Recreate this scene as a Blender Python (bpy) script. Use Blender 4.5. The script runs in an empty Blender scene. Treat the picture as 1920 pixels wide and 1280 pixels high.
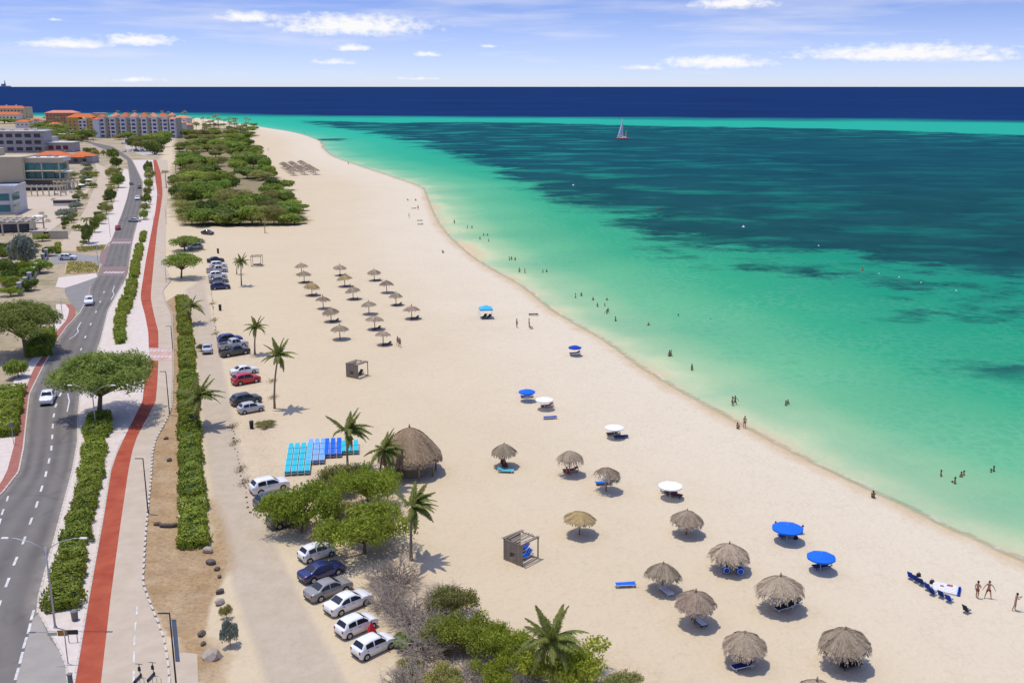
import bpy, bmesh, math, random
import numpy as np
from mathutils import Vector, Matrix
R = math.radians
S = bpy.context.scene
COL = S.collection
random.seed(7); RNG = np.random.default_rng(7)

# ------------------------------------------------------------------ camera
CAM_H = 45.0; FPX = 1875.0; HORIZON = 162.0
PITCH = math.atan((640 - HORIZON) / FPX)
cd = bpy.data.cameras.new('camera'); cam = bpy.data.objects.new('camera', cd); COL.objects.link(cam)
cam.location = (0, 0, CAM_H); cam.rotation_euler = (math.pi / 2 - PITCH, 0, 0)
cd.sensor_fit = 'HORIZONTAL'; cd.sensor_width = 36; cd.lens = 36 * FPX / 1920
cd.clip_start = 0.5; cd.clip_end = 120000
S.camera = cam

# ------------------------------------------------------------------ world
SUN = Vector((-0.19, 0.08, 1.0)).normalized()      # towards the sun
ELEV = math.asin(SUN.z); AZ = math.atan2(SUN.x, SUN.y)
W = bpy.data.worlds.new('World'); S.world = W; W.use_nodes = True
nt = W.node_tree; nt.nodes.clear()
def N(t, **k):
    n = nt.nodes.new(t)
    for a, b in k.items(): setattr(n, a, b)
    return n
def L(a, b): nt.links.new(a, b)
def M(op, a, b=None, c=None, clamp=False):
    n = N('ShaderNodeMath', operation=op); n.use_clamp = clamp
    for i, v in enumerate((a, b, c)):
        if v is None: continue
        if isinstance(v, (int, float)): n.inputs[i].default_value = v
        else: L(v, n.inputs[i])
    return n.outputs[0]
tc = N('ShaderNodeTexCoord'); sep = N('ShaderNodeSeparateXYZ'); L(tc.outputs['Generated'], sep.inputs[0])
X_, Y_, Z_ = sep.outputs
# the blue of the dome comes down close to the horizon, as in the photo
cmb = N('ShaderNodeCombineXYZ'); L(X_, cmb.inputs[0]); L(Y_, cmb.inputs[1])
L(M('MAXIMUM', M('MULTIPLY_ADD', Z_, 4.0, 0.02), 0.015), cmb.inputs[2])
nrm = N('ShaderNodeVectorMath', operation='NORMALIZE'); L(cmb.outputs[0], nrm.inputs[0])
sky = N('ShaderNodeTexSky', sky_type='NISHITA'); sky.sun_disc = False
sky.sun_elevation = ELEV; sky.sun_rotation = AZ % (2 * math.pi); sky.altitude = 50; sky.air_density = 1.0; sky.dust_density = 0.6; sky.ozone_density = 2.0
L(nrm.outputs[0], sky.inputs[0])
az = M('ARCTAN2', X_, Y_); el = M('ARCSINE', Z_)
def dirpx(u, v):
    a = math.atan((u - 960) / FPX); return a, math.atan((640 - v) / FPX) - PITCH
PER = 2 * math.atan(960 / FPX) * 1.02
azw = M('WRAP', az, PER / 2, -PER / 2)
sv = N('ShaderNodeCombineXYZ'); L(M('MULTIPLY', az, 95), sv.inputs[0]); L(M('MULTIPLY', el, 185), sv.inputs[1])
nz = N('ShaderNodeTexNoise'); nz.inputs['Scale'].default_value = 1.0; nz.inputs['Detail'].default_value = 6; nz.inputs['Roughness'].default_value = .62
L(sv.outputs[0], nz.inputs['Vector'])
mask = None
for (u, v, hw, hh, k) in [(288, 82, 66, 12, 1.15), (160, 90, 80, 11, 1.05), (487, 38, 56, 13, 1.05), (675, 53, 125, 21, 1.25), (670, 92, 40, 9, 1.0),
                          (810, 103, 32, 7, .95), (1330, 120, 100, 15, 1.1), (1665, 106, 175, 18, 1.15), (1352, 11, 78, 14, 1.1), (1810, 115, 70, 9, .9),
                          (640, 118, 60, 9, .75), (280, 151, 60, 7, .8), (790, 148, 60, 5, .7), (1200, 128, 60, 8, .75), (920, 87, 30, 6, .7), (142, 48, 16, 4, .8)]:
    a, e = dirpx(u, v)
    da = M('DIVIDE', M('SUBTRACT', azw, a), hw / FPX); de = M('DIVIDE', M('SUBTRACT', el, e), hh / FPX)
    # flat bases: falls off quicker below the middle
    de = M('MULTIPLY', de, M('MULTIPLY_ADD', M('LESS_THAN', de, 0.0), 0.7, 1.0))
    b = M('SUBTRACT', k, M('SQRT', M('ADD', M('MULTIPLY', da, da), M('MULTIPLY', de, de))))
    mask = b if mask is None else M('MAXIMUM', mask, b)
puff = M('MULTIPLY', M('ADD', mask, M('MULTIPLY_ADD', nz.outputs[0], 2.0, -1.0)), 1.25, clamp=True)
# thin veils, stretched sideways, all round the sky
sv2 = N('ShaderNodeCombineXYZ'); L(M('MULTIPLY', az, 6), sv2.inputs[0]); L(M('MULTIPLY', el, 60), sv2.inputs[1])
nz2 = N('ShaderNodeTexNoise'); nz2.inputs['Scale'].default_value = 1.0; nz2.inputs['Detail'].default_value = 5; nz2.inputs['Roughness'].default_value = .55
L(sv2.outputs[0], nz2.inputs['Vector'])
veil = M('MULTIPLY', M('MULTIPLY_ADD', nz2.outputs[0], 2.8, -.9), .78, clamp=True)
elf = M('SUBTRACT', 1.0, M('MULTIPLY', el, 3.0), clamp=True)
veil = M('MULTIPLY', veil, elf)
hz = M('MULTIPLY', M('SUBTRACT', 1.0, M('DIVIDE', el, 0.095), clamp=True), .6)
veil = M('MAXIMUM', veil, hz)
tint = N('ShaderNodeMixRGB', blend_type='MULTIPLY'); tint.inputs[0].default_value = 1; L(sky.outputs[0], tint.inputs[1]); tint.inputs[2].default_value = (1.20, 1.34, 1.88, 1)
m1 = N('ShaderNodeMixRGB'); L(veil, m1.inputs[0]); L(tint.outputs[0], m1.inputs[1]); m1.inputs[2].default_value = (8.2, 8.5, 9.9, 1)
m2 = N('ShaderNodeMixRGB'); L(puff, m2.inputs[0]); L(m1.outputs[0], m2.inputs[1]); m2.inputs[2].default_value = (10.2, 10.2, 10.4, 1)
bg = N('ShaderNodeBackground'); L(m2.outputs[0], bg.inputs[0]); bg.inputs[1].default_value = 0.12
out = N('ShaderNodeOutputWorld'); L(bg.outputs[0], out.inputs[0])
sd = bpy.data.lights.new('sun', 'SUN'); sd.energy = 4.25; sd.angle = R(0.53); sd.color = (1, .935, .80)
so = bpy.data.objects.new('sun', sd); COL.objects.link(so); so.rotation_euler = (-SUN).to_track_quat('-Z', 'Y').to_euler(); so.location = (0, 0, 300)
vs = S.view_settings; vs.view_transform = 'Standard'; vs.look = 'None'; vs.exposure = -0.34; vs.gamma = 1; vs.use_curve_mapping = False
W.cycles.sampling_method = 'MANUAL'; W.cycles.sample_map_resolution = 512
S.cycles.max_bounces = 4; S.cycles.diffuse_bounces = 3; S.cycles.glossy_bounces = 2; S.cycles.transparent_max_bounces = 12; S.cycles.sample_clamp_indirect = 4

# ------------------------------------------------------------------ geometry of the place
SEA_Z = -0.35
_f = (math.cos(PITCH), -math.sin(PITCH)); _u = (math.sin(PITCH), math.cos(PITCH))
def P(u, v, z=0.0):
    """where the line of sight of a spot in the survey photo meets the level z"""
    a = (u - 960) / FPX; b = (640 - v) / FPX
    dy = _f[0] + b * _u[0]; dz = _f[1] + b * _u[1]
    t = (z - CAM_H) / dz
    return (a * t, dy * t)
def mpp(v, z=0.0):
    """metres per photo pixel at that row"""
    b = (640 - v) / FPX; dz = _f[1] + b * _u[1]
    return (z - CAM_H) / dz / FPX
def top_height(vb, vt):
    """height of a thing whose foot is on row vb and head on row vt"""
    y = P(960, vb)[1]; b = (640 - vt) / FPX
    return CAM_H + y * (_f[1] + b * _u[1]) / (_f[0] + b * _u[0])
def lerp(a, b, t): return a + (b - a) * t

# ------------------------------------------------------------------ materials
MATS = {}
def new_mat(name):
    m = bpy.data.materials.new(name); m.use_nodes = True; m.node_tree.nodes.clear(); return m
def mat(name, c, c2=None, scale=2.0, rough=.8, bump=0.0, bscale=None, spec=.3, rnd=0.0, metal=0.0, coat=0.0, detail=5, trans=0.0, alpha=1.0, stretch=None, world=False, attr=False, leafmix=0.0):
    if name in MATS: return MATS[name]
    global nt
    m = new_mat(name); keep = nt; nt = m.node_tree
    p = N('ShaderNodeBsdfPrincipled'); o = N('ShaderNodeOutputMaterial')
    p.inputs['Roughness'].default_value = rough; p.inputs['Specular IOR Level'].default_value = spec; p.inputs['Metallic'].default_value = metal
    p.inputs['Coat Weight'].default_value = coat; p.inputs['Coat Roughness'].default_value = .08
    p.inputs['Alpha'].default_value = alpha; p.inputs['Transmission Weight'].default_value = trans
    if world: vec = N('ShaderNodeNewGeometry').outputs['Position']
    else: vec = N('ShaderNodeTexCoord').outputs['Object']
    if stretch:
        mp = N('ShaderNodeMapping'); mp.inputs['Scale'].default_value = stretch; L(vec, mp.inputs[0]); vec = mp.outputs[0]
    colr = None
    if c2 is not None:
        if attr:
            at = N('ShaderNodeAttribute'); at.attribute_name = 'rnd'; fac = at.outputs['Fac']
        else:
            nz = N('ShaderNodeTexNoise'); nz.inputs['Scale'].default_value = scale; nz.inputs['Detail'].default_value = detail; nz.inputs['Roughness'].default_value = .62
            L(vec, nz.inputs['Vector']); fac = M('MULTIPLY_ADD', nz.outputs[0], 2.0, -.5, clamp=True)
        mx = N('ShaderNodeMixRGB'); L(fac, mx.inputs[0]); mx.inputs[1].default_value = (*c, 1); mx.inputs[2].default_value = (*c2, 1); colr = mx.outputs[0]
    if rnd:
        oi = N('ShaderNodeObjectInfo'); hsv = N('ShaderNodeHueSaturation')
        if colr: L(colr, hsv.inputs['Color'])
        else: hsv.inputs['Color'].default_value = (*c, 1)
        L(M('MULTIPLY_ADD', oi.outputs['Random'], 2 * rnd, 1 - rnd), hsv.inputs['Value'])
        L(M('MULTIPLY_ADD', M('FRACT', M('MULTIPLY', oi.outputs['Random'], 7.3)), rnd * .12, .5 - rnd * .06), hsv.inputs['Hue'])
        colr = hsv.outputs[0]
    if colr: L(colr, p.inputs['Base Color'])
    else: p.inputs['Base Color'].default_value = (*c, 1)
    if bump:
        nb = N('ShaderNodeTexNoise'); nb.inputs['Scale'].default_value = bscale or scale * 3; nb.inputs['Detail'].default_value = 5; L(vec, nb.inputs['Vector'])
        bp = N('ShaderNodeBump'); bp.inputs['Strength'].default_value = .8; bp.inputs['Distance'].default_value = bump; L(nb.outputs[0], bp.inputs['Height']); L(bp.outputs[0], p.inputs['Normal'])
    sh = p.outputs[0]
    if leafmix:
        t = N('ShaderNodeBsdfTranslucent')
        if colr: L(colr, t.inputs[0])
        else: t.inputs[0].default_value = (*c, 1)
        ms = N('ShaderNodeMixShader'); ms.inputs[0].default_value = leafmix; L(sh, ms.inputs[1]); L(t.outputs[0], ms.inputs[2]); sh = ms.outputs[0]
    L(sh, o.inputs[0]); nt = keep; MATS[name] = m; return m

# ------------------------------------------------------------------ object helpers
def link(o): COL.objects.link(o); return o
def tag(o, label=None, cat=None, group=None, kind=None):
    if label: o['label'] = label
    if cat: o['category'] = cat
    if group: o['group'] = group
    if kind: o['kind'] = kind
    return o
def empty(name, loc=(0, 0, 0), rz=0.0, scale=1.0):
    o = bpy.data.objects.new(name, None); link(o); o.empty_display_size = .3
    o.location = loc; o.rotation_euler = (0, 0, rz)
    o.scale = (scale,) * 3 if not hasattr(scale, '__len__') else scale
    return o
def obj(name, me, parent=None, loc=None, rot=None, scale=None):
    o = bpy.data.objects.new(name, me); link(o)
    if parent: o.parent = parent
    if loc is not None: o.location = loc
    if rot is not None: o.rotation_euler = rot
    if scale is not None: o.scale = scale if hasattr(scale, '__len__') else (scale,) * 3
    return o
KIDS = {}
def copy_tree(o, parent=None):
    c = o.copy(); COL.objects.link(c); c.parent = parent
    for ch in o.children: copy_tree(ch, c)
    return c
def arr_mesh(name, verts, faces_n, idx, m, rnd=None, smooth=False):
    """fast mesh from numpy: verts (N,3), all faces with faces_n corners, idx flat"""
    me = bpy.data.meshes.new(name); nv = len(verts); nf = len(idx) // faces_n
    me.vertices.add(nv); me.vertices.foreach_set('co', np.asarray(verts, dtype=np.float32).ravel())
    me.loops.add(len(idx)); me.loops.foreach_set('vertex_index', np.asarray(idx, dtype=np.int32))
    me.polygons.add(nf); me.polygons.foreach_set('loop_start', np.arange(0, len(idx), faces_n, dtype=np.int32))
    me.polygons.foreach_set('use_smooth', np.full(nf, smooth))
    me.update(calc_edges=True)
    if rnd is not None:
        a = me.attributes.new('rnd', 'FLOAT', 'FACE'); a.data.foreach_set('value', np.asarray(rnd, dtype=np.float32))
    if m: me.materials.append(m)
    return me
def grid_idx(nx, ny):
    i = np.arange(nx - 1)[None, :] + np.arange(ny - 1)[:, None] * nx
    return np.stack([i, i + 1, i + 1 + nx, i + nx], -1).ravel()

class MB:
    def __init__(s): s.v = []; s.f = []; s.sm = []
    def add(s, vs, fs, smooth=False):
        b = len(s.v); s.v += [tuple(v) for v in vs]; s.f += [tuple(b + i for i in f) for f in fs]; s.sm += [smooth] * len(fs); return s
    def box(s, c, d, rz=0.0, M4=None):
        x, y, z = d[0] / 2, d[1] / 2, d[2] / 2; vs = []
        for p in [(-x, -y, -z), (x, -y, -z), (x, y, -z), (-x, y, -z), (-x, -y, z), (x, -y, z), (x, y, z), (-x, y, z)]:
            q = Vector(p)
            if M4 is not None: q = M4 @ q
            elif rz: q = Matrix.Rotation(rz, 3, 'Z') @ q
            vs.append((q.x + c[0], q.y + c[1], q.z + c[2]))
        return s.add(vs, [(0, 3, 2, 1), (4, 5, 6, 7), (0, 1, 5, 4), (1, 2, 6, 5), (2, 3, 7, 6), (3, 0, 4, 7)])
    def bbox(s, c, d, b=.02, rz=0.0):
        """box with chamfered upright and top edges"""
        x, y, z = d[0] / 2, d[1] / 2, d[2] / 2; b = min(b, x * .9, y * .9, z * .9)
        def ring(xx, yy, zz): return [(-xx + b, -yy, zz), (xx - b, -yy, zz), (xx, -yy + b, zz), (xx, yy - b, zz), (xx - b, yy, zz), (-xx + b, yy, zz), (-xx, yy - b, zz), (-xx, -yy + b, zz)]
        rs = [ring(x, y, -z), ring(x, y, z - b), ring(x - b, y - b, z)]
        vs = []; Rm = Matrix.Rotation(rz, 3, 'Z')
        for r in rs:
            for p in r:
                q = Rm @ Vector(p); vs.append((q.x + c[0], q.y + c[1], q.z + c[2]))
        fs = [tuple(range(7, -1, -1)), tuple(range(16, 24))]
        for k in range(2):
            for i in range(8):
                j = (i + 1) % 8; fs.append((k * 8 + i, k * 8 + j, k * 8 + 8 + j, k * 8 + 8 + i))
        return s.add(vs, fs)
    def tube(s, pts, rad, n=6, cap=True, smooth=True):
        pts = [Vector(p) for p in pts]
        if not hasattr(rad, '__len__'): rad = [rad] * len(pts)
        vs = []; up = Vector((0, 0, 1)); k = len(pts); pu = None
        for i, p in enumerate(pts):
            d = (pts[min(i + 1, k - 1)] - pts[max(i - 1, 0)]).normalized()
            if pu is None: pu = up.cross(d) if abs(d.z) < .95 else Vector((1, 0, 0)).cross(d)
            u = (pu - d * pu.dot(d)).normalized(); w = d.cross(u); pu = u
            for j in range(n):
                a = 2 * math.pi * j / n; vs.append(p + (u * math.cos(a) + w * math.sin(a)) * rad[i])
        fs = [(i * n + j, i * n + (j + 1) % n, (i + 1) * n + (j + 1) % n, (i + 1) * n + j) for i in range(k - 1) for j in range(n)]
        s.add(vs, fs, smooth)
        if cap:
            b = len(s.v) - len(vs); s.f += [tuple(b + j for j in range(n - 1, -1, -1)), tuple(b + (k - 1) * n + j for j in range(n))]; s.sm += [False, False]
        return s
    def lathe(s, prof, n=16, c=(0, 0, 0), axis='Z', smooth=True):
        vs = []
        for (r, z) in prof:
            for j in range(n):
                a = 2 * math.pi * j / n; q = (r * math.cos(a), r * math.sin(a), z)
                if axis == 'Y': q = (q[0], q[2], q[1])
                vs.append((q[0] + c[0], q[1] + c[1], q[2] + c[2]))
        k = len(prof)
        fs = [(i * n + j, i * n + (j + 1) % n, (i + 1) * n + (j + 1) % n, (i + 1) * n + j) for i in range(k - 1) for j in range(n)]
        if axis == 'Y': fs = [f[::-1] for f in fs]
        return s.add(vs, fs, smooth)
    def prism(s, poly, z0, z1):
        n = len(poly); a = sum(poly[i][0] * poly[(i + 1) % n][1] - poly[(i + 1) % n][0] * poly[i][1] for i in range(n))
        if a < 0: poly = poly[::-1]
        vs = [(x, y, z0) for x, y in poly] + [(x, y, z1) for x, y in poly]
        return s.add(vs, [tuple(range(n - 1, -1, -1)), tuple(range(n, 2 * n))] + [(i, (i + 1) % n, n + (i + 1) % n, n + i) for i in range(n)])
    def mesh(s, name, m):
        me = bpy.data.meshes.new(name); me.from_pydata(s.v, [], s.f); me.polygons.foreach_set('use_smooth', s.sm); me.update()
        if m: me.materials.append(m)
        return me
    def build(s, name, m, parent=None, **k): return obj(name, s.mesh(name, m), parent, **k)

# ------------------------------------------------------------------ polylines in the ground plane
def poly_px(pts, z=0.0): return [P(u, v, z) for u, v in pts]
def dist_polyline(pts, line):
    d = np.full(len(pts), 1e18); side = np.zeros(len(pts))
    for a, b in zip(line[:-1], line[1:]):
        a = np.array(a); b = np.array(b); ab = b - a; t = np.clip(((pts - a) @ ab) / (ab @ ab), 0, 1)
        q = pts - (a + t[:, None] * ab); dd = (q ** 2).sum(1); cr = ab[0] * (pts[:, 1] - a[1]) - ab[1] * (pts[:, 0] - a[0])
        m = dd < d; d[m] = dd[m]; side[m] = np.sign(cr[m])
    return np.sqrt(d), side
def sdf_poly(pts, poly):
    """signed distance, negative inside"""
    d, _ = dist_polyline(pts, list(poly) + [poly[0]]); ins = np.zeros(len(pts), bool); n = len(poly)
    for i in range(n):
        x1, y1 = poly[i]; x2, y2 = poly[(i + 1) % n]
        if y1 == y2: continue
        c = ((y1 > pts[:, 1]) != (y2 > pts[:, 1])) & (pts[:, 0] < (x2 - x1) * (pts[:, 1] - y1) / (y2 - y1) + x1); ins ^= c
    return np.where(ins, -d, d)
def catmull(pts, k=6):
    pts = [np.array(p, float) for p in pts]; out = []; e = [2 * pts[0] - pts[1]] + pts + [2 * pts[-1] - pts[-2]]
    for i in range(1, len(e) - 2):
        p0, p1, p2, p3 = e[i - 1:i + 3]
        for j in range(k):
            t = j / k; out.append(.5 * (2 * p1 + (p2 - p0) * t + (2 * p0 - 5 * p1 + 4 * p2 - p3) * t * t + (3 * p1 - p0 - 3 * p2 + p3) * t ** 3))
    out.append(pts[-1]); return [tuple(p) for p in out]
SHORE_PX = [(1920, 1056), (1815, 1012), (1697, 952), (1590, 902), (1500, 858), (1406, 808), (1294, 746), (1200, 690), (1128, 638), (1032, 582), (973, 535), (892, 488), (836, 439), (812, 402),
            (798, 368), (790, 352), (760, 340), (700, 320), (650, 303), (620, 291), (606, 277), (598, 264), (554, 249), (491, 238.5), (430, 229), (385, 223), (350, 221), (260, 219.5), (120, 219), (0, 219)]
SHORE = [(420, -400), (170, -110), (96, 0)] + poly_px(SHORE_PX, SEA_Z) + [(-2600, 1800), (-9000, 2600)]
SHORE = catmull(SHORE[:3], 3)[:-1] + catmull(SHORE[2:-2], 4) + SHORE[-2:]
LAND = SHORE + [(-9000, -400)]
_SA = np.array(SHORE)
def sea_dist(x, y):
    return -float(-sdf_poly(np.array([[x, y]]), LAND)[0])
def prof(s):
    """bed level as a function of distance seaward (negative = inland)"""
    s = np.asarray(s, float)
    t = np.clip((s + 12) / 12, 0, 1); z = SEA_Z * t * t
    z = np.where(s > 0, SEA_Z - np.minimum(.085 * s, 1.3) - np.clip((s - 40) / 100, 0, 1) * 3, z)
    return z
def gz(x, y): return float(prof(sea_dist(x, y)))
# ------------------------------------------------------------------ ground sheet
def axis(segs):
    o = [segs[0][0]]
    for (a, b, st) in segs:
        n = max(1, int(round((b - a) / st))); o += list(np.linspace(a, b, n + 1)[1:])
    return np.array(o)
gx = axis([(-9000, -1500, 500), (-1500, -700, 60), (-700, -420, 14), (-420, -80, 2.5), (-80, 85, .7), (85, 140, 4), (140, 420, 28)])
gy = axis([(-400, 0, 40), (0, 60, 6), (60, 210, .7), (210, 430, 1.1), (430, 1300, 4.5), (1300, 2300, 25), (2300, 4000, 170)])
GX, GY = np.meshgrid(gx, gy); pts = np.stack([GX.ravel(), GY.ravel()], 1)
sd_ = sdf_poly(pts, LAND)
zz = prof(sd_)
# low hummocks of trampled sand
def hum(x, y): return .035 * np.sin(x * .9 + 2 * np.sin(y * .37)) * np.sin(y * .8 + 1.7 * np.sin(x * .45)) + .03 * np.sin(x * .31 + y * .23)
inl = np.clip((-sd_ - 4) / 10, 0, 1) * np.clip((pts[:, 0] + 40) / 10, 0, 1)
zz = zz + hum(pts[:, 0], pts[:, 1]) * inl * .6
verts = np.column_stack([pts, zz])
LANE_PX = [(366, 540, 34), (376, 585, 36), (388, 650, 42), (399, 715, 48), (409, 780, 54), (420, 850, 62), (436, 920, 72), (458, 1000, 90), (488, 1080, 104), (530, 1180, 120), (580, 1290, 140), (640, 1400, 170)]
lane_c = catmull([P(u, v) for u, v, w in LANE_PX], 3)
lane_w = np.interp(np.linspace(0, len(LANE_PX) - 1, len(lane_c)), range(len(LANE_PX)), [w * mpp(v) / 2 for u, v, w in LANE_PX])
def lane_mask():
    best = np.full(len(pts), -9.0)
    for a, b, w in zip(lane_c[:-1], lane_c[1:], lane_w):
        d, _ = dist_polyline(pts, [a, b]); best = np.maximum(best, np.clip((w - d) / .9 * .5 + .5, 0, 1))
    return best
sel = (pts[:, 0] > -75) & (pts[:, 0] < 30) & (pts[:, 1] > 0) & (pts[:, 1] < 420)
def masked(poly, soft):
    o = np.zeros(len(pts)); q = pts[sel]; o[sel] = np.clip(.5 - sdf_poly(q, poly_px(poly)) / soft, 0, 1); return o
allpts = pts; track = np.zeros(len(pts)); pts = allpts[sel]; track[sel] = lane_mask(); pts = allpts
# turning loop of the car park at the far end of the lane
track = np.maximum(track, masked([(352, 560), (346, 520), (350, 500), (370, 470), (385, 430), (430, 425), (425, 450), (405, 480), (396, 520), (394, 552)], 6) * .8)
dirt = masked([(304, 545), (332, 536), (338, 600), (340, 700), (338, 850), (336, 930), (335, 1010), (370, 1030), (408, 1025), (428, 1060), (415, 1095), (398, 1125), (385, 1180), (345, 1200), (312, 1190), (285, 1140), (267, 1095), (271, 1000), (278, 900), (284, 845), (308, 790), (322, 760), (323, 650), (318, 590)], 1.0)
dirt = np.maximum(dirt, .8 * masked([(384, 930), (405, 930), (432, 1000), (448, 1060), (425, 1080), (390, 1020)], 3.0))
dirt = np.maximum(dirt, .75 * masked([(330, 1180), (400, 1190), (440, 1230), (420, 1290), (340, 1290), (318, 1240)], 3.0))
gravel = masked([(700, 1100), (790, 1090), (900, 1170), (1150, 1230), (1300, 1300), (800, 1300), (740, 1260), (725, 1180)], 7.0) * .8
gravel = np.maximum(gravel, masked([(520, 1000), (560, 890), (700, 860), (760, 960), (800, 1080), (740, 1110), (690, 1080), (600, 1020)], 5.0) * .8)
gravel = np.maximum(gravel, masked([(440, 800), (480, 760), (530, 780), (520, 830), (545, 900), (470, 920), (450, 860)], 5.0) * .6)
gravel = np.maximum(gravel, masked([(396, 560), (430, 560), (500, 690), (510, 780), (440, 790), (412, 660)], 5.0) * .4)
# everything inland of the promenade is drier, browner earth; so is the land far to the left
west = np.clip((-3 - pts[:, 0] - pts[:, 1] * .335) / 9, 0, 1) * (pts[:, 1] > 40)
west = np.maximum(west, np.clip((pts[:, 1] - 1350) / 200, 0, 1) * (pts[:, 0] < -520))
scrub = np.zeros(len(pts)); s2 = (pts[:, 1] > 290) & (pts[:, 1] < 1250) & (pts[:, 0] < 0) & (pts[:, 0] > -700)
scrub[s2] = np.clip(.5 - sdf_poly(pts[s2], poly_px([(340, 250), (400, 238), (445, 244), (472, 266), (484, 296), (506, 322), (532, 345), (552, 392), (566, 420), (480, 424), (345, 424), (325, 392), (322, 360), (326, 330), (332, 300), (328, 268)])) / 14, 0, 1)
me = arr_mesh('beach_ground', verts, 4, grid_idx(len(gx), len(gy)), None, smooth=True)
for nm, a in (('sea', sd_), ('track', track), ('dirt', dirt), ('west', west), ('gravel', gravel), ('scrub', scrub)):
    at = me.attributes.new(nm, 'FLOAT', 'POINT'); at.data.foreach_set('value', a.astype(np.float32))
def attr(n): a = N('ShaderNodeAttribute'); a.attribute_name = n; return a.outputs['Fac']
def noise(vec, sc, det=5, rough=.6):
    n = N('ShaderNodeTexNoise'); n.inputs['Scale'].default_value = sc; n.inputs['Detail'].default_value = det; n.inputs['Roughness'].default_value = rough; L(vec, n.inputs['Vector']); return n.outputs[0]
def mixc(f, a, b):
    m = N('ShaderNodeMixRGB')
    if isinstance(f, float): m.inputs[0].default_value = f
    else: L(f, m.inputs[0])
    for i, c in ((1, a), (2, b)):
        if isinstance(c, tuple): m.inputs[i].default_value = (*c, 1)
        else: L(c, m.inputs[i])
    return m.outputs[0]
def edge(a, n, k=.5, sharp=3.0): return M('MULTIPLY_ADD', M('SUBTRACT', M('ADD', a, M('MULTIPLY_ADD', n, 2 * k, -k)), .5), sharp, .5, clamp=True)
gm = new_mat('sand_and_earth'); nt = gm.node_tree
pos = N('ShaderNodeNewGeometry').outputs['Position']
n1 = noise(pos, .045, 6); n2 = noise(pos, .5, 6, .7); n3 = noise(pos, 2.6, 5, .7)
sand = mixc(M('MULTIPLY_ADD', n1, 2.2, -.6, clamp=True), (.555, .465, .315), (.60, .51, .365))
sand = mixc(M('MULTIPLY', M('MULTIPLY_ADD', n2, 3.0, -1.15, clamp=True), .30), sand, (.58, .46, .34))
sand = mixc(M('MULTIPLY', M('MULTIPLY_ADD', n3, 4.0, -2.1, clamp=True), .25), sand, (.50, .40, .30))
sea_a = attr('sea')
inland = M('MULTIPLY_ADD', sea_a, -1 / 30.0, -.6, clamp=True)
sand = mixc(M('MULTIPLY', inland, .55), sand, (.54, .435, .275))
dry = M('MULTIPLY', M('MULTIPLY_ADD', sea_a, 1 / 26.0, 1.15, clamp=True), .65)
sand = mixc(dry, sand, (.625, .56, .43))
sand = mixc(M('MULTIPLY', M('MULTIPLY_ADD', noise(pos, .9, 7, .75), 5.0, -2.65, clamp=True), .36), sand, (.45, .355, .25))  # darker mottling painted into the sand colour, in place of shading on its relief
iso = M('SUBTRACT', 1.0, M('MULTIPLY', M('ABSOLUTE', M('SUBTRACT', noise(pos, .055, 6, .62), .5)), 60.0), clamp=True)
iso2 = M('SUBTRACT', 1.0, M('MULTIPLY', M('ABSOLUTE', M('SUBTRACT', noise(pos, .13, 6, .62), .46)), 45.0), clamp=True)
trail = M('MULTIPLY', M('MAXIMUM', iso, iso2), M('MULTIPLY_ADD', n3, 6.0, -2.6, clamp=True))
sand = mixc(M('MULTIPLY', trail, .2), sand, (.36, .28, .19))
wetn = M('ADD', sea_a, M('ADD', M('MULTIPLY_ADD', n2, 3.0, -1.5), M('MULTIPLY_ADD', noise(pos, .09, 3), 5.0, -2.6)))
wet = M('MULTIPLY', M('MULTIPLY_ADD', wetn, .36, .98, clamp=True), M('MULTIPLY_ADD', sea_a, -.2, 1.3, clamp=True))
sand = mixc(M('MULTIPLY', wet, .8), sand, (.52, .375, .21))
west_c = mixc(M('MULTIPLY_ADD', n2, 2.4, -.7, clamp=True), (.33, .26, .165), (.46, .38, .27))
west_c = mixc(M('MULTIPLY', M('MULTIPLY_ADD', noise(pos, .07, 6, .65), 5.0, -2.35, clamp=True), .7), west_c, mixc(n2, (.10, .115, .035), (.22, .20, .085)))
colr = mixc(edge(attr('west'), n2, .3, 2), sand, west_c)
pav = mixc(M('MULTIPLY_ADD', n2, 2.0, -.5, clamp=True), (.38, .31, .225), (.49, .41, .31))
colr = mixc(M('MULTIPLY', edge(attr('track'), n2, .35, 2.5), .88), colr, pav)
grv = mixc(M('MULTIPLY_ADD', n3, 4.0, -1.5, clamp=True), (.60, .47, .33), (.27, .19, .12))
colr = mixc(M('MULTIPLY', edge(attr('gravel'), n2, .7, 1.6), .5), colr, grv)
colr = mixc(M('MULTIPLY', edge(attr('scrub'), noise(pos, .12, 5), .55, 2.5), .85), colr, mixc(n2, (.13, .11, .05), (.34, .27, .16)))
drt = mixc(M('MULTIPLY_ADD', n2, 2.6, -.8, clamp=True), (.26, .165, .08), (.43, .29, .15))
colr = mixc(M('MULTIPLY', edge(attr('scrub'), noise(pos, .12, 5), .55, 2.5), .85), colr, mixc(n2, (.13, .11, .05), (.34, .27, .16)))
drt = mixc(M('MULTIPLY', M('MULTIPLY_ADD', noise(pos, .22, 5), 3.0, -1.2, clamp=True), .5), drt, (.50, .40, .27))
drt = mixc(M('MULTIPLY', M('MULTIPLY_ADD', n3, 5.0, -2.4, clamp=True), .55), drt, (.14, .10, .055))
colr = mixc(edge(attr('dirt'), n2, .45, 2.5), colr, drt)
p = N('ShaderNodeBsdfPrincipled'); p.inputs['Specular IOR Level'].default_value = .15; L(colr, p.inputs['Base Color'])
L(M('MULTIPLY_ADD', wet, -.35, .92), p.inputs['Roughness'])
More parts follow.
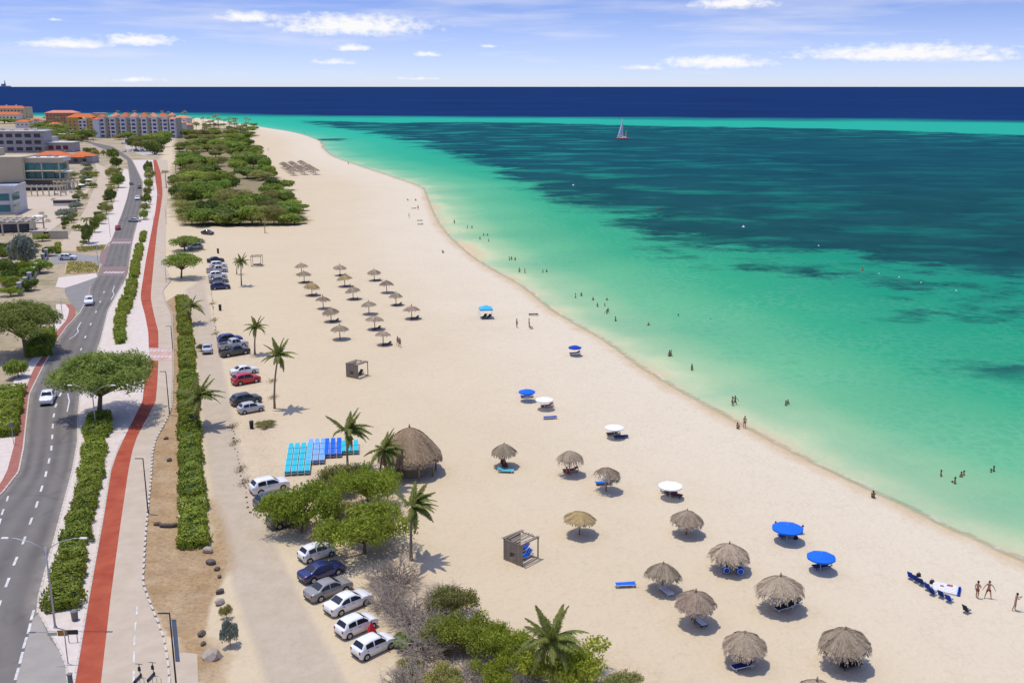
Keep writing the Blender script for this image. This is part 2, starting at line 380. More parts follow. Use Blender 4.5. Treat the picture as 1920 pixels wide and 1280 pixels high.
vor = N('ShaderNodeTexVoronoi'); vor.inputs['Scale'].default_value = 1.5; vor.feature = 'F1'; L(pos, vor.inputs['Vector'])
hgt = M('ADD', M('MULTIPLY', vor.outputs['Distance'], .55), M('ADD', M('MULTIPLY', n3, .8), M('MULTIPLY', n2, 1.0)))
bp = N('ShaderNodeBump'); bp.inputs['Distance'].default_value = .16; bp.inputs['Strength'].default_value = .75; L(hgt, bp.inputs['Height']); L(bp.outputs[0], p.inputs['Normal'])
o_ = N('ShaderNodeOutputMaterial'); L(p.outputs[0], o_.inputs[0]); me.materials.append(gm)
ground = tag(obj('beach_ground', me), 'pale trampled sand beach running on inland as dry earth', 'beach', kind='structure')

# ------------------------------------------------------------------ sea
rad = np.concatenate([np.linspace(40, 500, 160), np.geomspace(503, 2200, 110), np.geomspace(2260, 90000, 40)])
ang = np.concatenate([np.linspace(-75, -32, 40)[:-1], np.linspace(-32, 34, 200), np.linspace(34, 120, 50)[1:]])
RA, AN = np.meshgrid(rad, np.radians(ang)); sx = (RA * np.sin(AN)).ravel(); sy = (RA * np.cos(AN)).ravel(); sp = np.stack([sx, sy], 1)
sdist = sdf_poly(sp, LAND)
REEF_PX = [(560, 226), (700, 230), (900, 229), (1050, 231), (1200, 236), (1500, 240), (1700, 246), (1920, 254), (2300, 268), (2900, 300), (3300, 420), (2900, 640), (2300, 575), (1920, 528), (1760, 512), (1660, 492), (1560, 476), (1470, 478), (1380, 472), (1290, 455),
           (1215, 440), (1180, 412), (1095, 385), (1010, 358), (930, 322), (870, 295), (780, 268), (690, 248), (610, 236)]
reef = -sdf_poly(sp, poly_px(REEF_PX, SEA_Z))
EDGE_PX = [(-900, 212), (300, 214), (450, 217), (800, 219), (1200, 221.5), (1600, 225), (1920, 229), (2600, 236)]
ED = poly_px(EDGE_PX, SEA_Z); ED = [(-9000, ED[0][1] + 900)] + ED + [(6000, ED[-1][1] - 300)]
dd, ss = dist_polyline(sp, ED); deep = dd * ss
for (u, v, hw, hh) in [(1535, 517, 34, 9), (1425, 502, 28, 5), (1765, 536, 75, 6), (1880, 535, 60, 6), (1905, 700, 60, 12), (1700, 470, 90, 8), (1820, 590, 60, 6), (1640, 560, 40, 5), (620, 262, 30, 2), (1240, 476, 16, 3)]:
    x_, y_ = P(u, v, SEA_Z); ax_ = hw * mpp(v); ay_ = abs(P(u, v - hh)[1] - P(u, v + hh)[1]) / 2
    reef = np.maximum(reef, (1 - np.hypot((sx - x_) / ax_, (sy - y_) / ay_)) * min(ax_, ay_))
keep = sdist > -14
nr = len(rad); idx = grid_idx(nr, len(ang)).reshape(-1, 4)[:, ::-1]
idx = idx[keep[idx].any(1)]
used = np.unique(idx); remap = np.full(len(sp), -1); remap[used] = np.arange(len(used))
sme = arr_mesh('sea', np.column_stack([sp, np.full(len(sp), SEA_Z)])[used], 4, remap[idx].ravel(), None, smooth=True)
for nm, a in (('shore', sdist), ('reef', reef), ('deep', deep)):
    at = sme.attributes.new(nm, 'FLOAT', 'POINT'); at.data.foreach_set('value', a[used].astype(np.float32))
wm = new_mat('sea_water'); nt = wm.node_tree
pos = N('ShaderNodeNewGeometry').outputs['Position']
def ramp(f, stops):
    r = N('ShaderNodeValToRGB'); e = r.color_ramp.elements
    while len(e) < len(stops): e.new(.5)
    for i, (t, c) in enumerate(stops): e[i].position = t; e[i].color = (*c, 1)
    L(f, r.inputs[0]); return r.outputs[0]
na = noise(pos, .03, 5, .55); nb = noise(pos, .011, 5, .6); nc = noise(pos, .35, 4, .6)
shn = M('ADD', attr('shore'), M('MULTIPLY_ADD', na, 14, -7.0))
c = ramp(M('MULTIPLY', shn, 1 / 260.0, clamp=True), [(0, (.55, .44, .27)), (.012, (.47, .51, .31)), (.03, (.30, .45, .255)), (.08, (.125, .385, .20)), (.17, (.034, .305, .158)), (.30, (.012, .245, .14)), (.5, (.007, .18, .13)), (1, (.005, .15, .14))])
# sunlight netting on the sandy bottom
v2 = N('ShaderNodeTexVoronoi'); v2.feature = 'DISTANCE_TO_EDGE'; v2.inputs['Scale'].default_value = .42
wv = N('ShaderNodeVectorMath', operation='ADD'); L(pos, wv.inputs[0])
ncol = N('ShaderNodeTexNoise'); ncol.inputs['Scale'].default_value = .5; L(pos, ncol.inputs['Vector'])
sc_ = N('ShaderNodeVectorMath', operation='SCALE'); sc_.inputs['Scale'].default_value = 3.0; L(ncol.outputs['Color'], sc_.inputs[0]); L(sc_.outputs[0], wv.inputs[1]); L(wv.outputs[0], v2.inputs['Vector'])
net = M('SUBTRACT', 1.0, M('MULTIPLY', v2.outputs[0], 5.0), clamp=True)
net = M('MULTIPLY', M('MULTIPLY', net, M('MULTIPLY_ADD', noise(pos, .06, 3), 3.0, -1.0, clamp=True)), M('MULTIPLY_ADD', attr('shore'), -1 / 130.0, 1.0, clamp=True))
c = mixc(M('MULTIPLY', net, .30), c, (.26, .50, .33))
c = mixc(M('MULTIPLY', M('MULTIPLY_ADD', na, 4.0, -1.7, clamp=True), .22), c, (.024, .22, .15))
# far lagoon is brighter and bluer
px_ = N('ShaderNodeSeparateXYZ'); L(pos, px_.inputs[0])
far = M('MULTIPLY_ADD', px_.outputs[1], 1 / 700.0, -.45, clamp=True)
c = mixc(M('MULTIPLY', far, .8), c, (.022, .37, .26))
# seagrass and reef patches: long across the swell
st = N('ShaderNodeMapping'); st.inputs['Scale'].default_value = (.7, 1.0, 1); L(pos, st.inputs[0])
ng = noise(st.outputs[0], .034, 8, .74); ng2 = noise(st.outputs[0], .009, 4, .6)
rf = M('MULTIPLY', attr('reef'), 1 / 26.0); rf = M('MINIMUM', M('MAXIMUM', rf, -1.4), 1.4)
gf = M('ADD', M('MULTIPLY', rf, .66), M('ADD', M('MULTIPLY_ADD', ng, 3.6, -1.8), M('MULTIPLY_ADD', ng2, .8, -.4)))
grass = M('MULTIPLY_ADD', gf, 2.6, .45, clamp=True)
grass = M('MULTIPLY', grass, M('MULTIPLY_ADD', attr('reef'), 1 / 30.0, 1.0, clamp=True))
# sandy holes in the seagrass, most of them towards the beach side
st3 = N('ShaderNodeMapping'); st3.inputs['Scale'].default_value = (.55, 1.0, 1); st3.inputs['Rotation'].default_value = (0, 0, .12); L(pos, st3.inputs[0])
hole = M('MULTIPLY_ADD', noise(st3.outputs[0], .035, 6, .62), 6.0, -3.0, clamp=True)
hole = M('MULTIPLY', hole, M('MULTIPLY_ADD', attr('reef'), -1 / 300.0, 1.15, clamp=True))
grass = M('MULTIPLY', grass, M('SUBTRACT', 1.0, M('MULTIPLY', hole, .62)))
gnear = mixc(M('MULTIPLY_ADD', noise(pos, .03, 6, .7), 3.0, -1.0, clamp=True), (.005, .040, .050), (.010, .068, .078))
gfar = mixc(M('MULTIPLY_ADD', noise(st.outputs[0], .012, 6, .7), 3.0, -1.0, clamp=True), (.004, .038, .066), (.007, .066, .092))
gcol = mixc(M('MULTIPLY_ADD', px_.outputs[1], 1 / 300.0, -1.1, clamp=True), gnear, gfar)
c = mixc(M('MULTIPLY', grass, .95), c, gcol)
# stray weed patches nearer the shore
w = M('MULTIPLY_ADD', noise(st.outputs[0], .022, 4, .5), 9.0, -6.05, clamp=True)
w = M('MULTIPLY', w, M('MULTIPLY', attr('shore'), 1 / 60.0, clamp=True)); w = M('MULTIPLY', w, M('MULTIPLY_ADD', px_.outputs[0], 1 / 40.0, -.6, clamp=True))
c = mixc(M('MULTIPLY', w, .6), c, (.008, .13, .13))
# drop-off into deep blue
dn = M('ADD', attr('deep'), M('MULTIPLY_ADD', noise(st.outputs[0], .004, 5, .6), 300, -150))
dp = M('MULTIPLY_ADD', dn, 1 / 170.0, .5, clamp=True)
navy = mixc(M('MULTIPLY_ADD', noise(pos, .002, 5, .6), 2.4, -.7, clamp=True), (.005, .020, .085), (.006, .032, .115))
c = mixc(dp, c, navy)
fo = M('SUBTRACT', 1.0, M('ABSOLUTE', M('MULTIPLY_ADD', M('ADD', attr('shore'), M('MULTIPLY_ADD', noise(pos, .12, 3), 3.0, -1.5)), 1.6, -1.2)), clamp=True)
fo = M('MULTIPLY', fo, M('MULTIPLY_ADD', noise(pos, 1.1, 5, .7), 4.0, -1.7, clamp=True))
c = mixc(M('MULTIPLY', fo, .65), c, (.74, .74, .70))
p = N('ShaderNodeBsdfDiffuse'); L(c, p.inputs['Color']); gl_ = N('ShaderNodeBsdfGlossy'); gl_.inputs['Roughness'].default_value = .3
h = M('ADD', M('MULTIPLY', nc, 1.0), M('MULTIPLY', noise(pos, 1.3, 3, .6), .35))
bp = N('ShaderNodeBump'); bp.inputs['Distance'].default_value = .5; bp.inputs['Strength'].default_value = .5; L(h, bp.inputs['Height']); L(bp.outputs[0], p.inputs['Normal']); L(bp.outputs[0], gl_.inputs['Normal'])
mg = N('ShaderNodeMixShader'); mg.inputs[0].default_value = .018; L(p.outputs[0], mg.inputs[1]); L(gl_.outputs[0], mg.inputs[2])
tr = N('ShaderNodeBsdfTransparent'); tr.inputs[0].default_value = (.97, .99, .95, 1); ms = N('ShaderNodeMixShader')
al = M('MULTIPLY', M('ADD', attr('shore'), M('MULTIPLY_ADD', nc, 1.6, -.8)), 1 / 1.3, clamp=True); al = M('MAXIMUM', M('POWER', al, .8), M('MULTIPLY', fo, .6))
L(al, ms.inputs[0]); L(tr.outputs[0], ms.inputs[1]); L(mg.outputs[0], ms.inputs[2])
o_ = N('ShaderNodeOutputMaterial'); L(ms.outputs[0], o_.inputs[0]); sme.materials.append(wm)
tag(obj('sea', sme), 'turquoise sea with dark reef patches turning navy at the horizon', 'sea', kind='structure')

# ------------------------------------------------------------------ paved sheets: road, paths, medians
def strip_mesh(left, right, z, skirt=.0):
    """sheet between two polylines with equal point counts, with sides down to the ground"""
    n = len(left); mb = MB()
    vs = [(x, y, z) for x, y in left] + [(x, y, z) for x, y in right]
    mb.add(vs, [(i, n + i, n + i + 1, i + 1) for i in range(n - 1)])
    if skirt:
        for row, flip in ((left, 0), (right, 1)):
            vs = [(x, y, z) for x, y in row] + [(x, y, z - skirt) for x, y in row]
            mb.add(vs, [((i, i + 1, n + i + 1, n + i) if not flip else (i + 1, i, n + i, n + i + 1)) for i in range(n - 1)])
    return mb
def resample(line, n):
    a = np.array(line, float); d = np.r_[0, np.cumsum(np.hypot(*np.diff(a, axis=0).T))]; t = np.linspace(0, d[-1], n)
    return list(zip(np.interp(t, d, a[:, 0]), np.interp(t, d, a[:, 1])))
def edge_at(tab, vlist, z=0.0):
    vs = [t[1] for t in tab]; us = [t[0] for t in tab]; o = np.argsort(vs)
    return [P(float(np.interp(v, np.array(vs)[o], np.array(us)[o])), v, z) for v in vlist]
asphalt = mat('asphalt', (.105, .10, .098), (.17, .16, .155), .35, .9, .004, 9, .2, world=True, stretch=(1, .12, 1))
asphalt_pale = mat('asphalt_pale', (.27, .25, .22), (.34, .31, .27), .6, .9, .004, 9, .2, world=True)
white_gravel = mat('white_gravel', (.64, .565, .50), (.51, .445, .385), 1.2, .95, .03, 6, .1, world=True)
conc = mat('promenade_concrete', (.41, .335, .25), (.50, .42, .32), .5, .9, .006, 5, .15, world=True)
redp = mat('red_path_paint', (.27, .045, .022), (.41, .10, .05), .4, .85, .006, 8, .2, world=True)
brickp = mat('brick_paving', (.27, .10, .075), (.36, .155, .12), 1.5, .9, .01, 7, .15, world=True)
kerbm = mat('kerb_stone', (.58, .53, .46), (.46, .42, .36), 1.0, .85, .004, 5, .2, world=True)
paint = mat('road_paint', (.74, .73, .70), (.36, .35, .33), 1.3, .7, world=True)
VR = sorted(set(list(range(300, 460, 8)) + list(range(460, 1330, 10))))
ROAD_L = [(238, 300), (243, 330), (243, 345), (236, 372), (228, 400), (207, 454), (188, 504), (183, 517), (170, 535), (166, 560), (150, 588), (127, 612), (110, 636), (80, 691), (56, 740), (51, 782), (45, 841), (36, 885), (5, 925), (-40, 960), (-130, 1050), (-260, 1200), (-420, 1400)]
ROAD_R = [(247, 300), (256, 318), (267, 341), (267, 372), (264, 392), (256, 420), (247, 454), (238, 515), (230, 532), (202, 582), (188, 640), (165, 700), (149, 745), (145, 790), (145, 828), (136, 880), (103, 1005), (85, 1070), (72, 1120), (70, 1146), (91, 1183), (112, 1220), (124, 1250), (128, 1290), (130, 1400)]
def road_sheet():
    l = edge_at(ROAD_L, VR); r = edge_at(ROAD_R, VR)
    far = [((150, 262), (212, 275)), ((175, 272), (222, 281)), ((200, 282), (232, 288)), ((225, 292), (242, 295))]
    l = [P(*a) for a, b in far] + l; r = [P(*b) for a, b in far] + r
    n = len(l); K = 13; vs = []; lat = []
    for (p, q) in zip(l, r):
        for j in range(K): vs.append((lerp(p[0], q[0], j / (K - 1)), lerp(p[1], q[1], j / (K - 1)), .03)); lat.append(j / (K - 1))
    me = arr_mesh('road', np.array(vs), 4, np.array([(i * K + j, i * K + j + 1, (i + 1) * K + j + 1, (i + 1) * K + j) for i in range(n - 1) for j in range(K - 1)])[:, ::-1].ravel(), road_mat())
    at = me.attributes.new('lat', 'FLOAT', 'POINT'); at.data.foreach_set('value', np.array(lat, dtype=np.float32)); return obj('road', me)
def road_mat():
    global nt
    m = new_mat('worn_asphalt'); keep = nt; nt = m.node_tree; pos = N('ShaderNodeNewGeometry').outputs['Position']; la = attr('lat')
    tr = M('MULTIPLY_ADD', M('COSINE', M('MULTIPLY', la, 4 * 2 * math.pi)), -.5, .5); tr = M('MULTIPLY', tr, M('MULTIPLY_ADD', noise(pos, .09, 4), 2.2, -.5, clamp=True))
    c = mixc(noise(pos, .7, 6, .7), (.14, .128, .116), (.185, .17, .155)); c = mixc(M('MULTIPLY', tr, .55), c, (.072, .067, .063)); c = mixc(M('MULTIPLY', M('MULTIPLY_ADD', noise(pos, .25, 5), 3, -1.5, clamp=True), .4), c, (.22, .20, .175))
    vc = N('ShaderNodeTexVoronoi'); vc.feature = 'DISTANCE_TO_EDGE'; vc.inputs['Scale'].default_value = .16; wq = N('ShaderNodeVectorMath', operation='ADD'); L(pos, wq.inputs[0]); nq = N('ShaderNodeTexNoise'); nq.inputs['Scale'].default_value = .6; L(pos, nq.inputs['Vector']); L(nq.outputs['Color'], wq.inputs[1]); L(wq.outputs[0], vc.inputs['Vector'])
    crk = M('MULTIPLY', M('SUBTRACT', 1.0, M('MULTIPLY', vc.outputs[0], 18.0), clamp=True), M('MULTIPLY_ADD', noise(pos, .05, 3), 5.0, -2.5, clamp=True)); c = mixc(M('MULTIPLY', crk, .6), c, (.05, .047, .045))
    edg = M('MULTIPLY', M('SUBTRACT', 1.0, M('MULTIPLY', M('MINIMUM', la, M('SUBTRACT', 1.0, la)), 9.0), clamp=True), M('MULTIPLY_ADD', noise(pos, .4, 5, .7), 3.0, -1.0, clamp=True)); c = mixc(M('MULTIPLY', edg, .55), c, (.36, .31, .25))
    p = N('ShaderNodeBsdfPrincipled'); L(c, p.inputs['Base Color']); p.inputs['Roughness'].default_value = .9; p.inputs['Specular IOR Level'].default_value = .2; o = N('ShaderNodeOutputMaterial'); L(p.outputs[0], o.inputs[0]); nt = keep; return m
road = tag(road_sheet(), 'grey asphalt coast road curving away past the resort', 'road', kind='structure')
side = MB(); side.add([(*P(u, v), .036) for u, v in [(95, 1200), (112, 1220), (124, 1250), (128, 1290), (130, 1400), (-60, 1400), (28, 1290), (62, 1160), (72, 1150)]], [tuple(range(9))[::-1]])
side.build('turning_lane', asphalt_pale, road)
br = MB(); br.add([(*P(u, v), .034) for u, v in [(188, 480), (188, 503), (150, 497), (95, 494), (95, 474), (140, 476)]], [tuple(range(6))])
tag(br.build('side_road', mat('side_asphalt', (.22, .21, .205), (.29, .28, .27), .5, .9, world=True)), 'short side road joining the coast road by the garden wall', 'road', kind='structure')
bay = MB(); bay.add([(*P(u, v), .038) for u, v in [(184, 519), (168, 538), (164, 562), (148, 587), (133, 568), (122, 550), (121, 540), (150, 531)]], [tuple(range(8))])
bay.build('bus_bay', mat('bay_asphalt', (.19, .18, .17), (.24, .23, .215), .5, .9, world=True), road)
# brick crossings on the road
for nm, q in (('brick_apron', [(209, 447), (249, 447), (247, 459), (205, 459)]), ('brick_apron', [(192, 500), (240, 500), (238, 517), (184, 517)]), ('brick_apron', [(190, 466), (204, 462), (196, 498), (186, 492)])):
    b_ = MB(); b_.add([(*P(u, v), .042) for u, v in q], [(3, 2, 1, 0)]); b_.build(nm, mat('faded_brick', (.20, .135, .125), (.25, .18, .165), 1, .9, world=True), road)
# median of white gravel between road and red path, then red path, then promenade
RED_L = [(287, 299), (290, 326), (295, 362), (292, 392), (285, 428), (274, 485), (264, 549), (264, 562), (272, 591), (278, 622), (279, 650), (280, 676), (271, 718), (267, 752), (234, 818), (221, 845), (209, 880), (194, 974), (169, 1114), (141, 1280), (120, 1400)]
RED_R = [(293, 299), (302, 326), (305, 362), (302, 385), (295, 428), (289, 485), (283, 549), (283, 562), (289, 591), (297, 622), (297, 650), (297, 676), (295, 718), (292, 752), (257, 818), (248, 845), (241, 880), (227, 974), (208, 1114), (189, 1280), (174, 1400)]
PROM_R = [(312, 290), (318, 340), (313, 380), (310, 440), (310, 505), (323, 516), (316, 530), (303, 545), (308, 565), (321, 587), (323, 650), (323, 700), (321, 760), (312, 785), (290, 825), (284, 851), (281, 900), (275, 960), (271, 1005), (266, 1095), (283, 1140), (306, 1199), (314, 1250), (316, 1290), (318, 1400)]
mid_l = edge_at([(u + 1.5, v) for u, v in ROAD_R], VR, .12); mid_r = edge_at(RED_L, VR, .12)
med = tag(strip_mesh(mid_l, mid_r, .12, .12).build('median_strip', white_gravel), 'white gravel median between the road and the red path', 'median', kind='structure')
pv = [v for v in VR]
pl = edge_at(RED_L, pv, .1); pr = edge_at(PROM_R, pv, .1)
prom = tag(strip_mesh(pl, pr, .10, .1).build('promenade', conc), 'beige concrete promenade beside the red cycle path', 'promenade', kind='structure')
mb = strip_mesh(edge_at(RED_L, pv, .106), edge_at(RED_R, pv, .106), .106)
tag(mb.build('cycle_path', redp), 'brick red cycle path winding beside the promenade', 'path', kind='structure')
cp = P(300, 663); x0, y0 = P(262, 651); x1, y1 = P(324, 676)
b_ = MB(); b_.add([(*P(u, v, .11), .112) for u, v in [(277, 652), (323, 652), (323, 676), (270, 676)]], [(3, 2, 1, 0)])
cross = b_.build('path_crossing', mat('crossing_brick', (.42, .235, .19), (.55, .40, .33), .8, .9, world=True), prom)
for k in range(6):
    for r_, vv in enumerate((657, 668)):
        q = P(283 + k * 7.2, vv, .12); MB().box((*q, .118), (.42, 1.0, .008)).build('crossing_block', paint, prom)
VL = [v for v in VR if v > 525 and v <= 930] + [935]
BR_L = [(120, 566), (131, 582), (124, 600), (100, 628), (92, 650), (63, 691), (36, 757), (30, 799), (27, 832), (14, 880), (4, 900), (-14, 925), (-20, 935)]
VL2 = [v for v in VL if v >= 570]
br_r = edge_at([(u - 2, v) for u, v in [(134, 566), (146, 585), (127, 612), (110, 636), (80, 691), (56, 740), (51, 782), (45, 841), (36, 885), (5, 925), (-6, 935)]], VL2, .1)
bp_ = tag(strip_mesh(edge_at(BR_L, VL2, .1), br_r, .10, .1).build('brick_pavement', brickp), 'dark red brick pavement along the left side of the road', 'pavement', kind='structure')
gl = [(105, 566), (105, 600), (85, 650), (40, 691), (0, 757), (-20, 832), (-60, 935)]
tag(strip_mesh(edge_at(gl, VL2, .09), edge_at(BR_L, VL2, .09), .09, .09).build('gravel_verge', white_gravel), 'white gravel verge beside the dark red brick pavement', 'verge', kind='structure')
# upper left verge and the traffic islands
def slab(name, px, z, m, label, cat):
    mb = MB().prism([P(u, v, z) for u, v in px], 0, z); return tag(mb.build(name, m), label, cat, kind='structure')
slab('gravel_verge', [(228, 402), (238, 372), (244, 345), (240, 318), (232, 316), (224, 350), (208, 395), (180, 430), (155, 462), (200, 458), (208, 452)], .1, white_gravel, 'white gravel verge left of the road by the dry palms', 'verge')
slab('gravel_verge', [(183, 519), (150, 531), (121, 540), (104, 538), (110, 520), (180, 512)], .1, white_gravel, 'white gravel corner below the lower planted island', 'verge')
slab('service_track', [(178, 305), (205, 318), (203, 345), (176, 420), (150, 462), (140, 470), (96, 470), (130, 440), (160, 392), (178, 350), (185, 330)], .02, mat('track_dust', (.42, .335, .24), (.52, .43, .325), .4, .95, world=True), 'sandy service track running beside the garden hedge', 'track')
slab('terrace', [(22, 380), (60, 360), (125, 352), (160, 345), (170, 352), (150, 378), (118, 415), (95, 432), (60, 436), (40, 400)], .05, mat('terrace_paving', (.46, .38, .28), (.52, .44, .34), .3, .9, world=True), 'pale paved terrace in front of the cream building', 'terrace')
slab('car_park', [(232, 262), (300, 258), (312, 268), (296, 292), (270, 292), (236, 280)], .03, mat('carpark', (.40, .35, .31), (.48, .42, .37), .1, .9, world=True), 'grey car park below the white resort', 'car park')
slab('entrance_pad', [(316, 1228), (345, 1222), (370, 1225), (372, 1290), (316, 1290)], .05, conc, 'small concrete pad beside the promenade at the near lamp', 'pad')
# kerb stones, one by one
stone = MB().bbox((0, 0, .07), (.95, .2, .16), .025).mesh('kerb_stone', kerbm)
def kerb_run(line, parent, step=1.05, z=0.0, lim=300, off=0.0, jit=0.0, sc=1.0):
    a = np.array(line); d = np.r_[0, np.cumsum(np.hypot(*np.diff(a, axis=0).T))]; k = 0; t = step / 2
    while t < d[-1] and k < lim:
        x, y = np.interp(t, d, a[:, 0]), np.interp(t, d, a[:, 1]); x2, y2 = np.interp(t + .1, d, a[:, 0]), np.interp(t + .1, d, a[:, 1])
        h = math.atan2(y2 - y, x2 - x)
        obj('kerb_stone', stone, parent, (x - math.sin(h) * off, y + math.cos(h) * off, z), (0, 0, h + random.uniform(-jit, jit)), (sc * step / 1.05, 1.0, 1)); t += step; k += 1
kerb_run(edge_at([(u - 1, v) for u, v in ROAD_L], [v for v in range(930, 560, -6)]), bp_, 1.05)
kerb_run(edge_at([(u + 1, v) for u, v in ROAD_R], [v for v in range(1320, 530, -6)]), med, 1.05)
kerb_run(edge_at([(u + 2, v) for u, v in PROM_R], [v for v in range(1320, 520, -6)]), prom, 1.25, .03, 300, 0, .15, .75)
kerb_run(edge_at([(u - 1.5, v) for u, v in RED_L if v > 800], [v for v in range(1320, 820, -6)]), med, 1.05, .02)
# painted lane marks, one by one
def dash(pa, pb, ln, w, parent, name='lane_dash', z=.044):
    a = P(*pa); b = P(*pb); h = math.atan2(b[1] - a[1], b[0] - a[0])
    MB().box((0, 0, 0), (ln, w, .006)).build(name, paint, parent, loc=(a[0], a[1], z), rot=(0, 0, h))
CL = [(14, 1092), (29, 1052), (45, 1013), (58, 977), (69, 946), (78, 916), (86, 889), (92, 864), (96.5, 840), (98, 819), (99, 799), (101, 779), (105, 760), (113, 740), (122, 720), (132, 700), (143, 678), (152, 655), (160, 632), (170, 608), (180, 585), (188, 566), (195, 548), (201, 532)]
for a, b in zip(CL[:-1], CL[1:]): dash(a, b, 1.9, .24, road)
for a, b in zip([(-18, 1180), (-2, 1135)], [(-2, 1135), (14, 1092)]): dash(a, b, 1.9, .24, road)
TL = [(32, 1263), (40, 1233), (47, 1205), (55, 1178), (61, 1153), (66, 1135)]
for a, b in zip(TL[:-1], TL[1:]): dash(a, b, 1.8, .22, road)
for (a, b) in [((0, 978), (5, 960)), ((5, 960), (14, 935)), ((14, 935), (20, 915))]: dash(a, b, 1.6, .2, road)
PL_ = [(251, 1270), (251.5, 1233), (252.5, 1202), (254, 1177), (257, 1146), (259, 1108)]
for a, b in zip(PL_[:-1], PL_[1:]): dash(a, b, 1.6, .16, prom, 'path_dash', .116)
for v, ua, ub in ((455, 209, 246), (511, 195, 233)):
    for k in range(6): q = P(lerp(ua + 3, ub - 3, k / 5), v); MB().box((*q, .052), (.55, 2.2, .008)).build('crossing_block', paint, road)
for line in ([(215, 536), (211, 546), (214, 552), (208, 562)], [(152, 604), (145, 616), (147, 622), (140, 630), (130, 636)], [(127, 738), (130, 752), (126, 772)]):
    for a, b in zip(line[:-1], line[1:]):
        A = P(*a); B = P(*b); dash(((a[0] + b[0]) / 2, (a[1] + b[1]) / 2), b, math.dist(A, B), .16, road, 'zigzag_line', .047)
# stray edge line
EL = edge_at([(u + 5, v) for u, v in ROAD_L if v < 900], list(range(890, 640, -10)))
# ================================================================== vegetation
ORD = ['first', 'second', 'third', 'fourth', 'fifth', 'sixth', 'seventh', 'eighth', 'ninth', 'tenth', 'eleventh', 'twelfth', 'thirteenth', 'fourteenth', 'fifteenth', 'sixteenth', 'seventeenth', 'eighteenth', 'nineteenth', 'twentieth']
ORD += ['twenty-' + o for o in ORD[:9]] + ['thirtieth'] + ['thirty-' + o for o in ORD[:9]]
bark = mat('bark', (.16, .12, .085), (.24, .19, .14), 4, .95, .01, 14, .1)
palm_bark = mat('palm_bark', (.20, .155, .11), (.29, .235, .175), 5, .95, .012, 9, .1)
twig = mat('dry_twig', (.25, .205, .165), (.42, .36, .30), 2, .95, spec=.1)
LEAF = {}
def leaf(name, c, c2, rnd=.16): LEAF[name] = mat('leaf_' + name, c, c2, rough=.6, spec=.25, rnd=rnd, attr=True, leafmix=.35); return LEAF[name]
leaf('bright', (.16, .22, .02), (.39, .43, .05)); leaf('mid', (0.158, 0.251, 0.037), (0.396, 0.475, 0.079), .26); leaf('dark', (0.115, 0.176, 0.041), (0.27, 0.324, 0.068), .26); leaf('olive', (0.204, 0.216, 0.054), (0.432, 0.408, 0.12), .24); leaf('lime', (.22, .28, .018), (.42, .45, .05)); leaf('hedge', (.135, .195, .02), (.37, .41, .05)); leaf('palm', (0.095, 0.135, 0.024), (0.27, 0.284, 0.068)); leaf('palm_dry', (.19, .13, .05), (.30, .23, .11)); leaf('grey', (0.221, 0.26, 0.195), (0.377, 0.416, 0.325)); leaf('yellow', (.30, .20, .02), (.42, .32, .05)); leaf('feather', (0.142, 0.209, 0.038), (0.323, 0.38, 0.076))
def quads(name, c, u, v, m, rnd=None):
    """N rhombic leaves: centres c, half-axes u and v"""
    n = len(c); vs = np.stack([c - u, c - v, c + u, c + v], 1).reshape(-1, 3)
    return arr_mesh(name, vs, 4, np.arange(4 * n), m, RNG.random(n) if rnd is None else rnd)
def unit(a): return a / np.maximum(np.linalg.norm(a, axis=1, keepdims=True), 1e-6)
def leaf_cloud(name, c, nrm, size, m, asp=.5, jit=.8, flat=0.0):
    """leaves at c, roughly facing nrm"""
    n = len(c); nr = unit(nrm + RNG.normal(0, jit, (n, 3))); t = RNG.normal(0, 1, (n, 3)); t[:, 2] *= (1 - flat)
    t = unit(t - nr * (t * nr).sum(1, keepdims=True)); b = np.cross(nr, t); s = size * RNG.uniform(.6, 1.35, (n, 1))
    # clumps share a tone so that sprays of foliage read light or dark
    k = np.floor(c / (size * 4)); r = np.abs(np.sin(k @ np.array([12.99, 78.23, 37.72])) * 43758.5) % 1
    return quads(name, c, t * s, b * s * asp, m, np.clip(.55 * r + .45 * RNG.random(n), 0, 1))
def lobes_points(lobes, n, shell=.55, under=.25):
    """points spread through a set of ellipsoids (cx,cy,cz,rx,ry,rz), thinner below"""
    vol = np.array([l[3] * l[4] * l[5] for l in lobes]) ** .67; cnt = (vol / vol.sum() * n).astype(int); C = []; Nn = []
    for l, k in zip(lobes, cnt):
        d = unit(RNG.normal(0, 1, (k, 3))); low = d[:, 2] < -.1; flip = low & (RNG.random(k) > under); d[flip, 2] *= -1
        r = shell + (1 - shell) * RNG.random((k, 1)) ** .6
        r *= 1 + .22 * np.sin(d[:, :1] * 7 + l[0]) * np.sin(d[:, 1:2] * 6 + l[1])
        C.append(np.array(l[:3]) + d * r * np.array(l[3:])); Nn.append(d / np.array(l[3:]))
    return np.concatenate(C), unit(np.concatenate(Nn))
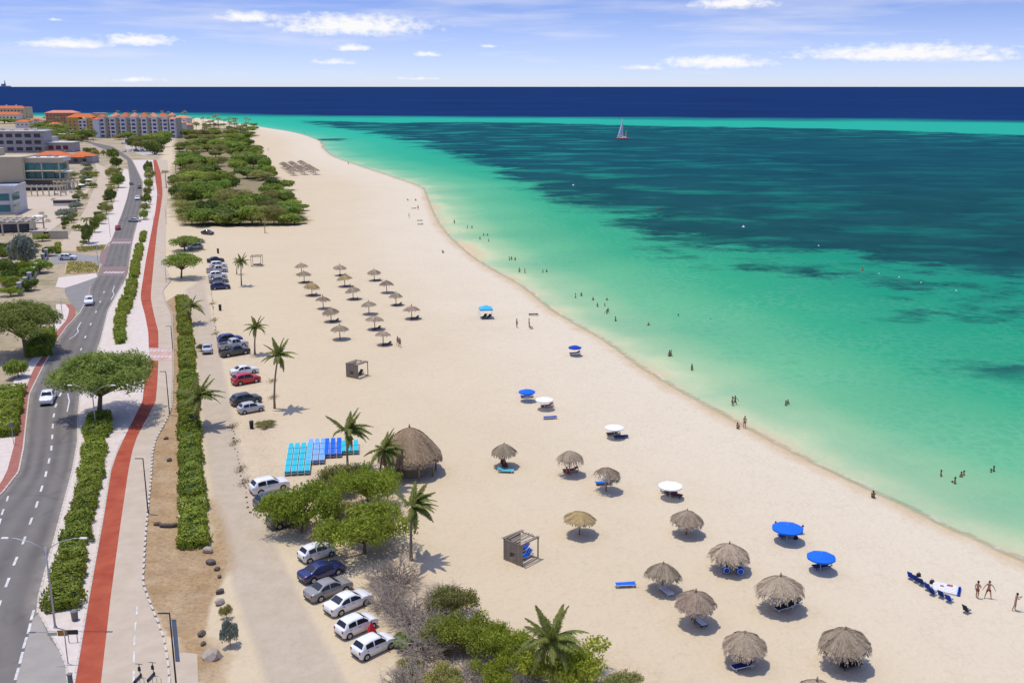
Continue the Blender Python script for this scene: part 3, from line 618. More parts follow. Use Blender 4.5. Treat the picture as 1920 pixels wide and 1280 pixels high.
def limbs(lobes, h, r0, base=(0, 0), lean=(0, 0), forks=2, n=5):
    """tapered trunk that forks into one limb per lobe, each with a few side branches"""
    mb = MB(); fork = (base[0] + lean[0], base[1] + lean[1], h)
    mb.tube([(base[0], base[1], -.15), (base[0] + lean[0] * .3, base[1] + lean[1] * .4, h * .45), fork], [r0 * 1.25, r0, r0 * .8], 7)
    for l in lobes:
        e = Vector((l[0], l[1], l[2])); f = Vector(fork); mid = f.lerp(e, .5) + Vector((random.uniform(-.2, .2), random.uniform(-.2, .2), random.uniform(0, .25)))
        mb.tube([f, mid, e], [r0 * .6, r0 * .36, r0 * .12], 5)
        for k in range(forks):
            d = Vector((random.uniform(-1, 1) * l[3], random.uniform(-1, 1) * l[4], random.uniform(-.1, .7) * l[5])) * .8
            mb.tube([mid.lerp(e, .4), mid.lerp(e, .7) + d * .5, e + d], [r0 * .25, r0 * .15, r0 * .05], 4)
    return mb
# --- crown prototypes, unit-ish radius about 1, scaled per tree
def bush_proto(seed, m, n=5200, size=.062, flat=.75, spread=1.0, nl=9, shell=.5):
    random.seed(seed); lb = []
    for k in range(nl):
        a = 2 * math.pi * k / nl + random.uniform(-.4, .4); r = random.uniform(.25, .72) * spread if k else 0
        s = random.uniform(.30, .46); lb.append((r * math.cos(a), r * math.sin(a), random.uniform(.45, .8) * flat, s, s, s * random.uniform(.55, .8)))
    c, nr = lobes_points(lb, n, shell)
    tr = limbs(lb, .22, .045, forks=1).mesh('trunk', bark)
    return leaf_cloud('crown', c, nr, size, m, .55, .8), tr
def feather_proto(seed, m, n=9000, size=.05, lean=.15):
    """flat-topped, wind-combed acacia: thin tiers of fine foliage"""
    random.seed(seed); lb = []
    for k in range(20):
        a = 2.39996 * k; r = .86 * math.sqrt((k + .3) / 20)
        s = random.uniform(.26, .38); lb.append((r * math.cos(a) + lean, r * math.sin(a), .58 + .36 * (1 - r * r) + random.uniform(-.06, .06), s, s, s * .6))
    c, nr = lobes_points(lb, n, .3, .6); nr[:, 2] = np.abs(nr[:, 2]) + .5
    tr = limbs(lb, .38, .05, lean=(.05, .02), forks=1).mesh('trunk', bark)
    return leaf_cloud('crown', c, unit(nr), size, m, .35, .55, .6), tr
def bare_proto(seed, n0=30):
    """leafless thorn scrub: many forking twigs"""
    random.seed(seed); mb = MB(); fine = []
    def grow(p, d, ln, r, lv):
        q = p + d * ln; q2 = p + d * ln * .5 + Vector((random.uniform(-1, 1), random.uniform(-1, 1), random.uniform(-.5, .5))) * ln * .12
        mb.tube([p, q2, q], [r, r * .8, r * .55], 3, cap=False)
        if lv == 0: return
        for k in range(random.choice((2, 3, 3))):
            e = (d + Vector((random.gauss(0, .6), random.gauss(0, .6), random.gauss(0, .33)))).normalized(); e.z = max(e.z, -.25)
            grow(p.lerp(q, random.uniform(.5, 1)), e, ln * random.uniform(.6, .85), r * .6, lv - 1)
    for k in range(n0):
        a = random.uniform(0, 2 * math.pi); d = Vector((math.cos(a), math.sin(a), random.uniform(.35, 1.1))).normalized(); grow(Vector((0, 0, -.02)), d, random.uniform(.24, .40), .02, 4)
    return mb.mesh('branches', twig)
PROTO = {
    'bright': [bush_proto(s, LEAF['bright'], 12500, .032, .85, 1.3, 19, .3) for s in (1, 2)], 'lime': [bush_proto(3, LEAF['lime'], 8000, .036, .7, 1.35, 15, .25)],
    'mid': [bush_proto(s, LEAF['mid']) for s in (4, 5, 6)], 'dark': [bush_proto(s, LEAF['dark']) for s in (7, 8)], 'olive': [bush_proto(s, LEAF['olive'], 7500, .034, .75, 1.2, 13, .25) for s in (9, 10)],
    'feather': [feather_proto(s, LEAF['feather'], 30000, .028) for s in (11, 12)], 'featherfar': [feather_proto(s, LEAF['mid'], 4200, .06) for s in (13, 14)], 'grey': [bush_proto(15, LEAF['grey'], 3000, .07)]}
BARE = [bare_proto(s) for s in (21, 22, 23)]
def tree(name, kind, xy, rx, ry, h, label, cat='tree', group=None, rz=None, var=None, z=0.0):
    pr = PROTO[kind]; v = pr[(var if var is not None else random.randrange(len(pr)))]
    t = empty(name, (xy[0], xy[1], z), random.uniform(0, 6.28) if rz is None else rz, (rx, ry, h)); tag(t, label, cat, group)
    obj('crown', v[0], t); obj('trunk', v[1], t); return t
def bare(xy, r, h, label, var=0, rz=0.0):
    t = empty('bare_shrub', (*xy, 0), rz, (r, r, h)); tag(t, label, 'shrub'); obj('branches', BARE[var], t); return t
# --- palms
def frond_mesh(seed, ln, droop, m, nl=26, wid=.46, side=0.0):
    random.seed(seed); mb = MB(); P_ = []; rn = []
    for i in range(9):
        t = i / 8; P_.append(Vector((ln * t * (1 - .18 * droop * t), side * t * t * ln, ln * (.30 * t - droop * t * t * .75))))
    mb.tube(P_, [.035 * (1 - .85 * i / 8) + .004 for i in range(9)], 4, cap=False)
    for i in range(nl):
        t = .10 + .89 * i / (nl - 1); k = min(int(t * 8), 7); p = P_[k].lerp(P_[k + 1], t * 8 - k); d = (P_[k + 1] - P_[k]).normalized()
        w = wid * math.sin(math.pi * min(1, .18 + .82 * t) ** .8) * ln / 3 * 1.15 + .1
        for s in (-1, 1):
            sd = Vector((0, s, 0)) ; q = (sd * 1.0 + d * .75 + Vector((0, 0, -.35 - .5 * random.random()))).normalized(); e = p + q * w * random.uniform(.8, 1.15)
            hw = d * .085 * ln / 3; mid = p.lerp(e, .45) + Vector((0, 0, .03))
            mb.add([p - hw * .6, p + hw * .6, mid + hw, mid - hw], [(0, 1, 2, 3)]); mb.add([mid - hw, mid + hw, e], [(0, 1, 2)])
    me = mb.mesh('frond', m); a = me.attributes.new('rnd', 'FLOAT', 'FACE'); a.data.foreach_set('value', RNG.random(len(me.polygons)).astype(np.float32)); return me
FR = [frond_mesh(31, 2.7, .55, LEAF['palm']), frond_mesh(32, 2.6, .85, LEAF['palm']), frond_mesh(33, 2.4, .3, LEAF['palm']), frond_mesh(34, 2.6, .7, LEAF['palm'], side=.22), frond_mesh(36, 2.6, .7, LEAF['palm'], side=-.22)]
FRD = frond_mesh(35, 2.1, 1.15, LEAF['palm_dry'])
nut = MB().lathe([(0, -.13), (.08, -.1), (.115, 0), (.09, .1), (0, .14)], 8).mesh('coconut', mat('coconut', (.22, .20, .05), (.32, .24, .08), 3, .5))
def palm(xy, h, label, n=20, lean=(0, 0), wind=0.0, size=1.0, seed=0, nuts=4, group=None, r=.15, dry=2, z=0.0):
    random.seed(seed + 100); t = empty('palm_tree', (*xy, z)); tag(t, label, 'palm', group)
    mb = MB(); ps = []; rs = []
    for i in range(8):
        k = i / 7; ps.append((lean[0] * k * k, lean[1] * k * k, h * k - .1)); rs.append(r * (1.35 - .35 * min(1, k * 4)) * (1 - .3 * k))
    mb.tube(ps, rs, 8).build('trunk', palm_bark, t)
    top = Vector(ps[-1])
    for i in range(n):
        a = i * 2.39996 + random.uniform(-.2, .2); u = (i + .5) / n; pitch = lerp(1.15, -.55, u ** .8) + random.uniform(-.12, .12)
        d = Vector((math.cos(a), math.sin(a), 0))
        if wind: d = (d + Vector((wind, wind * .25, 0))).normalized(); pitch = pitch * .75 + .2 * max(0, d.x)
        a = math.atan2(d.y, d.x); k = 2 if u < .25 else random.choice((0, 1, 3, 4)) if u < .9 else 1
        s = size * random.uniform(.85, 1.1)
        o = obj('frond', FR[k], t, top + Vector((0, 0, .03)), (0, 0, 0), s); o.rotation_euler = (Matrix.Rotation(a, 3, 'Z') @ Matrix.Rotation(-pitch, 3, 'Y') @ Matrix.Rotation(random.uniform(-.3, .3), 3, 'X')).to_euler()
    for i in range(dry):
        a = random.uniform(0, 6.28); o = obj('dead_frond', FRD, t, top - Vector((0, 0, .1)), (0, 0, 0), size * .9); o.rotation_euler = (Matrix.Rotation(a, 3, 'Z') @ Matrix.Rotation(.7, 3, 'Y')).to_euler()
    for i in range(nuts):
        a = random.uniform(0, 6.28); obj('coconut', nut, t, top + Vector((.2 * math.cos(a), .2 * math.sin(a), -.18)), scale=1.0)
    return t
def palm_px(ub, vb, uc, vc, label, **k):
    """foot and crown rows in the survey photo give position, height and lean"""
    h = top_height(vb, vc); x, y = P(ub, vb); m_ = (y * _f[0] - (h - CAM_H) * _f[1] * -1) if 0 else None
    b = (640 - vc) / FPX; dist = y / (_f[0] + b * _u[0]); xt = (uc - 960) / FPX * dist
    return palm((x, y), h, label, lean=(xt - x, 0), **k)
palm_px(453, 536, 452, 489, 'coconut palm on open sand beside the farthest wooden cabana', seed=1, n=17, size=.95)
palm_px(444, 514, 446, 489, 'slim palm trunk rising just behind the palm by the farthest cabana', seed=2, n=8, size=.6, nuts=0, r=.12, dry=0)
palm_px(478, 664, 480, 612, 'shorter coconut palm standing beside the dark grey pickup', seed=3, n=18, size=.95)
palm_px(515, 766, 522, 664, 'tall thin coconut palm on the sand right of the red car', seed=4, n=20, size=1.1)
palm_px(365, 800, 371, 742, 'young palm leaning out of the hedge over the beach lane', seed=5, n=18, size=1.45, wind=.35, nuts=0)
palm_px(357, 607, 358, 574, 'small palm poking out of the far end of the lane hedge', seed=6, n=14, size=1.3, wind=.4, nuts=0)
palm_px(652, 880, 650, 806, 'windblown palm above the stacked blue loungers', seed=7, n=22, size=1.28, wind=.85)
palm_px(712, 915, 719, 843, 'windblown palm in front of the big thatched hut', seed=8, n=22, size=1.2, wind=.9)
palm_px(771, 1050, 772, 948, 'windblown palm at the sea side of the green scrub trees', seed=9, n=22, size=1.12, wind=.9)
palm_px(1035, 1300, 1034, 1196, 'wide palm rising from the scrub at the bottom edge', seed=10, n=22, size=1.2)
palm((P(497, 437)), 3.2, 'bare little palm stump in front of the coastal thicket', n=7, size=.45, nuts=0, r=.13, seed=11, dry=0)
# --- hedges
def hedge(name, a, b, w, h, label, mkey='hedge', group=None, dens=95, size=.13, z=.0, cat='hedge'):
    """clipped hedge block from a to b (ground plane): leafy box with a rough surface"""
    a = Vector((*a, 0)); b = Vector((*b, 0)); ln = (b - a).length; d = (b - a).normalized()
    t = empty(name, (*a.lerp(b, .5).xy, z), math.atan2(d.y, d.x)); tag(t, label, cat, group)
    hx, hy = ln / 2, w / 2; areas = np.array([ln * w, ln * h, ln * h, w * h, w * h]); cnt = (areas * dens).astype(int); C = []; Nn = []
    for k, n in enumerate(cnt):
        r1 = RNG.uniform(-1, 1, n); r2 = RNG.uniform(-1, 1, n); zz = (r2 * .5 + .5) * h
        if k == 0: q = np.column_stack([r1 * hx, r2 * hy, np.full(n, h)]); m = (0, 0, 1)
        elif k < 3: sgn = 1 if k == 1 else -1; q = np.column_stack([r1 * hx, np.full(n, sgn * hy), zz]); m = (0, sgn, 0)
        else: sgn = 1 if k == 3 else -1; q = np.column_stack([np.full(n, sgn * hx), r1 * hy, zz]); m = (sgn, 0, 0)
        C.append(q); Nn.append(np.tile(np.array(m, float), (n, 1)))
    C = np.concatenate(C); Nn = np.concatenate(Nn); ph = RNG.uniform(0, 6)
    bul = .16 * np.sin(C[:, 0] * 1.3 + ph) + .14 * np.sin(C[:, 1] * 2.3 + ph * 2 + C[:, 0] * .7) + .12 * np.sin(C[:, 0] * 3.7 + C[:, 1] * 3.1)
    # round the shoulders off
    e = np.maximum(np.abs(C[:, 0]) / hx, np.abs(C[:, 1]) / hy); C[:, 2] -= np.where(Nn[:, 2] > .5, .42 * h * np.clip((e - .55) / .45, 0, 1) ** 2, 0)
    C = C + Nn * (bul[:, None] + RNG.normal(0, .10, (len(C), 1)))
    obj('foliage', leaf_cloud('foliage', C, Nn, size, LEAF[mkey], .6, .55), t)
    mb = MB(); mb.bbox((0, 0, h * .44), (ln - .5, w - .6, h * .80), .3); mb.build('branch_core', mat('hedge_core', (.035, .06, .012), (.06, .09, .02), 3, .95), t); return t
HZ = 1.15
def hp(u, v): return P(u, v, HZ)
HR = [((341, 552), (347, 620)), ((348, 627), (351, 680)), ((351, 688), (352, 740)), ((353, 746), (354, 798)), ((355, 804), (359, 920)), ((361, 928), (362, 1008))]
for i, (a, b) in enumerate(HR):
    wpx = [24, 30, 35, 38, 46, 54][i]
    hedge('hedge', hp(*a), hp(*b), wpx * mpp(b[1]) * .84, HZ, ['far end block of the clipped hedge beside the beach lane', 'lane hedge block beside the silver car on the beach lane', 'lane hedge block level with the red parked car', 'lane hedge block around the leaning young palm', 'longest green block of the hedge beside the beach lane', 'separate nearest block of the lane hedge above the brown dirt'][i], dens=80, size=.14)
MH = [((269, 432), (266, 448), 1.5, 'small hedge block in the median at the far brick crossing'), ((262, 455), (257, 482), 1.9, 'median hedge block between the two dotted road crossings'), ((254, 486), (251, 514), 1.9, 'median hedge block just beyond the nearer dotted crossing'), ((248, 522), (243, 548), 2.2, 'median hedge block just below the nearer dotted crossing'), ((239, 552), (230, 580), 2.5, 'median hedge block level with the oncoming white car'), ((227, 584), (224, 604), 1.9, 'median hedge block next to the last at the gravel tip'), ((224, 608), (224, 634), 1.8, 'median hedge block at the rounded gravel tip above the big tree'),
      ((186, 770), (180, 808), 3.4, 'dark shaded median hedge under the big umbrella tree'), ((178, 816), (172, 862), 2.7, 'median hedge block just below the double street lamp'), ((171, 868), (166, 904), 2.7, 'second median hedge block below the double street lamp'), ((161, 910), (155, 950), 2.6, 'square median hedge block midway down the near median'), ((149, 956), (141, 1004), 2.7, 'median hedge block above the near double street lamp'), ((138, 1012), (132, 1040), 2.5, 'short median hedge block behind the near double street lamp'), ((129, 1048), (114, 1126), 3.2, 'large spreading hedge at the near tip of the median')]
for a, b, w, lab in MH: hedge('hedge', hp(*a), hp(*b), w * .86, HZ * (1.0 if w > 1.6 else .8), lab, dens=75, size=.14, z=.12)
LH = [((14, 720), (-6, 800), 4.2, 1.6, 'bright green hedge at the left edge below the round bush'), ((82, 612), (70, 648), 3.6, 2.0, 'green hedge behind the brick pavement under the left tree'), ((108, 470), (108, 454), 1.0, .9, 'low hedge by the garden gate post')]
for a, b, w, h, lab in LH: hedge('hedge', P(*a, h), P(*b, h), w, h, lab, 'bright', dens=70, size=.15)
# planted traffic islands: low ochre bedding
for q, lab in (([(142, 465), (200, 461), (196, 468), (158, 473), (143, 472)], 'upper planted traffic island with ochre ground cover'), ([(125, 492), (172, 492), (188, 500), (184, 512), (121, 514)], 'lower planted traffic island with ochre ground cover')):
    pp = [P(u, v) for u, v in q]; t = empty('planted_island', (0, 0, 0)); tag(t, lab, 'flower bed')
    MB().prism(pp, 0, .16).build('soil_bed', mat('bed_soil', (.36, .24, .09), (.46, .33, .14), 1, .95), t)
    b0 = np.min(pp, 0); b1 = np.max(pp, 0); rp = RNG.uniform(b0, b1, (2600, 2)); rp = rp[sdf_poly(rp, pp) < -.3]
    c3 = np.column_stack([rp, RNG.uniform(.2, .55, len(rp))]); obj('ground_cover', leaf_cloud('ground_cover', c3, np.tile([0, 0, 1.], (len(rp), 1)), .24, LEAF['olive'], .5, .7), t)
    kerb_run(pp + [pp[0]], t, 1.1)
# --- the trees one by one
def tree_px(kind, ub, vb, hw, h, label, ry=.85, **k): x, y = P(ub, vb); return tree(k.pop('name', 'tree'), kind, (x, y), hw * mpp(vb), hw * mpp(vb) * ry, h, label, **k)
tree_px('feather', 187, 782, 94, 8.2, 'big flat-topped umbrella tree on the median beside the lamp', rz=.2, var=0, name='umbrella_tree', ry=.95)
tree_px('feather', 50, 668, 84, 8.4, 'large flat-topped tree at the left edge behind the brick pavement', rz=2.2, var=1, name='umbrella_tree')
tree_px('featherfar', 340, 522, 36, 5.6, 'windswept divi tree shading the far end of the beach lane', rz=.0, var=0, name='umbrella_tree')
tree_px('featherfar', 346, 470, 32, 3.6, 'low spreading tree over the far parked cars', rz=1.0, var=1, name='umbrella_tree')
tree_px('bright', 566, 996, 68, 5.4, 'bright green feathery tree overhanging the half-hidden dark cars', rz=.3, var=0)
tree_px('olive', 640, 925, 52, 4.4, 'olive half-bare tree just below the stacked blue loungers', rz=1.3, var=0)
tree_px('bright', 690, 950, 58, 5.2, 'green tree in front of the windblown palm by the hut', rz=2.3, var=1)
tree_px('bright', 684, 1036, 84, 5.0, 'widest bright green tree above the white hatchback', rz=4.1, var=0)
tree_px('olive', 626, 985, 40, 3.0, 'thin olive scrub between the two bright green trees', rz=4.5, var=1)
bare(P(705, 905), 2.6, 3.4, 'leafless twigs between the olive tree and the windblown palm', 1, 2.2)
bare(P(600, 1012), 2.6, 2.6, 'leafless twigs in the shade beside the farthest white hatchback', 0, 2.9)
bare(P(860, 1200), 3.0, 3.2, 'leafless twigs among the olive scrub by the car park', 0, 4.0)
bare(P(728, 1140), 3.4, 3.0, 'grey thorn shrub beside the front of the grey sedan', 2, 1.9)
bare(P(770, 1290), 3.6, 2.6, 'brown thorn shrub in front of the nearest white hatchback', 0, .3)
bare(P(830, 1130), 3.2, 3.2, 'pale thorn shrub between the palm foot and the olive scrub', 1, .9)
bare(P(742, 1098), 4.4, 3.8, 'grey leafless thorn shrub at the foot of the windblown palm', 0)
bare(P(775, 1165), 4.6, 4.0, 'grey leafless thorn shrub beside the grey and white sedans', 1, .8)
bare(P(655, 1000), 3.0, 3.6, 'leafless twigs beneath the bright green trees by the cars', 2, .8)
bare(P(800, 1225), 4.6, 3.8, 'large leafless thorn shrub beside the two small white hatchbacks', 2, 2.0)
bare(P(985, 1310), 3.6, 3.4, 'leafless scrub with curved stems at the bottom edge', 0, 1.1)
bare(P(880, 1290), 3.6, 3.2, 'brown leafless scrub at the bottom edge near the car park', 1, 3.1)
bare(P(1110, 1310), 3.0, 3.0, 'leafless scrub under the lime green tree at the bottom', 2, 3.1)
tree_px('olive', 852, 1152, 50, 3.2, 'olive green scrub tree nearest the slatted cabana', rz=.5, var=0)
tree_px('bright', 890, 1225, 66, 3.4, 'green scrub tree right of the leafless thorn shrubs', rz=1.9, var=1)
tree_px('olive', 835, 1212, 50, 3.4, 'mixed olive scrub among the leafless thorn shrubs', rz=2.9, var=1)
tree_px('bright', 955, 1252, 52, 3.6, 'green scrub tree left of the wide bottom palm', rz=2.6, var=0)
tree_px('lime', 1068, 1285, 78, 4.0, 'lime green tree in front of the wide bottom palm', rz=.2, var=0)
tree_px('lime', 930, 1290, 44, 2.8, 'yellow green scrub at the bottom edge left of the palm', rz=2.2, var=0)
tree_px('olive', 835, 1300, 48, 2.6, 'sparse olive scrub at the bottom edge beside the car park', rz=1.2, var=1)
tree_px('olive', 1165, 1302, 44, 2.2, 'thin sparse scrub at the bottom edge right of the palm', rz=1.2, var=0)
tree_px('mid', 755, 1212, 26, 1.3, 'low green weeds beside the nearest white hatchback', rz=1.2, cat='bush', name='low_bush')
tree_px('olive', 768, 1255, 26, 1.0, 'low brownish weeds in front of the nearest white hatchback', rz=2.2, cat='bush', name='low_bush')
tree_px('mid', 35, 708, 28, 3.2, 'round bush on the gravel verge under the left tree', rz=2.2, cat='bush', name='round_bush')
tree_px('grey', 432, 1210, 20, 2.6, 'small grey green shrub beside the boulders', rz=1.2, cat='shrub', name='young_shrub')
tree_px('olive', 425, 1160, 13, 1.6, 'little yellow green shrub behind the grey green one', rz=.2, cat='shrub', name='young_shrub')
tree_px('olive', 500, 800, 20, 1.0, 'dry weeds next to the black bin below the silver hatchback', rz=.2, cat='bush', name='low_bush')
tree_px('olive', 378, 658, 9, 1.6, 'yellow flowering bush at the back of the silver car', rz=.2, cat='bush', name='flowering_bush')
# garden at the left
GD = [('grey', 45, 498, 32, 9.0, 'pale grey silver palm in the walled garden'), ('dark', 15, 520, 26, 5, 'dark garden tree at the left edge behind the pillars'), ('mid', 75, 512, 24, 4, 'green garden tree against the pillared wall'), ('bright', 20, 555, 20, 2.2, 'low green bush inside the garden wall'), ('dark', 55, 545, 20, 3.2, 'dark shrub behind the nearest wall pillars'), ('mid', 92, 480, 16, 3, 'green shrub at the top end of the pillared wall'), ('grey', 120, 408, 18, 3.5, 'grey agave clump below the terrace'), ('grey', 142, 392, 15, 3, 'grey agave clump beside the service track'), ('mid', 135, 412, 14, 2.5, 'green bush at the terrace corner'), ('olive', 158, 372, 13, 2.5, 'olive bush along the upper service track'), ('mid', 148, 432, 12, 2.2, 'green bush along the lower service track'), ('olive', 130, 335, 24, 4, 'olive green shrubs behind the pergola'), ('olive', 165, 330, 18, 3.5, 'yellowish shrubs right of the pergola'), ('mid', 80, 452, 16, 2.5, 'bush in front of the low garden wall'), ('olive', 60, 470, 18, 2.5, 'olive bush below the low garden wall'), ('mid', 172, 352, 12, 2.6, 'green bush where the track meets the verge'), ('dark', 5, 480, 20, 4, 'dark tree cut by the left edge of the picture')]
for k_, u, v, hw, h, lab in GD: tree_px(k_, u, v, hw, h, lab, cat='bush', name='garden_bush')
random.seed(55); EXB = []
for i in range(46):
    t_ = i / 45; u = lerp(178, 112, t_ ** .9) + random.uniform(-14, 6); v = lerp(322, 452, t_) + random.uniform(-5, 5); EXB.append((u, v, random.uniform(5, 9), random.uniform(1.2, 2.6)))
EXB.sort(key=lambda q: q[1])
for i, (u, v, hw, h) in enumerate(EXB[:39]): tree_px(random.choice(['olive', 'mid', 'dark', 'grey']), u, v, hw, h, '%s shrub from the far end along the garden side of the service track' % ORD[i], cat='bush', name='track_shrub', group='shrubs beside the service track')
YD = sorted([(random.uniform(-5, 88), random.uniform(472, 548)) for _ in range(60)], key=lambda q: q[0]); YD = [q for q in YD if q[0] < 92 - (q[1] - 480) * .78][:39]
for i, (u, v) in enumerate(YD): tree_px(random.choice(['mid', 'bright', 'dark', 'mid']), u, v, random.uniform(10, 17), random.uniform(1.8, 4.2), '%s shrub from the left inside the pillared garden' % ORD[i], cat='bush', name='yard_shrub', group='shrubs inside the garden')
FB = sorted([(random.uniform(62, 170), random.uniform(236, 268)) for _ in range(38)], key=lambda q: q[0])
for i, (u, v) in enumerate(FB): tree_px(random.choice(['mid', 'olive', 'dark']), u, v, random.uniform(7, 13), random.uniform(4, 8), '%s tree from the left in the grove behind the grey building' % ORD[i], name='grove_tree', group='grove behind the grey building', ry=1.6)
# roadside palms and bushes of the two far verges
for i, (u, v, h) in enumerate([(213, 300, 7), (218, 318, 7), (212, 335, 6), (222, 352, 6), (209, 378, 5), (200, 402, 4.5), (178, 436, 5), (167, 458, 6), (190, 420, 4)]):
    tree_px(['mid', 'dark', 'olive'][i % 3], u, v, 15 if i < 4 else 12, h * 1.15, '%s bushy tree from the far end of the verge left of the road' % ORD[i], group='trees along the left verge', name='verge_tree')
for i, (u, v, h) in enumerate([(279, 330, 8), (282, 342, 7), (279, 356, 5), (277, 370, 5), (274, 384, 4.5), (272, 398, 4), (270, 412, 3.5)]):
    tree_px(['mid', 'olive'][i % 2], u, v, 11, h * 1.1, '%s bushy tree from the far end of the median by the red path' % ORD[i], group='trees along the far median', name='median_tree')
random.seed(61)
for i in range(30):
    t_ = i / 29; u = lerp(222, 158, t_ ** 1.1) + random.uniform(-3, 3); v = lerp(322, 458, t_)
    tree_px(random.choice(['olive', 'mid', 'dark']), u, v, random.uniform(7, 11), random.uniform(1.2, 2.6), '%s low shrub from the far end of the left verge strip' % ORD[i], cat='bush', name='verge_shrub', group='low shrubs of the left verge')
# coastal thicket, row by row from the road end of the beach
THX_L = [(338, 246), (328, 262), (326, 285), (330, 300), (322, 330), (318, 360), (320, 392), (336, 424)]; THX_R = [(455, 246), (488, 268), (492, 285), (515, 300), (528, 325), (556, 345), (560, 360), (578, 392), (585, 420)]
def inter(tab, v): return float(np.interp(v, [t[1] for t in tab], [t[0] for t in tab]))
random.seed(77); row = 0
CLEAR = [(418, 322), (438, 345), (452, 362), (470, 345), (485, 352), (462, 378), (492, 372), (420, 300), (345, 268), (500, 350), (430, 310), (382, 300), (455, 392)]
for v in (421, 409, 396, 383, 370, 358, 346, 335, 324, 314, 304, 295, 286, 278, 270, 263, 256):
    ul, ur = inter(THX_L, v), inter(THX_R, v); r = lerp(21, 9.5, (421 - v) / 165); st = r * 1.12; n = max(3, int((ur - ul) / st)); k = 0
    for j in range(n):
        u = lerp(ul + r * 1.1, ur - r * 1.25, (j + random.uniform(-.2, .2)) / (n - 1)); vv = v + random.uniform(-2.5, 2.5) * (1 if v < 420 else 0)
        if any(abs(u - cu) < 15 and abs(vv - cv) < 9 for cu, cv in CLEAR): continue
        if random.random() < .13: continue
        if j == n - 1: u -= random.uniform(0, 1.6) * r
        kind = random.choice(['mid', 'dark', 'olive', 'featherfar', 'dark', 'mid', 'olive']) if u < 440 else random.choice(['mid', 'dark', 'mid', 'olive'])
        tree_px(kind, u, vv, r * random.uniform(.95, 1.5) * (.72 if j in (0, n - 1) else 1), random.uniform(3.6, 8.4) * (1.0 if u < 520 else .75), '%s crown from the road in the %s row of the coastal thicket' % (ORD[k], ORD[row]), group='trees of the coastal thicket', name='thicket_tree', ry=1.6); k += 1
    row += 1
# trees in front of and around the resort
random.seed(78)
RT = [(255, 280, 15, 9), (275, 284, 16, 10), (290, 290, 15, 10), (303, 276, 14, 9), (285, 268, 15, 8), (262, 268, 13, 7), (240, 262, 12, 6), (225, 262, 11, 6), (312, 262, 13, 8), (330, 258, 12, 8), (300, 262, 12, 8), (165, 262, 12, 8), (150, 258, 12, 7), (140, 266, 10, 7), (120, 258, 13, 7), (105, 262, 12, 6), (95, 250, 12, 7), (80, 256, 12, 7), (112, 244, 12, 7), (70, 242, 10, 7), (130, 246, 11, 7), (30, 232, 14, 6), (8, 232, 14, 6), (50, 230, 12, 6), (85, 234, 12, 6)]
for i, (u, v, hw, h) in enumerate(RT):
    tree_px(random.choice(['mid', 'dark', 'olive', 'featherfar']), u, v, hw, h, '%s tree %s in the belt in front of the far resorts' % (ORD[i % 15], 'on the right' if i < 11 else 'from the right, half hidden,' if i < 15 else 'on the left'), group='trees around the far resorts', name='resort_tree', ry=1.6)
random.seed(91)
LT = sorted([(random.uniform(60, 205), random.uniform(226, 300)) for _ in range(60)], key=lambda q: q[0]); LT = [q for q in LT if not (q[0] < 160 and 268 < q[1] < 312) and not (q[0] > 150 + (q[1] - 262) * .9 and 258 < q[1] < 292)][:39]
for i, (u, v) in enumerate(LT): tree_px(random.choice(['mid', 'dark', 'olive', 'olive', 'bright']), u, v, random.uniform(5, 9), random.uniform(3, 7), '%s tree from the left among the far houses and plots' % ORD[i], name='plot_tree', group='trees among the far houses', ry=1.5)
LT2 = sorted([(random.uniform(150, 210), random.uniform(296, 345)) for _ in range(24)], key=lambda q: q[0]); LT2 = [q for q in LT2 if q[0] < 172 or q[1] < 300]
for i, (u, v) in enumerate(LT2): tree_px(random.choice(['mid', 'olive', 'grey']), u, v, random.uniform(5, 8), random.uniform(1.5, 3), '%s bush from the left on the plot beside the shop row' % ORD[i], cat='bush', name='plot_bush', group='bushes beside the shop row')
def far_palm_meshes():
    mb = MB(); mb.tube([(0, 0, 0), (.2, 0, 4), (.3, 0, 7)], [.2, .16, .13], 5); tm = mb.mesh('trunk', palm_bark); mb = MB(); random.seed(5)
    for i in range(16):
        a = i * 2.4; d = Vector((math.cos(a), math.sin(a), 0)); s = Vector((-d.y, d.x, 0)); p0 = Vector((.3, 0, 7)); up = random.uniform(-.2, .9)
        q = [p0, p0 + d * 1.3 + Vector((0, 0, up)), p0 + d * 2.4 + Vector((0, 0, up * .6 - .7))]
        mb.add([q[0], q[1] - s * .42, q[2], q[1] + s * .42], [(0, 1, 2, 3)])
    cm = mb.mesh('crown', LEAF['palm']); a_ = cm.attributes.new('rnd', 'FLOAT', 'FACE'); a_.data.foreach_set('value', RNG.random(len(cm.polygons)).astype(np.float32)); return tm, cm
GRV = sorted([(random.uniform(350, 478), random.uniform(234, 260)) for _ in range(37)], key=lambda q: q[0])
for i, (u, v) in enumerate(GRV): tree_px(random.choice(['dark', 'mid', 'olive']), u, v, random.uniform(6, 11), random.uniform(2.5, 5), '%s bush from the left beneath the far palm grove' % ORD[i], cat='bush', name='grove_bush', group='bushes beneath the far palm grove', ry=1.8)
FT, FC = far_palm_meshes(); random.seed(80)
FP = sorted((random.uniform(352, 470), random.uniform(233, 262)) for _ in range(34)) + sorted((random.uniform(190, 350), random.uniform(222, 229)) for _ in range(22)) + [(280, 352), (283, 338), (214, 330), (214, 346), (167, 455), (330, 330), (72, 246), (118, 248), (400, 240), (380, 236), (430, 242), (312, 352)] + sorted((random.uniform(58, 178), random.uniform(232, 266)) for _ in range(26))
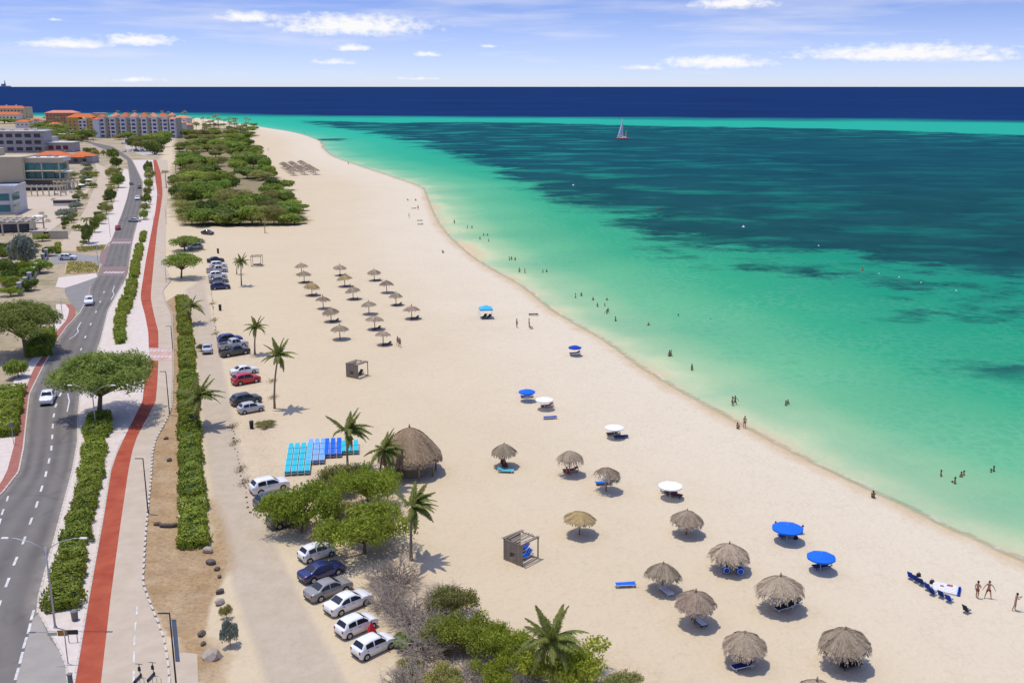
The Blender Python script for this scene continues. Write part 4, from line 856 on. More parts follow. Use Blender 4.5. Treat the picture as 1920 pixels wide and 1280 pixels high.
for i, (u, v) in enumerate(FP):
    x, y = P(u, v); s = random.uniform(1.1, 1.6) * (1 if v < 270 else .62)
    lab = '%s palm from the left in the far grove above the thicket' % ORD[i] if i < 34 else '%s small palm from the left behind the white resort' % ORD[i - 34] if i < 56 else '%s lone slender palm along the far roads' % ORD[i - 56] if i < 68 else '%s palm from the left among the far houses' % ORD[i - 68]
    t = empty('palm_tree', (x, y, 0), random.uniform(0, 6), s); tag(t, lab, 'palm', 'palms of the far grove' if i < 34 else 'palms behind the resort' if i < 56 else 'slender far palms' if i < 68 else 'palms among the far houses'); obj('trunk', FT, t); obj('crown', FC, t)
# dead brown fronds and weeds along the lane edge
for i, (u, v) in enumerate([(398, 570), (402, 600), (405, 625), (510, 715), (512, 745), (436, 800), (440, 830), (452, 880), (458, 905)]):
    x, y = P(u, v); k = 220; c3 = np.column_stack([RNG.normal(0, .35, k), RNG.normal(0, .8, k), RNG.uniform(0, .22, k)])
    o = obj('dry_weeds', leaf_cloud('dry_weeds', c3, np.tile([0, 0, 1.], (k, 1)), .1, LEAF['palm_dry'], .3, .9), None, (x, y, 0)); tag(o, '%s tuft of dry weeds from the far end of the lane edge' % ORD[i], 'weeds', 'dry tufts along the lane')
# ================================================================== thatched palapas
thatch_m = mat('thatch', (.21, .158, .108), (.46, .37, .265), rough=.95, spec=.1, rnd=.24, attr=True)
thatch_gold = mat('thatch_golden', (.30, .20, .08), (.47, .36, .19), rough=.95, spec=.1, rnd=.08, attr=True)
thatch_core = mat('thatch_core', (.22, .17, .12), (.30, .25, .18), 3, .95, .05, 8, .1)
wood = mat('weathered_wood', (.22, .16, .11), (.33, .26, .19), 3, .9, .01, 12, .15, stretch=(1, 1, .2))
greywood = mat('grey_slats', (.20, .165, .125), (.31, .265, .21), 3, .9, .006, 14, .15, rnd=.12)
def thatch_meshes(seed, m, n=1500, rag=.22, gap=None, dome=.25):
    """unit palapa roof: radius 1 at z 0, apex at z 1 (height scaled later). strands run down the slope in ragged tiers"""
    rg = np.random.default_rng(seed); a = rg.uniform(0, 2 * np.pi, n); tier = rg.integers(0, 6, n); t0 = tier / 6 + rg.uniform(-.05, .08, n); t0 = np.clip(t0, .02, .95)
    if gap is not None: k = np.cos(a - gap) < rg.uniform(.15, 1.2, n); k |= t0 < .45; a, t0 = a[k], t0[k]; n = len(a)
    ln = rg.uniform(.22, .36, n) + .05; lobe = 1 + .035 * np.sin(a * 7 + seed) + .03 * np.sin(a * 11 + 2 * seed)
    t1 = np.minimum(t0 + ln, 1.0 + rag * rg.uniform(.1, 1, n) * .55)
    def pt(t, a, lift):
        r = t * lobe; z = (1 - t) * (1 - dome * 0) + dome * np.sin(np.pi * np.clip(t, 0, 1)) * .55; z = np.where(t > 1, -(t - 1) * 3.0, z)
        r = np.where(t > 1, lobe * (1 + (t - 1) * .35), r)
        return np.column_stack([r * np.cos(a), r * np.sin(a), z + lift])
    lift = .03 + rg.uniform(0, .05, n); da = rg.uniform(.018, .04, n) / np.maximum(t0, .12); sk = rg.normal(0, .05, n)
    vs = np.stack([pt(t0, a - da * .5, lift), pt(t0, a + da * .5, lift), pt(t1, a + da * .6 + sk, lift * .8), pt(t1, a - da * .4 + sk, lift * .8)], 1).reshape(-1, 3)
    rnd = np.clip(.42 + .25 * np.sin(a * 5 + seed) * rg.random(n) + rg.normal(0, .2, n) + .38 * (t1 > 1.02), 0, 1)
    th = arr_mesh('thatch', vs, 4, np.arange(4 * n)[:].reshape(-1, 4)[:, ::-1].ravel(), m, rnd)
    mb = MB(); K = 28; rows = [.02, .25, .5, .75, .96]
    vs = []
    for t in rows:
        for j in range(K):
            b = 2 * np.pi * j / K; z = (1 - t) + dome * np.sin(np.pi * t) * .55; vs.append((t * math.cos(b), t * math.sin(b), z))
    fs = [(i * K + j, i * K + (j + 1) % K, (i + 1) * K + (j + 1) % K, (i + 1) * K + j) for i in range(4) for j in range(K)]
    if gap is not None: fs = [f for q, f in enumerate(fs) if not (q >= 2 * K and math.cos(2 * np.pi * (q % K) / K - gap) > .45)]
    mb.add(vs, [f[::-1] for f in fs]); return th, mb.mesh('roof_cone', thatch_core)
TH = [thatch_meshes(s, thatch_m, 1500, rg_) for s, rg_ in ((1, .22), (2, .36), (3, .28))]; THG = [thatch_meshes(4, thatch_gold)]; THR = [thatch_meshes(s, thatch_m, 1100, .5, g) for s, g in ((5, 2.6), (6, 3.6))]; THF = [thatch_meshes(s, thatch_m, 420) for s in (7, 8)]; THFG = [thatch_meshes(9, thatch_gold, 420)]
post_me = MB().tube([(0, 0, -.3), (0.02, 0, 1.2), (0, 0, 2.6)], [.085, .075, .07], 8).mesh('post', wood)
knob_me = MB().tube([(0, 0, -.1), (.01, 0, .15), (.02, .01, .34)], [.11, .075, .05], 7).mesh('finial', thatch_core)
def rafters_mesh():
    mb = MB()
    for k in range(8):
        a = k * math.pi / 4; mb.tube([(0, 0, .93), (.95 * math.cos(a), .95 * math.sin(a), .02)], [.014, .012], 4)
    for k in range(8):
        a, b = k * math.pi / 4, (k + 1) * math.pi / 4; mb.tube([(.9 * math.cos(a), .9 * math.sin(a), .06), (.9 * math.cos(b), .9 * math.sin(b), .06)], .01, 4)
    return mb.mesh('rafters', wood)
raft = rafters_mesh()
def palapa(xy, r, label, proto, group, rim=1.95, rise=None, rz=None, knob=True, lean=0.0):
    rise = rise or r * .58; z0 = gz(*xy); rise = rise * .9
    t = empty('palapa', (*xy, z0), random.uniform(0, 6.28) if rz is None else rz); tag(t, label, 'palapa', group)
    obj('post', post_me, t, scale=(1.1, 1.1, (rim + rise * .9) / 2.6))
    rf = obj('roof', proto[1], t, (0, 0, rim), (random.uniform(-.1, .1) + lean, random.uniform(-.1, .1), 0), (r * random.uniform(.95, 1.04), r * random.uniform(.95, 1.04), rise * random.uniform(.88, 1.14)))
    obj('thatch', proto[0], rf); obj('rafters', raft, rf, (0, 0, -.01))
    if knob: obj('finial', knob_me, t, (0, 0, rim + rise * 1.0), scale=(1, 1, 1))
    return t
random.seed(11)
FAR = [[(887, 352, 100), (905, 412, 112), (960, 503, 122), (1040, 596, 116), (1095, 688, 128), (1158, 812, 136)], [(1158, 362, 98), (1192, 440, 114), (1250, 530, 116), (1362, 634, 116), (1403, 742, 136), (1462, 852, 122)], [(1400, 398, 105), (1487, 484, 112), (1553, 572, 108), (1664, 668, 130)]]
for ri, rowp in enumerate(FAR):
    nm = ['landward', 'middle', 'seaward'][ri]
    for k, (zx, zy, w) in enumerate(rowp):
        u, v = 330 + zx / 3.764, 420 + zy / 3.764; gold = (ri, k) in ((0, 2), (1, 1))
        palapa(P(u, v), w / 3.764 * mpp(v) / 2 * .98, '%s from the back in the %s row of the far beach group' % (ORD[k] + (' palapa, golden,' if gold else ' palapa'), nm), THFG[0] if gold else THF[k % 2], 'palapas of the far beach group', rim=1.75)
# the three long rows at the head of the beach
for ri, (a, b) in enumerate([((531, 314), (551, 329)), ((546, 312), (571, 327.5)), ((564, 311), (592, 327.5))]):
    for k in range(7):
        u, v = lerp(a[0], b[0], k / 6), lerp(a[1], b[1], k / 6)
        palapa(P(u, v), 2.3, '%s thatch shade from the back in the %s of three long rows up the beach' % (ORD[k], ['landward', 'middle', 'seaward'][ri]), THF[k % 2], 'thatch shades in the long rows', knob=False, rim=2.0)
def rim_xy(u, v, rim): return P(u, v, rim)
NEAR = [(945, 847.5, 52, 0, 'neat round palapa with a pointed tip and a turquoise lounger below', 1.86), (1087, 972.5, 65, 3, 'golden brown flat palapa right of the slatted cabana', 1.73), (1288, 975.6, 67, 0, 'round palapa below the nearest white parasol', 1.55), (1367, 1039.5, 77, 1, 'palapa shading two blue bundles left of the pair of blue parasols', 1.6), (1243, 1076, 72, 2, 'palapa right of the lone blue lounger', 1.6), (1462, 1102.8, 92, 1, 'broad palapa with white framed loungers at its right edge', 2.0), (1304, 1129.5, 81, 0, 'palapa just below the one beside the lone blue lounger', 2.0), (1396, 1209.6, 86, 2, 'palapa at the bottom with a white framed lounger in front', 1.6), (1583, 1206, 102, 1, 'largest palapa at the bottom right with people beneath', 2.0), (1530, 1298, 92, 0, 'palapa mostly cut off by the bottom edge', 1.75)]
for i, (u, v, w, pi_, lab, rim) in enumerate(NEAR):
    x, y = P(u, v, rim); b = (640 - v) / FPX; m_ = (rim - CAM_H) / (_f[1] + b * _u[1]) / FPX
    palapa((x, y), w * m_ / 2 * .95, lab, (THG[0] if pi_ == 3 else TH[pi_]), 'palapas on the near beach', rim, rise=w * m_ / 2 * (.5 if pi_ == 3 else .62), rz=i * 1.3, knob=pi_ != 3)
for i, (u, v, w, lab) in enumerate([(1068, 860, 52, 'ragged palapa with bare rafters over red towels'), (1137, 890, 52, 'tattered palapa with missing thatch over blue loungers')]):
    x, y = P(u, v, 2.0); palapa((x, y), w * mpp(v, 2) / 2 * .98, lab, THR[i], 'palapas on the near beach', 2.0, rise=1.05, rz=.0, knob=False)
# big hut
def hut():
    x, y = P(769, 852, 2.2); t = empty('thatched_hut', (x, y, 0)); tag(t, 'big conical thatched hut with a pointed top behind the palms', 'hut')
    rf = thatch_meshes(15, mat('thatch_brown', (.22, .15, .09), (.42, .31, .20), rough=.95, spec=.1, attr=True), 6500, .12, None, .3); ro = obj('roof', rf[1], t, (0, 0, 2.2), None, (3.75, 3.75, 3.25)); obj('thatch', rf[0], ro)
    MB().tube([(0, 0, 5.3), (0, 0, 6.1)], [.2, .05], 7).build('roof_tip', thatch_core, t)
    for k in range(9):
        a = k * 2 * math.pi / 9 + .25; MB().tube([(3.1 * math.cos(a), 3.1 * math.sin(a), -.2), (3.1 * math.cos(a), 3.1 * math.sin(a), 2.9)], .11, 7).build('post', wood, t)
    MB().lathe([(2.2, .0), (2.2, 1.05), (2.35, 1.05), (2.35, 1.1), (1.8, 1.1)], 20).build('bar_counter', greywood, t); return t
hut()
# ================================================================== cabanas
plank = MB().box((0, 0, 0), (1, 1, 1)).mesh('slat', greywood)
def cabana(xy, s, rz, label, sides=True, h=2.2):
    t = empty('cabana', (*xy, gz(*xy)), rz); tag(t, label, 'cabana', 'wooden cabanas'); hs = s / 2
    for a in (-1, 1):
        for b in (-1, 1): obj('post', plank, t, (a * hs, b * hs, h / 2 - .05), None, (.1, .1, h + .1))
    for b in (-1, 1): obj('roof_beam', plank, t, (0, b * hs, h + .0), None, (s + .2, .08, .1)); obj('roof_beam', plank, t, (b * hs, 0, h + .09), None, (.08, s + .2, .08)); obj('floor_beam', plank, t, (0, b * hs, .06), None, (s, .08, .1)); obj('floor_beam', plank, t, (b * hs * .98, 0, .062), None, (.08, s - .1, .1))
    random.seed(int(s * 100) + int(xy[0]))
    for k in range(12):
        if random.random() < .82: obj('roof_slat', plank, t, (lerp(-hs, hs, k / 11) + random.uniform(-.05, .05), random.uniform(-.08, .08), h + .15 + random.uniform(0, .03)), (0, 0, random.uniform(-.08, .08)), (.13, s + random.uniform(-.1, .5), .03))
    if sides:
        for k in range(15):
            x = lerp(-hs + .09, hs - .09, k / 14)
            if 5 <= k <= 8: obj('slat', plank, t, (x, -hs - .02, 1.65), None, (.135, .025, 1.05)); obj('slat', plank, t, (x, -hs - .02, .33), None, (.135, .025, .55))
            else: obj('slat', plank, t, (x, -hs - .02, h / 2), None, (.135, .025, h - .05))
        for k in range(15): obj('slat', plank, t, (-hs - .02, lerp(-hs + .09, hs - .09, k / 14), h / 2), None, (.025, .135, h - .05))
    return t
cabana(P(977, 1048), 2.35, R(-42), 'nearest slatted wooden cabana holding blue loungers'); cabana(P(670, 705), 2.4, R(-32), 'middle slatted wooden cabana below the far palapas'); cabana(P(482, 498), 2.5, R(4), 'farthest small open wooden cabana beside a palm', False, 2.5)
# ================================================================== beach furniture
whitep = mat('white_plastic', (.72, .72, .70), (.66, .66, .64), 3, .5, spec=.4)
def fab(n, c, c2=None): return mat('fabric_' + n, c, c2 or tuple(min(1, x * 1.25) for x in c), 6, .85, .003, 40, .15)
BLUE = fab('blue', (.012, .12, .55)); NAVY = fab('navy', (.012, .035, .16)); TEAL = fab('teal', (.03, .42, .52), (.05, .52, .62)); LBLUE = fab('mid_blue', (.14, .33, .70), (.24, .46, .78)); DBLUE = fab('deep_blue', (.01, .05, .33)); WHITEF = fab('white', (.74, .74, .73), (.8, .8, .79)); SKYB = fab('sky_blue', (.06, .38, .68)); REDF = fab('red', (.42, .02, .03)); DARKF = fab('charcoal', (.03, .03, .035)); BROWNF = fab('maroon', (.16, .04, .04))
LME = {}
def lounger(xy, rz, label, fabm, frame=whitep, back=.55, z=None, group='sun loungers on the beach', legs=True):
    key = (fabm.name, frame.name, back)
    if key not in LME:
        fr = MB()
        for s in (-1, 1): fr.box((0, s * .31, .28), (1.9, .05, .06))
        fr.box((-.93, 0, .28), (.05, .62, .06)); fr.box((.93, 0, .28), (.05, .62, .06))
        seat = MB()
        for k in range(9): seat.bbox((-.85 + k * .135, 0, .315), (.125, .6, .035), .012)
        bk = MB()
        for k in range(5): bk.bbox((.07 + k * .135, 0, .0), (.125, .6, .035), .012)
        for s in (-1, 1): bk.box((.36, s * .29, -.03), (.75, .035, .03))
        lg = MB().box((0, 0, .135), (.05, .05, .27))
        LME[key] = (fr.mesh('frame', frame), seat.mesh('seat', fabm), bk.mesh('backrest', fabm), lg.mesh('leg', frame))
    a, b, c, d = LME[key]; t = empty('sun_lounger', (*xy, gz(*xy) if z is None else z), rz); tag(t, label, 'sun lounger', group)
    obj('frame', a, t); obj('seat', b, t); obj('backrest', c, t, (.29, 0, .32), (0, -back, 0))
    if legs:
        for x in (-.75, .7):
            for y in (-.28, .28): obj('leg', d, t, (x, y, 0))
    return t
lounger(P(1172, 1099), R(6), 'lone bright blue lounger lying flat on open sand', BLUE, back=.02); lounger(P(1031, 785), R(10), 'small dark blue lounger below the pair of parasols', DBLUE, back=.02); lounger(P(948, 885), R(175), 'turquoise lounger in front of the pointed round palapa', TEAL, back=.35)
lounger(P(1000, 590), R(2), 'dark lounger beyond the person in red by the waterline', DARKF, DARKF, .02)
for (u, v, rz, f, fr, bk, lab) in [(1470, 1142, 25, DARKF, whitep, .6, 'white framed lounger under the broad palapa, nearer one'), (1485, 1136, 25, DARKF, whitep, .6, 'white framed lounger under the broad palapa, farther one'), (1392, 1252, 20, NAVY, whitep, .5, 'white framed lounger under the bottom palapa'), (1248, 1110, 115, WHITEF, whitep, .7, 'white lounger under the palapa beside the lone blue lounger'), (1310, 1168, 115, WHITEF, DARKF, .7, 'white lounger under the lower left palapa'), (1594, 1250, 20, DARKF, DARKF, .3, 'dark lounger under the largest palapa'), (1132, 908, 10, BLUE, DARKF, .5, 'blue lounger under the tattered palapa, nearer one'), (1145, 902, 10, TEAL, DARKF, .4, 'teal lounger under the tattered palapa, farther one'), (1070, 884, 10, BROWNF, DARKF, .5, 'red lounger under the ragged palapa'), (984, 1046, 40, BLUE, whitep, .8, 'blue lounger inside the nearest cabana, front one'), (979, 1034, 40, DBLUE, whitep, .8, 'blue lounger inside the nearest cabana, back one'), (945, 873, 100, BROWNF, DARKF, .5, 'dark lounger under the pointed round palapa'), (1475, 1006, 20, BLUE, DARKF, .4, 'lounger under the left one of the two blue parasols'), (1541, 1064, 15, NAVY, DARKF, .5, 'dark lounger under the right one of the two blue parasols'), (988, 745, 10, DBLUE, DARKF, .5, 'lounger under the bright blue parasol beside the white one'), (1026, 763, 15, BROWNF, DARKF, .6, 'maroon lounger under the farthest white parasol'), (1150, 815, 15, DARKF, DARKF, .6, 'dark lounger under the middle white parasol'), (1164, 821, 10, NAVY, DARKF, .05, 'flat dark lounger beside the middle white parasol'), (1254, 925, 150, DARKF, DARKF, .6, 'dark lounger under the nearest white parasol, left one'), (1264, 930, 150, BROWNF, DARKF, .4, 'dark lounger under the nearest white parasol, right one'), (1078, 664, 10, NAVY, DARKF, .5, 'lounger under the small deep blue parasol'), (673, 703, 55, DARKF, DARKF, .8, 'dark lounger inside the middle cabana'), (483, 497, 10, NAVY, DARKF, .6, 'dark lounger inside the farthest cabana'), (787, 414, 5, DARKF, DARKF, .1, 'dark lounger near the far waterline, upper one'), (788, 421, 5, DARKF, DARKF, .3, 'dark lounger near the far waterline, lower one'), (776, 391, 5, DARKF, DARKF, .2, 'dark lounger beside the person at the far waterline')]:
    lounger(P(u, v), R(rz), lab, f, fr, bk)
# loungers under the far palapas
random.seed(4)
for ri, rowp in enumerate(FAR):
    for k, (zx, zy, w) in enumerate(rowp):
        if (ri, k) in ((0, 3), (0, 5), (1, 3), (2, 1)): continue
        u, v = 330 + zx / 3.764, 420 + zy / 3.764; x, y = P(u, v); lounger((x + random.uniform(.3, .8), y - .5), R(random.uniform(-10, 40)), 'dark lounger under the %s palapa of the far %s row' % (ORD[k], ['landward', 'middle', 'seaward'][ri]), DARKF, DARKF, .6)
# stored loungers in blocks
def block(u0, v0, nx, ny, fm, lab, tall=2, rz=99):
    x0, y0 = P(u0, v0); a = R(rz); dx, dy = math.cos(a), math.sin(a)
    for i in range(nx):
        for j in range(ny):
            for k in range(tall):
                s = (i - (nx - 1) / 2) * .78; q = j * 2.0
                lounger((x0 + dx * q + dy * s, y0 + dy * q - dx * s), a + math.pi, '%s lounger of the %s pile in the %s column of the %s' % (['bottom', 'top'][k], ORD[j], ORD[i], lab), fm, whitep, .02, k * .3, 'stored loungers in blocks', legs=k == 0)
block(558, 886, 4, 5, TEAL, 'left turquoise storage block'); block(592, 866, 3, 4, LBLUE, 'bright blue storage block'); block(624, 854, 3, 3, BLUE, 'deep blue storage block'); block(656, 848, 3, 2, TEAL, 'right turquoise storage block')
# parasols
def parasol(xy, r, m, label, n=8, h=1.48, rise=.36, tilt=(0, 0), square=False):
    t = empty('parasol', (*xy, gz(*xy))); tag(t, label, 'parasol', 'beach parasols')
    mb = MB(); vs = [(0, 0, rise)]; K = n * 2
    for q, (f, zz) in enumerate(((.5, rise * .62), (1, 0), (1.0, -.14))):
        for j in range(K):
            a = 2 * math.pi * j / K; rr = r * f * (1 if j % 2 == 0 else .965); vs.append((rr * math.cos(a), rr * math.sin(a), zz + (0 if j % 2 == 0 else -.015)))
    fs = [(0, 1 + j, 1 + (j + 1) % K) for j in range(K)] + [(1 + q * K + j, 1 + (q + 1) * K + j, 1 + (q + 1) * K + (j + 1) % K, 1 + q * K + (j + 1) % K) for q in range(2) for j in range(K)]
    mb.add(vs, fs); c = mb.build('canopy', m, t, loc=(0, 0, h), rot=(tilt[0], tilt[1], .2))
    rb = MB()
    for j in range(n): a = 2 * math.pi * j / n; rb.tube([(0, 0, rise - .03), (r * .97 * math.cos(a), r * .97 * math.sin(a), -.02)], .008, 3)
    rb.build('ribs', whitep, c); MB().tube([(0, 0, h + rise), (0, 0, h + rise + .08)], [.025, .015], 6).build('tip', whitep, t)
    MB().tube([(0, 0, -.4), (0, 0, h + rise)], .024, 6).build('pole', whitep, t); return t
for (u, v, w, m, lab) in [(1477, 988, 59, BLUE, 'bright blue parasol beside two sitting bathers'), (1540, 1042, 54, BLUE, 'bright blue octagonal parasol nearest the camera'), (1257, 909, 46, WHITEF, 'white parasol nearest the camera'), (1152, 800, 36, WHITEF, 'white parasol midway up the beach'), (1021, 748, 34, WHITEF, 'white parasol next to a bright blue one'), (988, 733, 32, BLUE, 'bright blue parasol next to a white one'), (1078, 650, 25, DBLUE, 'small deep blue parasol close to the waterline')]:
    parasol(P(u, v, 1.55), w * mpp(v, 1.55) / 2, m, lab, tilt=(0, 0))
def gazebo():
    x, y = P(911, 596); t = empty('pop_up_tent', (x, y, 0), R(8)); tag(t, 'light blue square pop-up tent near the waterline', 'tent'); mb = MB(); s = 1.3
    mb.add([(-s, -s, 2.0), (s, -s, 2.0), (s, s, 2.0), (-s, s, 2.0), (0, 0, 2.65), (-s, -s, 1.75), (s, -s, 1.75), (s, s, 1.75), (-s, s, 1.75)], [(0, 1, 4), (1, 2, 4), (2, 3, 4), (3, 0, 4), (5, 6, 1, 0), (6, 7, 2, 1), (7, 8, 3, 2), (8, 5, 0, 3)]); mb.build('canopy', SKYB, t)
    for a in (-1, 1):
        for b in (-1, 1): MB().tube([(a * s * .97, b * s * .97, -.1), (a * s * .97, b * s * .97, 2)], .03, 5).build('leg', whitep, t)
    for k, (dx, dy) in enumerate(((-.4, .1), (.5, -.2))): lounger((x + dx, y + dy), R(60), ['dark lounger inside the light blue tent, left one', 'dark lounger inside the light blue tent, right one'][k], DARKF, DARKF, .6)
gazebo()
# folding beach chairs
def chair_meshes(fm):
    s = MB().bbox((0, 0, .27), (.5, .52, .03), .01); b = MB().bbox((0, 0, .32), (.03, .52, .64), .01); fr = MB()
    for y in (-.27, .27):
        fr.tube([(.28, y, 0), (-.22, y, .46)], .013, 5); fr.tube([(-.3, y, 0), (.24, y, .3)], .013, 5); fr.tube([(-.3, y, .46), (.22, y, .46)], .018, 5)
    return s.mesh('seat', fm), b.mesh('backrest', fm), fr.mesh('frame', whitep)
CH = {m.name: chair_meshes(m) for m in (DBLUE, NAVY, DARKF, TEAL)}
def chair(xy, rz, label, fm, group='folding beach chairs'):
    t = empty('beach_chair', (*xy, gz(*xy)), rz); tag(t, label, 'beach chair', group); a, b, c = CH[fm.name]
    obj('seat', a, t, None, (0, -.12, 0)); obj('backrest', b, t, (-.23, 0, .26), (0, -.45, 0)); obj('frame', c, t)
for k, (u, v) in enumerate([(1709, 1084), (1719, 1090), (1729, 1096), (1741, 1105), (1749, 1114), (1766, 1119), (1780, 1127)]):
    chair(P(u, v), R(40), '%s dark blue beach chair from the left in the row beside the white float' % ORD[k], NAVY if k % 3 else DBLUE)
chair(P(1813, 1147), R(30), 'lone beach chair standing apart in front of the three bathers', DARKF)
chair(P(997, 616), R(20), 'dark beach chair beside the person in red', DARKF); chair(P(1608, 1240), R(200), 'light blue chair at the right edge of the largest palapa', TEAL)
for k, (u, v) in enumerate([(1361, 1074), (1387, 1076)]):
    x, y = P(u, v); t = empty('rolled_float', (x, y, .0)); tag(t, ['left blue and white rolled float under the palapa', 'right blue and white rolled float under the palapa'][k], 'float')
    MB().lathe([(.0, -.26), (.34, -.25), (.4, 0), (.34, .25), (.0, .26)], 14, (0, 0, .4), 'Y').build('roll', BLUE, t); MB().lathe([(.26, -.275), (.32, -.27), (.26, -.262)], 14, (0, 0, .4), 'Y').build('end_ring', WHITEF, t)
def beach_float():
    x, y = P(1772, 1104); t = empty('beach_float', (x, y, .02), R(-28)); tag(t, 'white inflatable mat with blue end and red mark beside the chairs', 'float')
    mb = MB()
    for k in range(6): mb.bbox((0, -.75 + k * .3, .12), (2.2, .28, .2), .08)
    mb.build('mat', WHITEF, t); MB().bbox((1.2, -.1, .14), (.24, 1.7, .22), .08).build('blue_roll', DBLUE, t); MB().bbox((.35, .5, .225), (.5, .3, .012), .004).build('red_mark', REDF, t); MB().bbox((-.3, .1, .225), (.3, .22, .012), .004).build('red_mark', REDF, t)
beach_float()
for k, (u, v, m, lab) in enumerate([(1722, 1080, DARKF, 'dark bag behind the row of beach chairs, upper one'), (1747, 1093, DARKF, 'dark bag behind the row of beach chairs, lower one'), (1492, 1010, DARKF, 'small dark bag by the right bather at the blue parasol')]):
    x, y = P(u, v); t = empty('beach_bag', (x, y, 0), .4); tag(t, lab, 'bag'); MB().bbox((0, 0, .17), (.45, .28, .34), .07).build('body', m, t); MB().tube([(-.12, 0, .33), (-.08, 0, .48), (.08, 0, .48), (.12, 0, .33)], .015, 5).build('handle', m, t)
# ================================================================== vehicles
glassm = mat('car_glass', (.012, .016, .02), rough=.06, spec=.6); tyrem = mat('tyre', (.02, .02, .02), rough=.85); rimm = mat('alloy', (.42, .42, .43), rough=.3, metal=.7); under = mat('underbody', (.015, .015, .015), rough=.9); redl = mat('tail_lamp', (.30, .008, .01), rough=.2, spec=.5); headl = mat('head_lamp', (.62, .64, .66), rough=.1, spec=.6); platem = mat('plate', (.62, .60, .30), rough=.5); trim = mat('black_trim', (.02, .02, .022), rough=.5)
def paint_m(n, c, rough=.28): return mat('paint_' + n, c, rough=rough, spec=.5, coat=.6)
PW = paint_m('white', (.74, .74, .73)); PS = paint_m('silver', (.45, .46, .47)); PG = paint_m('grey', (.17, .17, .175)); PD = paint_m('dark_grey', (.05, .052, .055)); PB = paint_m('navy', (.012, .02, .11)); PR = paint_m('red', (.45, .012, .02)); PK = paint_m('black', (.015, .016, .018)); PBR = paint_m('brown', (.10, .085, .07)); PTA = paint_m('taupe', (.26, .245, .235))
SPEC = {  # length, width, belt, sill, wheel radius, front/rear axle, top line (x fraction from rear, z), glass ranges
    'hatch': dict(L=3.65, W=1.62, belt=.92, r=.29, ax=(-1.2, 1.2), top=[(0, .62), (.015, .95), (.06, 1.02), (.15, 1.42), (.3, 1.5), (.52, 1.49), (.6, 1.44), (.755, 1.02), (.88, .93), (.97, .80), (1, .60)], ws=(.612, .745), rw=(.065, .142), sw=((.17, .375), (.40, .70))),
    'sedan': dict(L=4.45, W=1.74, belt=.90, r=.31, ax=(-1.32, 1.32), top=[(0, .60), (.012, .92), (.1, 1.0), (.17, 1.03), (.31, 1.39), (.4, 1.46), (.52, 1.46), (.585, 1.41), (.73, 1.02), (.88, .90), (.975, .76), (1, .56)], ws=(.597, .72), rw=(.178, .30), sw=((.235, .43), (.45, .68))),
    'suv': dict(L=4.4, W=1.84, belt=1.02, r=.35, ax=(-1.3, 1.32), top=[(0, .68), (.012, 1.05), (.04, 1.12), (.13, 1.58), (.25, 1.68), (.52, 1.67), (.59, 1.6), (.735, 1.14), (.88, 1.04), (.975, .9), (1, .64)], ws=(.602, .725), rw=(.048, .12), sw=((.15, .36), (.385, .69))),
    'pickup': dict(L=5.2, W=1.85, belt=1.06, r=.37, ax=(-1.55, 1.6), top=[(0, .78), (.008, .84), (.36, .84), (.375, 1.12), (.41, 1.7), (.47, 1.78), (.6, 1.77), (.65, 1.7), (.745, 1.16), (.9, 1.06), (.98, .95), (1, .7)], ws=(.657, .738), rw=(.385, .406), sw=((.425, .54), (.555, .715)))}
CARS = {}
